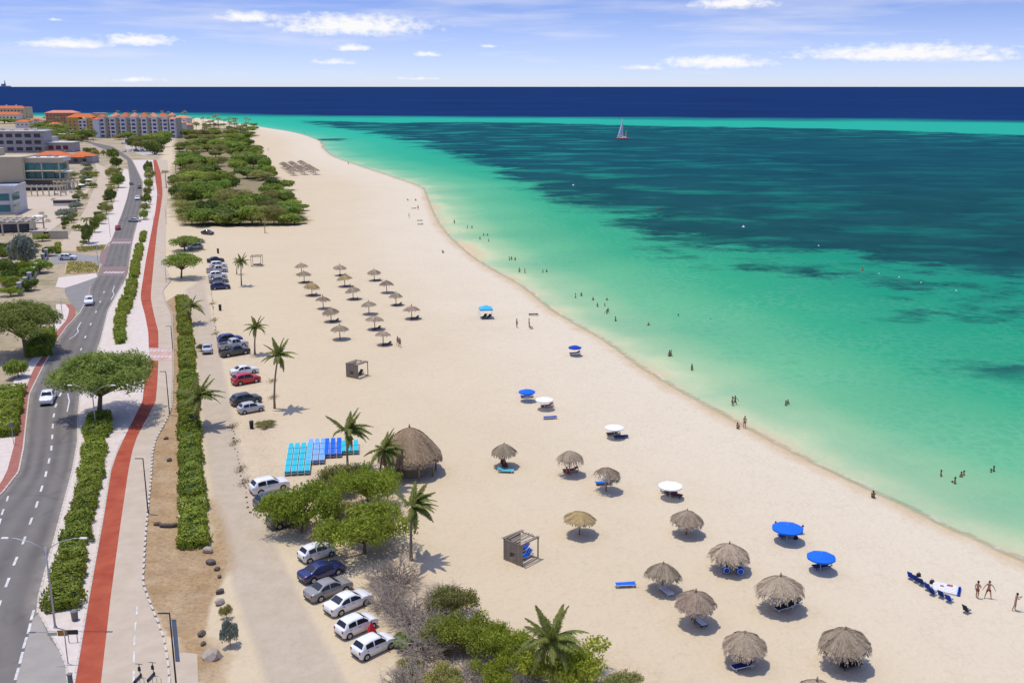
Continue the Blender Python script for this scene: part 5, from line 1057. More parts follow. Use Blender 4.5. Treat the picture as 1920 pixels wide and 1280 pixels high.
def car_meshes(kind):
    s = SPEC[kind]; Ln, Wd, belt, r, ax, top = s['L'], s['W'], s['belt'], s['r'], s['ax'], s['top']; Ht = max(z for _, z in top)
    tx = [a for a, _ in top]; tz = [b for _, b in top]
    fr = np.unique(np.r_[np.linspace(0, 1, 66), tx])
    zt = lambda f: float(np.interp(f, tx, tz))
    def wd(f): e = min(f, 1 - f); return Wd / 2 * (1 - .17 * max(0, (.09 - e) / .09) ** 2)
    def zb(f):
        x = (f - .5) * Ln; z = .19 + .10 * max(0, (.05 - min(f, 1 - f)) / .05)
        for a in ax:
            d = abs(x - a); R_ = r + .055
            if d < R_: z = max(z, r + math.sqrt(R_ * R_ - d * d) - .03)
        return z
    def bl(f): return min(belt + .04 * (1 - f), zt(f) - .02)
    def wr(f): w = wd(f); z = zt(f); k = max(0, min(1, (z - belt) / (Ht - belt))); return w * lerp(.95, .74, k)
    def sect(f):
        w = wd(f); z0 = zb(f); b = bl(f); z = zt(f); q = wr(f); zm = max(lerp(.3, b, .55), z0 + .02); b = max(b, zm + .02)
        return [(0, z0), (w * .86, z0), (w * .985, z0 + .03), (w, zm), (w * .965, b), (q + .015, z - .055 if z - b > .12 else lerp(b, z, .6)), (q - .1, z), (0, z + .025)]
    vs = []; m = len(fr); K = 8
    for f in fr:
        sc = sect(f); x = (f - .5) * Ln
        vs += [(x, y, z) for y, z in sc] + [(x, -y, z) for y, z in sc[-2:0:-1]]
    K2 = 14; fs = [(i * K2 + j, i * K2 + (j + 1) % K2, (i + 1) * K2 + (j + 1) % K2, (i + 1) * K2 + j) for i in range(m - 1) for j in range(K2)] + [tuple(range(K2))[::-1], tuple((m - 1) * K2 + j for j in range(K2))]
    body = MB(); body.add(vs, [f[::-1] for f in fs], True)
    def screen(f0, f1, n=6, inset=.05):
        mb = MB(); v = []; M_ = 7
        for i in range(n):
            f = lerp(f0, f1, i / (n - 1)); q = wr(f) - .1 - inset * .3; x = (f - .5) * Ln
            for j in range(M_): t = -1 + 2 * j / (M_ - 1); v.append((x, t * q, zt(f) + .025 * (1 - abs(t)) + .014))
        mb.add(v, [(i * M_ + j, (i + 1) * M_ + j, (i + 1) * M_ + j + 1, i * M_ + j + 1) for i in range(n - 1) for j in range(M_ - 1)], True); return mb
    def sidew(f0, f1, sg, n=7):
        mb = MB(); v = []
        for i in range(n):
            f = lerp(f0, f1, i / (n - 1)); sc = sect(f); a, b = sc[4], sc[5]; x = (f - .5) * Ln
            for t in (.10, .90): v.append((x, sg * (lerp(a[0], b[0], t) + .012), lerp(a[1], b[1], t)))
        fs = [(2 * i, 2 * i + 2, 2 * i + 3, 2 * i + 1) for i in range(n - 1)]; mb.add(v, fs if sg < 0 else [q[::-1] for q in fs], True); return mb
    d = {'body': body.mesh('body', None), 'windscreen': screen(*s['ws']).mesh('windscreen', glassm), 'rear_window': screen(*s['rw']).mesh('rear_window', glassm)}
    d['side'] = [sidew(f0, f1, sg).mesh('side_window', glassm) for sg in (-1, 1) for (f0, f1) in s['sw']]
    t = MB().lathe([(r * .62, -.1), (r * .93, -.105), (r, -.07), (r, .07), (r * .93, .105), (r * .62, .1)], 18, axis='Y'); d['tyre'] = t.mesh('wheel', tyrem)
    rm = MB().lathe([(.0, .085), (r * .2, .088), (r * .24, .07), (r * .55, .08), (r * .64, .098), (r * .64, -.09)], 15, axis='Y'); rm.lathe([(r * .64, -.098), (r * .55, -.08), (r * .24, -.07), (r * .2, -.088), (0, -.085)], 15, axis='Y'); d['rim'] = rm.mesh('rim', rimm)
    ub = MB().box((0, 0, .36), (Ln * .9, Wd * .62, .3)); d['under'] = ub.mesh('underbody', under)
    zl = zt(.02) * .86; lampw = .3
    d['tail'] = MB().bbox((0, 0, 0), (.14, .22, .2 if kind != 'hatch' else .26), .04).mesh('tail_light', redl); d['head'] = MB().bbox((0, 0, 0), (.26, .3, .13), .05).mesh('headlight', headl)
    d['mirror'] = MB().bbox((0, 0, 0), (.12, .2, .13), .04).mesh('mirror', None); d['plate'] = MB().box((0, 0, 0), (.012, .46, .12)).mesh('licence_plate', platem)
    d['bump'] = MB().bbox((0, 0, 0), (.1, Wd * .72, .14), .04).mesh('bumper', trim); d['handle'] = MB().bbox((0, 0, 0), (.2, .03, .035), .01).mesh('door_handle', trim); d['zt'] = zt; d['wd'] = wd; d['belt'] = belt
    return d
def colored(me, m):
    key = (me.name, m.name)
    if key not in CARS: c = me.copy(); c.materials.clear(); c.materials.append(m); CARS[key] = c
    return CARS[key]
for k in SPEC: CARS[k] = car_meshes(k)
def car(kind, xy, heading, m, label, z=.0, group=None, rails=False):
    s = SPEC[kind]; d = CARS[kind]; Ln, Wd, r = s['L'], s['W'], s['r']; t = empty('pickup_truck' if kind == 'pickup' else 'car', (*xy, z), heading); tag(t, label, 'pickup' if kind == 'pickup' else 'car', group)
    b = obj('body', colored(d['body'], m), t); obj('windscreen', d['windscreen'], t); obj('rear_window', d['rear_window'], t); obj('underbody', d['under'], t)
    for w in d['side']: obj('side_window', w, t)
    for x in s['ax']:
        for sg in (-1, 1): w = obj('wheel', d['tyre'], t, (x, sg * (Wd / 2 - .105), r)); obj('rim', d['rim'], w)
    zr, zf = d['zt'](.015) * .84, d['zt'](.96) * .86
    for sg in (-1, 1):
        obj('tail_light', d['tail'], t, (-Ln / 2 + .075, sg * (d['wd'](.02) - .14), zr)); obj('headlight', d['head'], t, (Ln / 2 - .16, sg * (d['wd'](.97) - .2), zf)); obj('mirror', colored(d['mirror'], m), t, (Ln * (s['ws'][1] - .5) - .12, sg * (Wd / 2 + .06), s['belt'] + .07))
        for f0, f1 in s['sw']: obj('door_handle', d['handle'], b, ((lerp(f0, f1, .18) - .5) * Ln, sg * (Wd / 2 * .985), s['belt'] - .12))
    obj('bumper', d['bump'], t, (-Ln / 2 + .03, 0, .36)); obj('bumper', d['bump'], t, (Ln / 2 - .03, 0, .36)); obj('licence_plate', d['plate'], t, (-Ln / 2 - .02, 0, .52))
    if kind == 'pickup':
        for sg in (-1, 1): MB().bbox((-Ln * .315, sg * (Wd / 2 - .07), .95), (Ln * .36, .1, .3), .03).build('bed_side', m, t)
        MB().bbox((-Ln / 2 + .06, 0, .95), (.08, Wd - .16, .3), .03).build('tailgate', m, t); MB().box((-Ln * .315, 0, .878), (Ln * .35, Wd - .26, .02)).build('bed_floor', trim, t)
    return t
def car_px(kind, u, v, hd, m, label, **k): return car(kind, P(u, v, .6), R(hd), m, label, **k)
GP = 'cars parked beside the beach lane'
for a in [('hatch', 700, 1208, 44, PW, 'small white hatchback nearest the camera in the lower parked row'), ('hatch', 668, 1170, 43, PW, 'small white hatchback, second nearest in the lower parked row'), ('sedan', 653, 1127, 44, PW, 'white sedan between the grey sedan and the small hatchbacks'), ('sedan', 616, 1102, 42, PTA, 'grey sedan between the dark blue car and the white sedan'), ('sedan', 603, 1069, 40, PB, 'dark blue car in the lower parked row'), ('hatch', 594, 1034, 40, PW, 'white hatchback under the bright green tree, farthest of the lower row'), ('suv', 540, 972, 35, PBR, 'brown car half hidden under the bright green tree'), ('suv', 514, 938, 35, PD, 'dark car squeezed between the white car and the green tree'), ('suv', 505, 910, 33, PW, 'white car beside the turquoise lounger block'),
          ('hatch', 470, 764, 35, PS, 'silver hatchback in front of a dark grey car'), ('suv', 461, 749, 35, PD, 'dark grey car behind the silver hatchback'), ('suv', 461, 711, 38, PR, 'bright red car beside the tall palm'), ('sedan', 458, 694, 35, PW, 'white sedan behind the red car'), ('pickup', 440, 659, 38, PD, 'dark grey pickup beside the short palm'), ('pickup', 437, 646, 38, PS, 'silver pickup between the navy car and the dark pickup'), ('suv', 431, 636, 30, PB, 'navy blue car at the back of the trio by the short palm'),
          ('suv', 413, 537, 20, PB, 'dark blue car at the near end of the far parked cluster'), ('sedan', 410, 525, 20, PG, 'grey car second in the far parked cluster'), ('suv', 408, 516, 22, PW, 'white car third in the far parked cluster'), ('pickup', 407, 506, 24, PS, 'silver pickup fourth in the far parked cluster'), ('suv', 409, 497, 24, PW, 'white van-like car fifth in the far parked cluster'), ('sedan', 404, 487, 20, PK, 'black car under the tree at the back of the far cluster'),
          ('suv', 366, 463, -150, PS, 'silver grey car in the turning loop beyond the divi tree'), ('sedan', 370, 452, 30, PW, 'white car behind the silver one in the turning loop'), ('sedan', 389, 436, -30, PK, 'black car alone in front of the thicket'), ('suv', 350, 458, 60, PD, 'dark car under the low spreading tree')]: car_px(*a, group=GP)
car_px('sedan', 388, 653, 107, PS, 'silver car driving away along the beach lane', z=.0)
car_px('suv', 167, 565, 290, PW, 'white car coming towards the camera on the coast road', z=.03); car_px('pickup', 90, 745, 287, PW, 'white pickup coming towards the camera by the big tree', z=.03)
car_px('suv', 127, 483, 5, PW, 'white car leaving the side road by the garden wall', z=.034); car_px('hatch', 221, 427, 108, PR, 'small red car driving away on the coast road', z=.03); car_px('sedan', 252, 413, 170, PS, 'silver car turning across the far coast road', z=.03); car_px('suv', 258, 372, 285, PW, 'white car far up the coast road', z=.03); car_px('hatch', 262, 351, 288, PK, 'dark car far up the coast road before the bend', z=.03); car_px('hatch', 246, 344, 105, PG, 'grey car stopped at the kerb before the bend', z=.03)
random.seed(9)
for k in range(14): car_px(random.choice(['sedan', 'suv', 'hatch']), lerp(232, 300, (k % 7) / 6) + random.uniform(-2, 2), [270, 284][k // 7] + random.uniform(-1.5, 1.5), random.choice([0, 90, 45]), random.choice([PW, PD, PS, PG, PW]), '%s car from the left in the %s row of the resort car park' % (ORD[k % 7], 'back' if k < 7 else 'front'), group='cars in the resort car park', z=.03)
# ================================================================== street furniture
steel = mat('galvanised_steel', (.46, .46, .45), (.38, .38, .37), 2, .45, metal=.5); blackm = mat('black_metal', (.025, .027, .03), rough=.5); greym = mat('grey_bin', (.18, .185, .19), (.14, .145, .15), 4, .7); solar = mat('solar_panel', (.05, .10, .18), (.20, .30, .42), 1.2, .15, spec=.6, stretch=(1, 1, .5))
def double_lamp(ub, vb, vt, arm, label, rz=0.0):
    h = top_height(vb, vt); t = empty('street_lamp', (*P(ub, vb), .12), rz); tag(t, label, 'street lamp', 'street lamps'); MB().tube([(0, 0, 0), (0, 0, h * .5), (0, 0, h)], [.1, .085, .065], 8).build('pole', steel, t); MB().lathe([(.16, 0), (.16, .12), (.1, .16)], 10).build('base', steel, t)
    for s in (-1, 1):
        a = MB().tube([(0, 0, h - .9), (s * .25, 0, h - .1), (s * arm * .4, 0, h + .45), (s * arm * .8, 0, h + .8), (s * arm, 0, h + .85)], [.045, .045, .04, .035, .03], 6).build('arm', steel, t)
        MB().bbox((s * (arm + .28), 0, h + .84), (.62, .24, .13), .05).build('lamp_head', whitep, a)
double_lamp(181, 810, 735, 2.6, 'double-armed street lamp in front of the big umbrella tree'); double_lamp(104, 1178, 1028, 3.0, 'double-armed street lamp at the near end of the median')
def single_lamp(ub, vb, vt, label, panel=False):
    h = top_height(vb, vt); t = empty('path_lamp', (*P(ub, vb), .05)); tag(t, label, 'path lamp', 'slim black path lamps'); MB().tube([(0, 0, 0), (0, 0, h)], [.075, .055], 8).build('pole', blackm, t); MB().lathe([(.13, 0), (.13, .05), (.08, .08)], 10).build('base', blackm, t)
    MB().bbox((-.42, 0, h), (.9, .16, .06), .02).build('lamp_head', blackm, t)
    if panel: MB().bbox((.28, 0, h * .66), (.34, .05, h * .52), .02).build('banner', solar, t); MB().tube([(.02, 0, h * .92), (.44, 0, h * .92)], .02, 5).build('banner_arm', blackm, t)
single_lamp(318, 777, 697, 'slim black lamp beside the promenade near the path crossing'); single_lamp(278, 962, 860, 'slim black lamp at the edge of the dirt strip, middle one'); single_lamp(332, 1300, 1150, 'nearest slim lamp with a blue banner beside the promenade', True); single_lamp(324, 655, 612, 'slim black lamp at the brick path crossing')
for i, (u, v, vt) in enumerate([(312, 530, 492), (290, 440, 405), (300, 395, 365), (207, 445, 400), (185, 505, 455), (118, 600, 560), (312, 420, 385)]):
    h = top_height(v, vt); t = empty('lamp_post', (*P(u, v), 0)); tag(t, '%s thin far lamp post by the road, %s' % (ORD[i], ['by the promenade bend', 'beside the red path', 'near the thicket', 'on the left verge', 'at the dotted crossing', 'by the bus bay', 'at the car park entry'][i]), 'lamp post', 'thin far lamp posts'); MB().tube([(0, 0, 0), (0, 0, h)], .06, 6).build('pole', steel, t); MB().bbox((.3, 0, h), (.7, .15, .06), .02).build('lamp_head', steel, t)
def bin_(u, v, m, label, h=1.05, r=.3):
    t = empty('litter_bin', (*P(u, v), .0)); tag(t, label, 'bin', 'litter bins'); MB().lathe([(0, 0), (r * .85, 0), (r, h * .9), (r * 1.05, h * .9), (r * 1.05, h * .95)], 14).build('barrel', m, t); MB().lathe([(r * 1.06, h * .95), (r * .8, h * 1.06), (0, h * 1.1)], 14).build('lid', m, t)
bin_(472, 803, blackm, 'black litter bin below the silver hatchback'); bin_(409, 475, blackm, 'black litter bin by the turning loop', 1.3); bin_(413, 582, blackm, 'black litter bin beside the lane beyond the navy car', 1.2); bin_(141, 1164, greym, 'grey litter bin on the white gravel by the sign', 1.0)
def sign_frame():
    t = empty('direction_sign', (*P(128, 1246), .12), R(4)); tag(t, 'brown direction sign on thin posts at the tip of the median', 'sign'); h = 3.0
    MB().tube([(0, 0, 0), (0, 0, h)], .045, 6).build('post', steel, t); MB().bbox((-.15, 0, h - .25), (.75, .04, .5), .01).build('sign_board', mat('sign_brown', (.33, .16, .03), (.38, .2, .05), 2, .6), t); MB().bbox((-.95, 0, h - .3), (.75, .04, .3), .01).build('pale_board', mat('sign_pale', (.55, .52, .40), rough=.6), t)
    t2 = empty('dark_sign', (*P(138, 1206), .12), R(4)); tag(t2, 'small dark panel sign on two legs by the red path', 'sign')
    for x in (-.35, .35): MB().tube([(x, 0, 0), (x, 0, 1.0)], .03, 5).build('leg', blackm, t2)
    MB().bbox((0, 0, .95), (.95, .05, .42), .015).build('panel', blackm, t2)
    t3 = empty('small_post', (*P(133, 1285), .12)); tag(t3, 'short grey post at the very tip of the median', 'post'); MB().bbox((0, 0, .45), (.3, .3, .9), .04).build('shaft', greym, t3); MB().bbox((0, 0, .92), (.36, .36, .06), .02).build('cap', greym, t3)
    t4 = empty('round_sign', (*P(26, 834), .1)); tag(t4, 'round dark road sign on a thin post at the left verge', 'sign'); MB().tube([(0, 0, 0), (0, 0, 2.6)], .04, 6).build('post', steel, t4); MB().lathe([(0, -.03), (.33, -.02), (.36, 0), (.33, .02), (0, .03)], 16, (0, -.06, 2.7), 'Y').build('disc', greym, t4)
sign_frame()
def scooter(u, v, label, rz):
    t = empty('kick_scooter', (*P(u, v, .1), .1), rz); tag(t, label, 'scooter', 'scooters at the dock')
    MB().bbox((0, 0, .16), (.95, .2, .07), .03).build('deck', blackm, t); MB().tube([(.45, 0, .12), (.38, 0, 1.15)], .035, 6).build('stem', blackm, t); MB().tube([(.38, -.3, 1.15), (.38, 0, 1.17), (.38, .3, 1.15)], .022, 6).build('handlebar', blackm, t); MB().bbox((.36, 0, .75), (.14, .24, .34), .05).build('battery_pack', blackm, t)
    for x in (-.45, .5): MB().lathe([(.04, -.035), (.12, -.03), (.12, .03), (.04, .035)], 12, (x, 0, .12), 'Y').build('wheel', tyrem, t)
scooter(258, 1274, 'left black scooter standing at the dock at the bottom', R(80)); scooter(283, 1271, 'right black scooter standing at the dock at the bottom', R(80))
t = empty('scooter_dock', (*P(278, 1284, .1), .1)); tag(t, 'black dock rail holding the two scooters', 'dock'); MB().bbox((0, 0, .12), (2.3, .12, .1), .02).build('rail', blackm, t)
for k in range(7): MB().tube([(-.95 + k * .33, 0, .1), (-.95 + k * .33, 0, .62)], .018, 5).build('hoop', blackm, t)
# boulders and logs
rockm = mat('boulder', (.30, .25, .20), (.46, .39, .31), 1.6, .95, .05, 5, .1); darkrock = mat('dark_boulder', (.09, .075, .065), (.17, .14, .12), 2.5, .95, .04, 5, .1)
def rock(u, v, s, label, m=rockm, seed=0):
    bm = bmesh.new(); bmesh.ops.create_icosphere(bm, subdivisions=2, radius=1); rg = random.Random(seed)
    ax = [Vector((rg.gauss(0, 1), rg.gauss(0, 1), rg.gauss(0, 1))).normalized() for _ in range(7)]; of = [rg.uniform(.55, .85) for _ in range(7)]
    for vt in bm.verts:
        for a, o in zip(ax, of):
            d = vt.co.dot(a)
            if d > o: vt.co -= a * (d - o)
        vt.co.x *= s[0]; vt.co.y *= s[1]; vt.co.z = vt.co.z * s[2] + s[2] * .45
    me = bpy.data.meshes.new('boulder'); bm.to_mesh(me); bm.free(); me.materials.append(m); tag(obj('boulder', me, None, (*P(u, v), 0), (0, 0, rg.uniform(0, 6))), label, 'boulder', 'boulders on the dirt')
RK = [(390, 1034, .5, 0, 'pale boulder just below the near hedge block'), (396, 1056, .6, 1, 'dark flat boulder second below the near hedge block'), (407, 1068, .4, 1, 'small dark boulder right of the brown dirt'), (412, 1082, .3, 1, 'smallest dark stone right of the brown dirt'), (413, 1111, .5, 1, 'dark upright boulder halfway down the dirt edge'), (411, 1131, .5, 0, 'pale boulder above the young shrubs'), (378, 1190, .5, 1, 'two-tone boulder beside the nearest lamp banner'), (400, 1233, .8, 0, 'large pale boulder left of the grey green shrub'), (318, 864, .45, 1, 'dark boulder on the upper dirt strip by the lamp'), (311, 823, .4, 1, 'dark stone in the dirt strip below the path lamp'), (295, 984, .45, 1, 'dark stump at the left end of the fallen log'), (384, 1024, .3, 1, 'small dark stone touching the near hedge block'), (336, 762, .35, 1, 'dark stone beside the hedge near the path lamp'), (382, 1208, .35, 1, 'small dark stone below the two-tone boulder')]
for i, (u, v, s, m, lab) in enumerate(RK): rock(u, v, (s * (1.2 if not m else .95), s * (.9 if not m else .72), s * (.75 if not m else .62)), lab, [rockm, darkrock][m], i)
x, y = P(316, 987); tag(MB().tube([(-.9, 0, .2), (-.3, -.12, .22), (.4, -.1, .2), (.95, .12, .22)], [.2, .24, .24, .2], 9).build('fallen_log', darkrock, loc=(x, y, 0)), 'curved dark log lying across the dirt strip beside the hedge', 'log')
# line of small stones along the seaward edge of the lane
mb = MB(); rg = random.Random(12)
for line in ([(396, 548), (402, 600), (411, 655)], [(436, 796), (442, 840), (452, 890), (464, 940), (470, 960)]):
    pts_ = resample([P(u, v) for u, v in line], int(sum(math.dist(P(*p), P(*q)) for p, q in zip(line[:-1], line[1:])) / 1.3))
    for x, y in pts_: s_ = rg.uniform(.1, .24); mb.bbox((x + rg.uniform(-.2, .2), y + rg.uniform(-.2, .2), s_ * .35), (s_ * 1.4, s_, s_ * .8), .06, rg.uniform(0, 3))
tag(mb.build('edge_stones', darkrock), 'broken line of small stones along the lane edge', 'stones', kind='stuff')
x, y = P(697, 1180, .5); t = empty('red_cloth', (x, y, 0), .6); tag(t, 'red cloth draped over a stand between the two small white hatchbacks', 'cloth')
MB().add([(0, 0, 1.35), (.35, .3, .35), (-.3, .38, .3), (-.38, -.28, .38), (.32, -.35, .3)], [(0, 1, 2), (0, 2, 3), (0, 3, 4), (0, 4, 1)]).build('drape', REDF, t); MB().tube([(0, 0, 0), (0, 0, 1.4)], .02, 5).build('stand', blackm, t)
# ================================================================== buildings
wallw = mat('plaster_white', (.68, .64, .60), (.62, .585, .55), .3, .9); cream = mat('plaster_cream', (.48, .41, .28), (.53, .46, .33), .25, .9); ochre = mat('plaster_ochre', (.52, .30, .07), (.58, .36, .11), .3, .9); greyw = mat('plaster_grey', (.34, .31, .31), (.40, .37, .37), .3, .9); stonew = mat('plaster_stone', (.40, .34, .24), (.48, .42, .31), .3, .9)
roofm = mat('roof_tiles', (.50, .11, .03), (.60, .17, .05), .8, .85, .05, 3); roofp = mat('roof_tiles_pale', (.55, .20, .12), (.62, .28, .19), .8, .85, .05, 3); flatroof = mat('flat_roof', (.55, .54, .53), (.48, .47, .46), .2, .9); winm = mat('window_glass', (.012, .02, .045), (.02, .04, .09), .5, .12, spec=.5); winblue = mat('window_blue', (.02, .05, .14), (.03, .08, .20), .5, .12, spec=.5); tealg = mat('teal_glass', (.02, .13, .16), (.03, .20, .22), .3, .1, spec=.6); beamm = mat('pergola_beam', (.48, .42, .30), (.55, .49, .36), 1, .85)
WIN = {}
def win(t, x, z, w, h, y=-.05, m=winm, rz=0, name='window', frame=True):
    key = (round(w, 2), round(h, 2), m.name)
    if key not in WIN:
        f = MB()
        for s in (-1, 1): f.box((s * (w / 2 + .06), 0, 0), (.12, .12, h + .24)); f.box((0, 0, s * (h / 2 + .06)), (w, .12, .12))
        WIN[key] = (MB().box((0, 0, 0), (w, .06, h)).mesh('window', m), f.mesh('frame', wallw))
    o = obj(name, WIN[key][0], t, (x, y, z), (0, 0, rz)); 
    if frame: obj('frame', WIN[key][1], o, (0, -.03, 0))
    return o
def boxp(t, name, m, c, d): return MB().box(c, d).build(name, m, t)
def hip(t, name, m, cx, cy, z, w, d, h, k=.35):
    mb = MB(); x, y = w / 2, d / 2; r = max(0, x - y) if x > y else 0; r2 = max(0, y - x) if y > x else 0
    mb.add([(cx - x, cy - y, z), (cx + x, cy - y, z), (cx + x, cy + y, z), (cx - x, cy + y, z), (cx - r - .01, cy - r2, z + h), (cx + r + .01, cy - r2, z + h), (cx + r + .01, cy + r2, z + h), (cx - r - .01, cy + r2, z + h)], [(0, 1, 5, 4), (1, 2, 6, 5), (2, 3, 7, 6), (3, 0, 4, 7), (4, 5, 6, 7), (3, 2, 1, 0)]); return mb.build(name, m, t)
def bld(name, u, v, rz, label): t = empty(name, (*P(u, v), 0), R(rz)); return tag(t, label, 'building')
# white resort with blue balconies
t = bld('resort_block', 182, 259, -3, 'long white resort block with seven towers of dark blue balconies'); m_ = mpp(259); W_ = 152 * m_; H_ = 17.6; bw = W_ / 7.6
boxp(t, 'wall', stonew, (W_ / 2, 9, H_ / 2), (W_, 12, H_))
for k in range(8):
    x = .62 * bw + k * bw * 1.0
    if k == 7: x = W_ - bw * .3
    tw = bw * .52; top = H_ + 1.2 - (2.0 if k == 7 else 0)
    boxp(t, 'tower', wallw, (x, 1.5, top / 2), (tw, 4.6, top)); hip(t, 'tower_roof', roofp if k % 2 else roofm, x, 2.2, top, tw + .8, 6.2, 2.1)
    for f in range(5): win(t, x + tw * .06, 2.0 + f * 3.35, tw * .62, 1.9, -.84, winblue)
    for f in range(5):
        if k < 7: win(t, x + bw * .5, 2.0 + f * 3.35, 1.5, 1.3, 2.97, winm)
    if k < 7: boxp(t, 'gallery', stonew, (x + bw * .5, 2.0, .8), (bw * .4, 1.2, 1.6)); boxp(t, 'parapet', wallw, (x + bw * .5, 2.95, H_ + .25), (bw * .46, .5, .9))
boxp(t, 'gable_wall', mat('gable_blue', (.58, .60, .66), (.62, .64, .7), .2, .9), (1.2, 0.6, 8.2), (5.4, 5.5, 16.4)); hip(t, 'gable_roof', roofm, 2.0, 2.0, 16.45, 9, 9, 2.0); boxp(t, 'roof_deck', flatroof, (W_ / 2, 9, H_ + .1), (W_ - .3, 11.6, .2))
for k in range(7): hip(t, 'rear_roof', [roofp, roofm][k % 2], bw * (1.3 + k * .9), 16, H_ + 2.0, bw * .55, 7, 2.4); boxp(t, 'rear_tower', [cream, wallw][k % 2], (bw * (1.3 + k * .9), 16, H_ / 2 + 1), (bw * .5, 6, H_ + 2))
for i, (u, v, w, h, lab) in enumerate([(330, 252, 22, 11, 'white wing stepping down from the long resort block'), (344, 250, 20, 8, 'lowest pink roofed wing at the right end of the resort'), (338, 243, 34, 12, 'pale roofed wing behind the right end of the resort')]):
    t = bld('resort_wing', u, v, -18, lab); boxp(t, 'wall', [wallw, cream, wallw][i], (0, 5, h / 2), (w * .5, 10, h)); hip(t, 'roof', roofp, 0, 5, h, w * .56, 11.4, 2.6)
    for k in range(3):
        for f in range(int(h // 3.6)): win(t, -w * .16 + k * w * .16, 2 + f * 3.4, 1.6, 1.7, -.03, winblue)
# ochre and cream block left of it
t = bld('ochre_block', 128, 252, 2, 'ochre apartment block with an orange roof left of the white resort'); boxp(t, 'wall', ochre, (5, 6, 8), (11, 12, 16)); boxp(t, 'wall', wallw, (14.5, 5.6, 7), (7.6, 11, 14)); boxp(t, 'wall', ochre, (24, 8, 7.5), (10.5, 12, 15)); hip(t, 'roof', roofm, 12, 9, 16, 27, 14, 3.4); boxp(t, 'stair_tower', cream, (27, 14, 10), (12, 8, 20))
for f in range(4):
    for x in (12.5, 16.5): win(t, x, 2.0 + f * 3.2, 2.2, 1.8, .05, winm)
    for x in (22, 26): win(t, x, 2.2 + f * 3.2, 1.4, 1.5, 1.95, winm)
    for x in (3, 7): win(t, x, 2.2 + f * 3.2, 1.4, 1.5, -.05, winm)
t = bld('terracotta_block', 86, 232, 2, 'terracotta apartment block with tiled roof behind the palms'); boxp(t, 'wall', mat('terracotta', (.42, .17, .09), (.48, .22, .13), .3, .9), (19, 8, 6.5), (38, 14, 13)); hip(t, 'roof', roofp, 19, 8, 13, 40, 16, 3)
for f in range(3):
    for k in range(9): win(t, 3 + k * 4, 2.4 + f * 3.8, 1.8, 1.7, .95, winm)
t = bld('orange_roof_villa', 0, 222, 0, 'apartment house with bright orange roofs and white tanks at far left'); boxp(t, 'wall', cream, (6, 8, 7), (64, 14, 14)); hip(t, 'roof', roofm, 6, 8, 14, 62, 15, 3.6); boxp(t, 'stair_tower', cream, (39, 8, 8), (6, 12, 16))
for x in (8, 22): MB().lathe([(0, 0), (1.1, 0), (1.1, 2), (0, 2.4)], 12, (x, 8, 16.5)).build('water_tank', wallw, t)
for f in range(3):
    for k in range(12): win(t, -22 + k * 5, 2.6 + f * 4, 2.4, 2, .95, winm)
t = bld('orange_roof_house', 12, 228, 0, 'low house with an orange hip roof in front of the far apartments'); boxp(t, 'wall', wallw, (0, 6, 4.5), (34, 11, 9)); hip(t, 'roof', roofm, 0, 6, 9, 37, 13, 3.2)
for k in range(6): win(t, -13 + k * 5, 5, 2.4, 2, .45, winm)
random.seed(19)
for i, (u, v, w, lab) in enumerate([(66, 236, 15, 'small house with an orange hip roof left of the terracotta block'), (100, 243, 13, 'small white house among the trees below the terracotta block'), (42, 240, 16, 'cream house with an orange roof behind the grey building'), (118, 262, 12, 'flat white pavilion at the edge of the far grove'), (84, 268, 14, 'pale flat roofed house just right of the grey building')]):
    t = bld('grove_house', u, v, random.uniform(-12, 12), lab); h = random.uniform(4, 6.5); boxp(t, 'wall', [wallw, cream][i % 2], (0, 5, h / 2), (w, 9, h))
    if i < 3: hip(t, 'roof', roofm, 0, 5, h, w + 1.6, 10.6, 2.4)
    else: boxp(t, 'roof', flatroof, (0, 5, h + .2), (w + 1, 10, .4)); boxp(t, 'roof_unit', greyw, (w * .2, 6, h + .9), (2, 1.4, 1))
    for k in range(3): win(t, -w * .3 + k * w * .3, h * .55, 1.5, 1.4, .45, winm)
# grey modern block
t = bld('grey_block', -30, 287, 4, 'grey modern flat-roofed building with dark window bands'); g = mpp(287)
boxp(t, 'wall', greyw, (18, 9, 7.2), (46, 16, 14.4)); boxp(t, 'roof_slab', flatroof, (18, 8.8, 14.7), (48, 18, .6)); boxp(t, 'parapet', wallw, (18, 15, 15.3), (44, .4, .7)); boxp(t, 'low_wing', greyw, (50, 12, 3.2), (18, 14, 6.4)); boxp(t, 'wing_roof', flatroof, (50, 12, 6.65), (19, 16, .5)); boxp(t, 'balcony_slab', flatroof, (36, .3, 9.6), (12, 2.4, .3)); boxp(t, 'balcony_slab', flatroof, (36, .3, 5.0), (14, 2.4, .3))
for k in range(5): boxp(t, 'roof_unit', [wallw, greyw][k % 2], (2 + k * 8.0, 7 + (k % 2) * 4, 15.55), (2.4, 1.8, 1.1))
for f in range(3):
    for k in range(7): win(t, -1 + k * 6.3, 2.6 + f * 4.6, 4.6, 2.6, .95, winm)
for k in range(3): win(t, 44 + k * 5.0, 3.2, 3.6, 3.0, 4.95, mat('window_maroon', (.09, .02, .03), (.14, .04, .05), .5, .2))
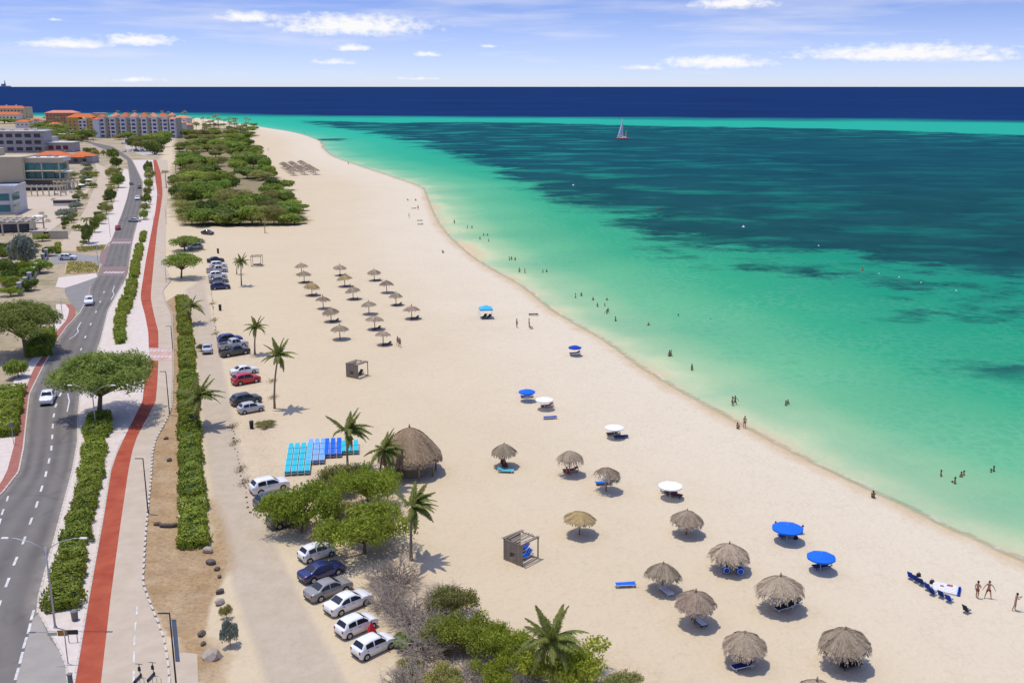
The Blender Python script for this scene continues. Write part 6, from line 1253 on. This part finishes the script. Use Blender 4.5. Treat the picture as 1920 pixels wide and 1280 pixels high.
# long orange roof
t = bld('shop_row', 66, 307, 2, 'long low shop row under bright orange tiled roofs'); boxp(t, 'wall', greyw, (16, 6, 2.2), (36, 10, 4.4))
for cx, cy, w in ((8, 8, 20), (26, 6, 15)): hip(t, 'roof', roofm, cx, cy, 4.4 + (.3 if cx < 10 else 0), w, 12, 2.3)
hip(t, 'front_roof', roofm, 22, -1.2, 4.0, 16, 5, 1.3)
for k in range(7): boxp(t, 'roof_rib', wallw, (-1 + k * 5.4, 8, 7.0), (.4, .6, .5))
for k in range(6): win(t, 3 + k * 5.2, 1.9, 2.6, 2.0, .95, winm)
# cream building with teal glass balconies
t = bld('cream_building', -12, 358, 3, 'cream modern building with teal glass balconies above a pergola'); g = mpp(358)
boxp(t, 'wall', cream, (5.5, 8, 7.4), (16, 14, 14.8)); boxp(t, 'wall', cream, (21, 9.5, 7.0), (15, 10, 14)); boxp(t, 'side_wing', cream, (-6, 9, 9), (12, 14, 18))
boxp(t, 'parapet', cream, (21.5, 4.2, 13.0), (17, .5, 2.4)); boxp(t, 'roof_deck', wallw, (21.5, 9.5, 14.06), (15.6, 10.4, .12)); boxp(t, 'parapet', wallw, (29.6, 9, 13.4), (.5, 10, 1.8))
for f in range(2):
    boxp(t, 'balcony_slab', cream, (22, 2.6, 4.9 + f * 3.6), (17.5, 4.2, .4))
    for k in range(4): o = boxp(t, 'glass_panel', tealg, (15.6 + k * 4.2, 3.2 if k < 3 else 3.6, 6.6 + f * 3.6), (3.9, .12, 2.6))
    for k in range(3): boxp(t, 'column', cream, (14.0 + k * 7.6, .9, 6.7 + f * 3.6), (.4, .4, 3.2))
    boxp(t, 'glass_panel', tealg, (28.6, 7.5, 6.6 + f * 3.6), (.12, 7.5, 2.6))
[boxp(t, 'roof_unit', greyw, (17 + k * 4.0, 10 + (k % 2) * 2, 14.6), (1.6, 1.2, .9)) for k in range(3)]; boxp(t, 'glazed_front', winm, (14, -.6, 1.9), (22, .3, 3.6)); boxp(t, 'canopy', wallw, (30, 5, 8.0), (7, 5, .6))
for z in (8.6, 11.8): win(t, 0, z, 1.0, .9, .95, winm)
def pergola(u, v, rz, w, d, h, label, n=9):
    t = empty('pergola', (*P(u, v), 0), R(rz)); tag(t, label, 'pergola', 'cream pergolas')
    for k in range(n): boxp(t, 'beam', beamm, (lerp(-w / 2, w / 2, k / (n - 1)), 0, h), (.3, d, .3))
    for s in (-1, -.33, .33, 1): boxp(t, 'cross_beam', beamm, (0, s * d / 2 * .96, h - .29), (w, .3, .28))
    for s in (-1, -.5, 0, .5, 1): boxp(t, 'post', beamm, (s * w / 2 * .96, -d / 2 * .96, h / 2 - .2), (.4, .4, h - .4)); boxp(t, 'post', beamm, (s * w / 2 * .96, d / 2 * .96, h / 2 - .2), (.4, .4, h - .4))
pergola(76, 367, 3, 20, 6, 4.2, 'cream slatted pergola in front of the cream building', 11); pergola(124, 357, 38, 9, 6, 4.2, 'short angled pergola at the corner of the cream building', 6); pergola(16, 436, 14, 19, 15, 4.0, 'cream slatted pergola at the left edge below the terrace', 8)
t = bld('pool_roof_building', -14, 402, 12, 'building with a blue roof pool cut by the left edge'); boxp(t, 'wall', wallw, (2, 7, 4.6), (13, 16, 9.2)); boxp(t, 'roof_deck', wallw, (2, 7, 9.3), (13.6, 16.6, .3)); boxp(t, 'pool_water', mat('pool_water', (.03, .22, .42), (.05, .32, .52), .4, .08, spec=.5), (1.5, 8, 9.47), (9.5, 9, .06)); boxp(t, 'parapet', wallw, (2, -1.2, 9.8), (13.6, .3, .9)); boxp(t, 'parapet', wallw, (8.6, 7, 9.8), (.3, 16.2, .9))
for f in range(2):
    for k in range(2): win(t, -1 + k * 5.4, 2.2 + f * 4, 4.4, 2.6, -1.05, tealg)
    win(t, 8.55, 2.4 + f * 4, 10, 2.6, 0, tealg, 0, 'window', False).rotation_euler = (0, 0, math.pi / 2); 
t = empty('terrace_bar', (*P(124, 385), 0), R(8)); tag(t, 'small dark kiosk with a planted top on the terrace', 'kiosk'); boxp(t, 'wall', winm, (0, 0, 1.0), (8.5, 3, 2)); boxp(t, 'roof', stonew, (0, 0, 2.15), (8.9, 3.4, .3)); boxp(t, 'counter', wallw, (0, -1.75, .5), (8, .4, 1))
t = empty('terrace_wall', (*P(94, 448), 0), R(4)); tag(t, 'low cream wall with a dark gate below the terrace', 'wall'); boxp(t, 'wall', cream, (2.6, 0, 1.2), (5.6, .4, 2.4)); boxp(t, 'wall', cream, (-3.4, 0, 1.2), (3.4, .4, 2.4)); boxp(t, 'gate', trim, (-.95, .05, 1.1), (1.5, .12, 2.2)); boxp(t, 'coping', wallw, (-.2, 0, 2.48), (11.4, .6, .15))
t = empty('glass_pavilion', (*P(10, 434), 0), R(14)); tag(t, 'dark glazed room beneath the pergola at the left edge', 'pavilion'); boxp(t, 'wall', winm, (0, 1.5, 1.6), (16, 10, 3.2)); boxp(t, 'roof', greyw, (0, 1.5, 3.3), (16.4, 10.4, .2))
for k, (u, v, lab) in enumerate([(168, 346, 'white terrace parasol beside the service track'), (152, 356, 'white terrace parasol near the corner of the pergola'), (72, 418, 'white terrace parasol beside the left pergola')]):
    parasol(P(u, v), 1.9, WHITEF, lab, h=2.3)
for k, (u, v) in enumerate([(106, 366), (118, 362), (134, 362), (142, 368), (100, 376), (84, 408), (78, 402), (90, 416)]):
    t = empty('terrace_table', (*P(u, v), .05), k * .7); tag(t, '%s dark table from the pergola end on the pale terrace' % ORD[k], 'table', 'tables on the terrace'); boxp(t, 'table_top', DARKF, (0, 0, .74), (1.6, .9, .06)); [boxp(t, 'leg', trim, (x, y, .36), (.08, .08, .7)) for x in (-.65, .65) for y in (-.35, .35)]; [boxp(t, 'bench', DARKF, (0, y, .42), (1.6, .3, .06)) for y in (-.75, .75)]
# pillared garden wall
t = empty('garden_wall', (0, 0, 0)); tag(t, 'low garden wall with grey stone pillars by the side road', 'wall'); GW = [P(u, v) for u, v in [(38, 553), (49, 543), (57, 533), (64, 523), (70, 514), (76, 505), (82, 496), (88, 487)]]
for i, (x, y) in enumerate(GW):
    MB().bbox((x, y, 1.35), (.75, .75, 2.7), .04).build('pillar', greyw, t); MB().bbox((x, y, 2.79), (.95, .95, .18), .04).build('pillar_cap', flatroof, t)
    if i:
        a, b = GW[i - 1], GW[i]; d = math.dist(a, b); h = math.atan2(b[1] - a[1], b[0] - a[0]); mx, my = (a[0] + b[0]) / 2, (a[1] + b[1]) / 2; MB().box((mx, my, .45), (d - .76, .3, .9), h).build('wall_panel', greyw, t)
        for k in range(int(d / .45)): f = (k + .8) / (d / .45 + .6); MB().box((lerp(a[0], b[0], f), lerp(a[1], b[1], f), 1.5), (.05, .05, 1.2), h).build('railing_bar', blackm, t)
# ================================================================== people
SK = [mat('skin_' + n, c, tuple(x * .9 for x in c), 9, .6, spec=.3) for n, c in (('tan', (.42, .22, .13)), ('fair', (.55, .33, .23)), ('brown', (.27, .14, .085)))]
HAIRM = [mat('hair_dark', (.02, .015, .012), rough=.6), mat('hair_brown', (.07, .04, .02), rough=.6), mat('hair_fair', (.30, .20, .09), rough=.6)]
CLO = {n: mat('swim_' + n, c, rough=.8) for n, c in (('red', (.45, .02, .02)), ('navy', (.02, .03, .10)), ('mauve', (.22, .15, .22)), ('black', (.02, .02, .02)), ('orange', (.55, .10, .02)), ('white', (.7, .7, .68)), ('maroon', (.24, .05, .03)))}
def skin_mesh(name, V, E, Rr, root=0, sub=1):
    me = bpy.data.meshes.new(name + '_base'); me.from_pydata(V, E, []); o = bpy.data.objects.new('tmp', me); COL.objects.link(o)
    md = o.modifiers.new('s', 'SKIN'); md.use_smooth_shade = True; sv = me.skin_vertices[0].data
    for i, r in enumerate(Rr): sv[i].radius = r if isinstance(r, tuple) else (r, r); sv[i].use_root = i == root
    sb = o.modifiers.new('u', 'SUBSURF'); sb.levels = sub; sb.render_levels = sub
    dg = bpy.context.evaluated_depsgraph_get(); dg.update(); ev = o.evaluated_get(dg); out = bpy.data.meshes.new_from_object(ev, depsgraph=dg); out.name = name; bpy.data.objects.remove(o); out.materials.clear(); return out
def pose(kind):
    """joint positions; x forward, y left"""
    J = dict(pel=(0, 0, .93), wst=(0, 0, 1.10), chs=(.0, 0, 1.30), nek=(0, 0, 1.47), chn=(.03, 0, 1.53), hed=(.012, 0, 1.63), crn=(0, 0, 1.71))
    for s, y in (('l', 1), ('r', -1)):
        J['sh' + s] = (0, .17 * y, 1.41); J['el' + s] = (-.02, .25 * y, 1.14); J['wr' + s] = (.07, .27 * y, .90); J['hp' + s] = (0, .09 * y, .88); J['kn' + s] = (.02, .11 * y, .49); J['an' + s] = (-.02, .11 * y, .09); J['to' + s] = (.15, .13 * y, .035)
    if kind == 'arms_out':
        for s, y in (('l', 1), ('r', -1)): J['el' + s] = (.0, .38 * y, 1.18); J['wr' + s] = (.08, .50 * y, .96); J['kn' + s] = (.03, .20 * y, .49); J['an' + s] = (-.02, .27 * y, .09); J['to' + s] = (.14, .31 * y, .035)
    if kind == 'hold':
        J['elr'] = (.02, -.24, 1.13); J['wrr'] = (.25, -.16, 1.12); J['knl'] = (.1, .1, .5); J['anl'] = (.1, .11, .09); J['tol'] = (.27, .13, .035)
    if kind == 'photo':
        for s, y in (('l', 1), ('r', -1)): J['el' + s] = (.22, .22 * y, 1.22); J['wr' + s] = (.36, .07 * y, 1.40)
        for k in ('wst', 'chs', 'nek', 'chn', 'hed', 'crn'): a = J[k]; J[k] = (a[0] + (a[2] - .93) * .12, a[1], a[2])
        J['knl'] = (.08, .1, .5); J['anl'] = (.02, .11, .09); J['tol'] = (.19, .13, .035); J['knr'] = (-.08, -.1, .5); J['anr'] = (-.22, -.11, .1); J['tor'] = (-.06, -.13, .035)
    if kind == 'walk':
        J['knl'] = (.18, .1, .52); J['anl'] = (.26, .1, .1); J['tol'] = (.42, .11, .06); J['knr'] = (-.06, -.1, .49); J['anr'] = (-.32, -.1, .14); J['tor'] = (-.18, -.11, .035); J['ell'] = (-.13, .24, 1.17); J['wrl'] = (-.12, .25, .93); J['elr'] = (.08, -.24, 1.15); J['wrr'] = (.26, -.22, 1.0)
    if kind == 'sit':
        for k in ('pel', 'wst', 'chs', 'nek', 'chn', 'hed', 'crn'): a = J[k]; J[k] = (a[0] - .06 * (a[2] - .93) / .5, a[1], a[2] - .80)
        for s, y in (('l', 1), ('r', -1)): J['hp' + s] = (.03, .09 * y, .12); J['kn' + s] = (.38, .15 * y, .44); J['an' + s] = (.56, .13 * y, .09); J['to' + s] = (.72, .15 * y, .04); J['sh' + s] = (-.04, .17 * y, .61); J['el' + s] = (.12, .25 * y, .42); J['wr' + s] = (.32, .18 * y, .46)
    if kind == 'swim':
        for k in list(J): a = J[k]; J[k] = (a[2] - .93, a[1], -a[0] * .5 - .12)
        for s, y in (('l', 1), ('r', -1)): J['el' + s] = (.72, .28 * y, -.14); J['wr' + s] = (.92, .2 * y, -.12); J['to' + s] = (-.95, .11 * y, -.2)
        J['hed'] = (.72, 0, 0.03); J['crn'] = (.80, 0, .09); J['chn'] = (.66, 0, -.06)
    return J
def person_meshes(kind):
    J = pose(kind); names = list(J); ix = {n: i for i, n in enumerate(names)}
    rad = dict(pel=(.125, .10), wst=(.115, .09), chs=(.15, .10), nek=.058, chn=.068, hed=.098, crn=.062, sh=.062, el=.042, wr=.03, hp=.092, kn=.058, an=.042, to=.032)
    E = [('pel', 'wst'), ('wst', 'chs'), ('chs', 'nek'), ('nek', 'chn'), ('chn', 'hed'), ('hed', 'crn')]
    for s in 'lr': E += [('chs', 'sh' + s), ('sh' + s, 'el' + s), ('el' + s, 'wr' + s), ('pel', 'hp' + s), ('hp' + s, 'kn' + s), ('kn' + s, 'an' + s), ('an' + s, 'to' + s)]
    body = skin_mesh('body', [J[n] for n in names], [(ix[a], ix[b]) for a, b in E], [rad.get(n, rad.get(n[:2])) for n in names], 0)
    # palms and fingers, nose and ears, joined to the same mesh
    mb = MB()
    for s, y in (('l', 1), ('r', -1)):
        w = Vector(J['wr' + s]); d = (w - Vector(J['el' + s])).normalized(); sd = Vector((1, 0, 0)) if abs(d.x) < .7 else Vector((0, -y, 0)); sd = (sd - d * sd.dot(d)).normalized(); nn = d.cross(sd)
        mb.tube([w - d * .02, w + d * .05, w + d * .09], [.03, .038, .034], 6)
        for k in range(4): b = w + d * .085 + sd * (.027 - .018 * k); ln = (.07, .08, .075, .058)[k]; mb.tube([b, b + d * ln * .55 + nn * .006, b + d * ln + nn * .02], [.0095, .009, .007], 5)
        b = w + d * .03 + sd * .03; mb.tube([b, b + d * .03 + sd * .03, b + d * .065 + sd * .035], [.011, .01, .008], 5)
    h = Vector(J['hed']); 
    if kind != 'swim': mb.tube([h + Vector((.085, 0, -.005)), h + Vector((.115, 0, -.03)), h + Vector((.09, 0, -.045))], [.008, .016, .012], 5); [mb.tube([h + Vector((-.01, y * .09, .02)), h + Vector((-.015, y * .108, -.0)), h + Vector((-.01, y * .09, -.035))], [.01, .016, .01], 5) for y in (-1, 1)]
    ex = mb.mesh('x', None); bm = bmesh.new(); bm.from_mesh(body); bm.from_mesh(ex); bm.to_mesh(body); bm.free()
    sh = {}
    nm2 = ['pel', 'wst', 'hpl', 'hpr', 'knl', 'knr']; V = [Vector(J[n]) for n in nm2]; V[1] = V[0].lerp(V[1], .55); V[4] = V[2].lerp(V[4], .55); V[5] = V[3].lerp(V[5], .55)
    short = skin_mesh('shorts', [tuple(v) for v in V], [(0, 1), (0, 2), (0, 3), (2, 4), (3, 5)], [(.142, .117), (.13, .105), .112, .112, .105, .105], 0)
    hb = MB(); c = h + Vector((-.018, 0, .025)); K = 12; prof_ = [(0, .118), (.055, .105), (.092, .065), (.112, .01), (.110, -.04), (.09, -.085)]
    if kind == 'swim': c = h + Vector((.02, 0, .03))
    hb.lathe(prof_, K, tuple(c)); cut = [i for i, f in enumerate(hb.f) if not (sum(hb.v[q][0] - c.x for q in f) / 4 > .045 and sum(hb.v[q][2] - c.z for q in f) / 4 < .03)]; hb.f = [hb.f[i][::-1] for i in cut]; hb.sm = [hb.sm[i] for i in cut]
    top = MB(); cc = Vector(J['chs']); 
    return body, short, hb.mesh('hair', None), skin_mesh('top', [tuple(Vector(J['chs']) - Vector((0, 0, .05))), tuple(Vector(J['chs']) + Vector((0, 0, .03)))] if kind != 'swim' else [tuple(Vector(J['chs']) - Vector((.05, 0, 0))), tuple(Vector(J['chs']) + Vector((.03, 0, 0)))], [(0, 1)], [(.158, .112), (.158, .108)], 0)
PM = {k: person_meshes(k) for k in ('stand', 'arms_out', 'hold', 'photo', 'walk', 'sit', 'swim')}
def person(xy, z, kind, rz, label, skin=0, hair=0, cloth='navy', top=None, s=1.0, group=None, shirt=None):
    t = empty('person', (*xy, z), R(rz), s); tag(t, label, 'person', group); b, sh, h, tp = PM[kind]
    bo = obj('body', colored(b, SK[skin]), t); obj('hair', colored(h, HAIRM[hair]), t); obj('shorts', colored(sh, CLO[cloth]), t)
    if top: obj('top', colored(tp, CLO[top]), t)
    return t
def pp(u, v, kind, rz, label, **k): x, y = P(u, v); return person((x, y), gz(x, y), kind, rz, label, **k)
pp(1831, 1121, 'hold', 35, 'person in a maroon swimsuit standing in profile, left of the pair', hair=0, cloth='maroon', top='maroon'); pp(1852, 1121, 'arms_out', -100, 'person in red shorts standing with legs apart beside another', hair=1, cloth='maroon'); pp(1902, 1144, 'photo', -20, 'person in mauve shorts holding both hands up at the right edge', hair=0, cloth='mauve')
pp(1396, 798, 'stand', -90, 'person in red shorts standing at the waterline', cloth='red'); pp(1383, 800, 'sit', 60, 'person sitting in the shallows beside the one in red shorts', hair=0); pp(1637, 929, 'sit', 70, 'person crouching alone at the waterline', hair=0, skin=2, cloth='black')
pp(746, 648, 'walk', -60, 'left one of two people walking beside the far palapas', skin=2, cloth='black'); pp(750, 651, 'walk', -60, 'right one of two people walking beside the far palapas', skin=2, cloth='navy'); pp(969, 614, 'stand', 30, 'thin person standing alone left of the one in red', skin=0); pp(992, 614, 'stand', 10, 'person dressed in bright red near the waterline', cloth='orange', top='orange', s=1.05)
pp(1455, 993, 'sit', -30, 'bather sitting left of the blue parasol', hair=1); pp(1503, 1000, 'sit', 200, 'bather sitting right of the blue parasol', hair=0, cloth='black', top='black'); pp(1600, 1246, 'sit', 140, 'person sitting under the largest palapa, right one', hair=0, skin=0, cloth='mauve', top='mauve'); pp(1582, 1248, 'sit', 60, 'person sitting under the largest palapa, left one', skin=2, hair=0); pp(1398, 1250, 'sit', 120, 'person resting under the bottom palapa', skin=0)
pp(767, 409, 'stand', 0, 'person standing inland of the far waterline loungers', skin=2); pp(784, 393, 'stand', 60, 'person standing by the far waterline lounger', skin=2); pp(779, 376, 'sit', 60, 'person sitting farthest up the beach bend', skin=2); pp(764, 376, 'sit', 10, 'person sitting inland at the beach bend', skin=2); pp(830, 474, 'sit', 60, 'person sitting on sand near a weed line at the water', skin=2); pp(571, 250, 'stand', 60, 'distant person at the far beach head', skin=2); pp(602, 270, 'walk', -60, 'distant person walking the far waterline, upper', skin=2); pp(604, 277, 'walk', -60, 'distant person walking the far waterline, lower', skin=2); pp(653, 309, 'stand', 60, 'distant person beside the far long waterline', skin=2); pp(503, 283, 'stand', 60, 'distant person at the edge of the thicket', skin=2)
pp(1063, 888, 'sit', 60, 'person lying back under the ragged palapa', skin=0, cloth='red', top='red')
# bathers in the water, standing on the sea bed
SW = [(852, 419, 'lone bather off the upper beach bend'), (876.5, 428, 'left one of a pair of bathers off the beach bend'), (885, 428, 'right one of a pair of bathers off the beach bend'), (907, 442, 'left one of a trio of bathers below the pair'), (914, 442, 'right one of a trio of bathers below the pair'), (916, 453, 'lowest one of a trio of bathers below the pair'), (955, 488, 'left one of three bathers close together'), (959, 487, 'middle one of three bathers close together'), (966, 488, 'right one of three bathers close together'), (974, 511, 'left one of two bathers closest to shore in the upper group'), (984, 512, 'right one of two bathers closest to shore in the upper group'), (1018, 511, 'left one of two bathers far from the upper group'), (1025, 510, 'right one of two bathers far from the upper group'),
      (1079, 558, 'leftmost bather of the central group'), (1090, 555, 'second bather from the left in the central group'), (1112, 563, 'bather in the top middle of the central group'), (1138, 563, 'bather at the top right of the central group'), (1120, 575, 'bather in the middle left of the central group'), (1134, 574, 'bather in the middle right of the central group'), (1138, 588, 'front one of two close bathers in the central group'), (1140, 584, 'back one of two close bathers in the central group'), (1154, 602, 'lowest bather of the central group'), (1216, 610, 'lone bather right of the central group'), (1272, 592, 'lone bather farther out right of the central group'),
      (1255, 668, 'left bather of a close pair near the blue parasol'), (1258, 667, 'right bather of a close pair near the blue parasol'), (1297, 694, 'lone bather below the close pair'), (1373, 760, 'left bather of the pair off the person in red shorts'), (1378, 758, 'right bather of the pair off the person in red shorts'), (1473, 760, 'left bather of the embracing pair in mid water'), (1477, 758, 'right bather of the embracing pair in mid water'), (1764, 892, 'leftmost bather of the near right group'), (1790, 906, 'lowest bather of the near right group'), (1802, 894, 'middle bather of the near right group'), (1807, 890, 'back bather of the near right group'), (1858, 885, 'left bather of the rightmost pair'), (1863, 883, 'right bather of the rightmost pair'), (540 + 360, 449, 'bather crouching near the upper shore')]
random.seed(3)
for i, (u, v, lab) in enumerate(SW):
    x, y = P(u, v, SEA_Z); person((x, y), max(gz(x, y), SEA_Z - 1.05 - .12 * (i % 3)), ['stand', 'arms_out', 'hold'][i % 3], random.uniform(0, 360), lab, [2, 0, 2, 2][i % 4], 0, ['navy', 'black', 'red'][i % 3], group='bathers standing in the sea')
for (u, v, rz, lab) in [(1326, 598, 10, 'swimmer lying flat in the water right of the central group'), (857, 435, 10, 'swimmer lying flat near the upper shore'), (1798, 905, 160, 'swimmer stretched out in the near right group')]:
    x, y = P(u, v, SEA_Z); person((x, y), SEA_Z, 'swim', rz, lab, 2, 0, 'black')
# ================================================================== boats and buoys
def sailboat():
    x, y = P(1167, 261, SEA_Z); t = empty('sailboat', (x, y, SEA_Z), R(188), 1.12); tag(t, 'red hulled sailboat with a white sail on the dark reef water', 'sailboat')
    redh = mat('hull_red', (.50, .12, .09), (.42, .08, .06), 1, .4); n = 12
    for s in (-1, 1):
        vs = []; 
        for i in range(n):
            f = i / (n - 1); px = -4.6 + 9.2 * f; w = .5 * (1 - max(0, (f - .55) / .45) ** 2 * .95); sh = .95 + .25 * f
            vs += [(px, s * 1.9 - w, sh), (px, s * 1.9 - w * .8, .1), (px, s * 1.9, -.35), (px, s * 1.9 + w * .8, .1), (px, s * 1.9 + w, sh)]
        fs = [(i * 5 + j, (i + 1) * 5 + j, (i + 1) * 5 + (j + 1) % 5, i * 5 + (j + 1) % 5) for i in range(n - 1) for j in range(5)] + [tuple(range(5)), tuple((n - 1) * 5 + j for j in range(5))[::-1]]
        MB().add(vs, fs, True).build('hull', redh, t)
    MB().bbox((-.6, 0, 1.05), (5.6, 3.4, .2), .05).build('deck', whitep, t); MB().bbox((-1.4, 0, 1.5), (2.6, 2.4, .7), .2).build('cabin', whitep, t); MB().tube([(.8, 0, 1), (.2, 0, 16.5)], [.12, .06], 7).build('mast', steel, t); MB().tube([(.75, 0, 2.3), (-3.9, .3, 2.2)], .07, 6).build('boom', steel, t)
    def sail(a, b, c, bel, nm):
        a, b, c = Vector(a), Vector(b), Vector(c); vs = []; k = 8
        for i in range(k + 1):
            for j in range(k + 1):
                f = i / k; g = j / k * (1 - f); p = a * (1 - f - g) + b * f + c * g; p = p + Vector((0, bel * 4 * f * (1 - f) * (1 - abs(2 * g / max(1 - f, .01) - 1)) + bel * math.sin(math.pi * g), 0)); vs.append(p)
        MB().add(vs, [(i * (k + 1) + j, i * (k + 1) + j + 1, (i + 1) * (k + 1) + j + 1, (i + 1) * (k + 1) + j) for i in range(k) for j in range(k)], True).build(nm, WHITEF, t)
    sail((4.3, 0, 1.4), (.35, 0, 15.2), (1.0, .5, 1.9), .35, 'jib'); sail((.7, 0, 2.4), (.25, 0, 15.8), (-.6, .3, 2.4), .2, 'mainsail')
    MB().bbox((-3.0, 0, 4.0), (.35, 2.6, 4.6), .1).build('furled_awning', mat('awning', (.45, .24, .18), (.5, .3, .22), 1, .8), t)
sailboat()
for i, (u, v, m, s, lab) in enumerate([(1075, 348, WHITEF, 1.1, 'white buoy at the upper edge of the reef'), (1235, 391, REDF, .8, 'red buoy over the reef middle'), (1394, 426, WHITEF, 1.0, 'white buoy over the dark reef'), (1617, 507, REDF, .8, 'red buoy below the reef edge'), (1535, 461, WHITEF, .5, 'small white buoy left in the reef line'), (1648, 513, WHITEF, .4, 'small white buoy nearest the red one'), (1686, 520, WHITEF, .4, 'small white buoy second from the red one'), (1727, 530, WHITEF, .4, 'small white buoy third from the red one'), (1793, 545, WHITEF, .4, 'small white buoy farthest right')]):
    x, y = P(u, v, SEA_Z); t = empty('buoy', (x, y, SEA_Z), 0, s); tag(t, lab, 'buoy', 'mooring buoys'); MB().lathe([(0, -.4), (.4, -.3), (.5, 0), (.38, .3), (.12, .45), (.1, .8), (0, .85)], 12).build('float_body', m, t); MB().lathe([(.1, .8), (.16, .85), (.1, .95), (0, .97)], 8).build('top_mark', blackm, t)
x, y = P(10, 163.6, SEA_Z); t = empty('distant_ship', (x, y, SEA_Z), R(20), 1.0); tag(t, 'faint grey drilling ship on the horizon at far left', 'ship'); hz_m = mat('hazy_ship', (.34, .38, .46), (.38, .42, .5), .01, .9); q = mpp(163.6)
MB().bbox((0, 0, 3 * q * .5), (20 * q, 4 * q, 2.4 * q), q).build('hull', hz_m, t); MB().box((-4 * q, 0, 4.2 * q), (5 * q, 3 * q, 3.5 * q)).build('superstructure', hz_m, t); MB().tube([(0, 0, 2.5 * q), (0, 0, 13 * q)], [1.6 * q, .5 * q], 4).build('derrick', hz_m, t)
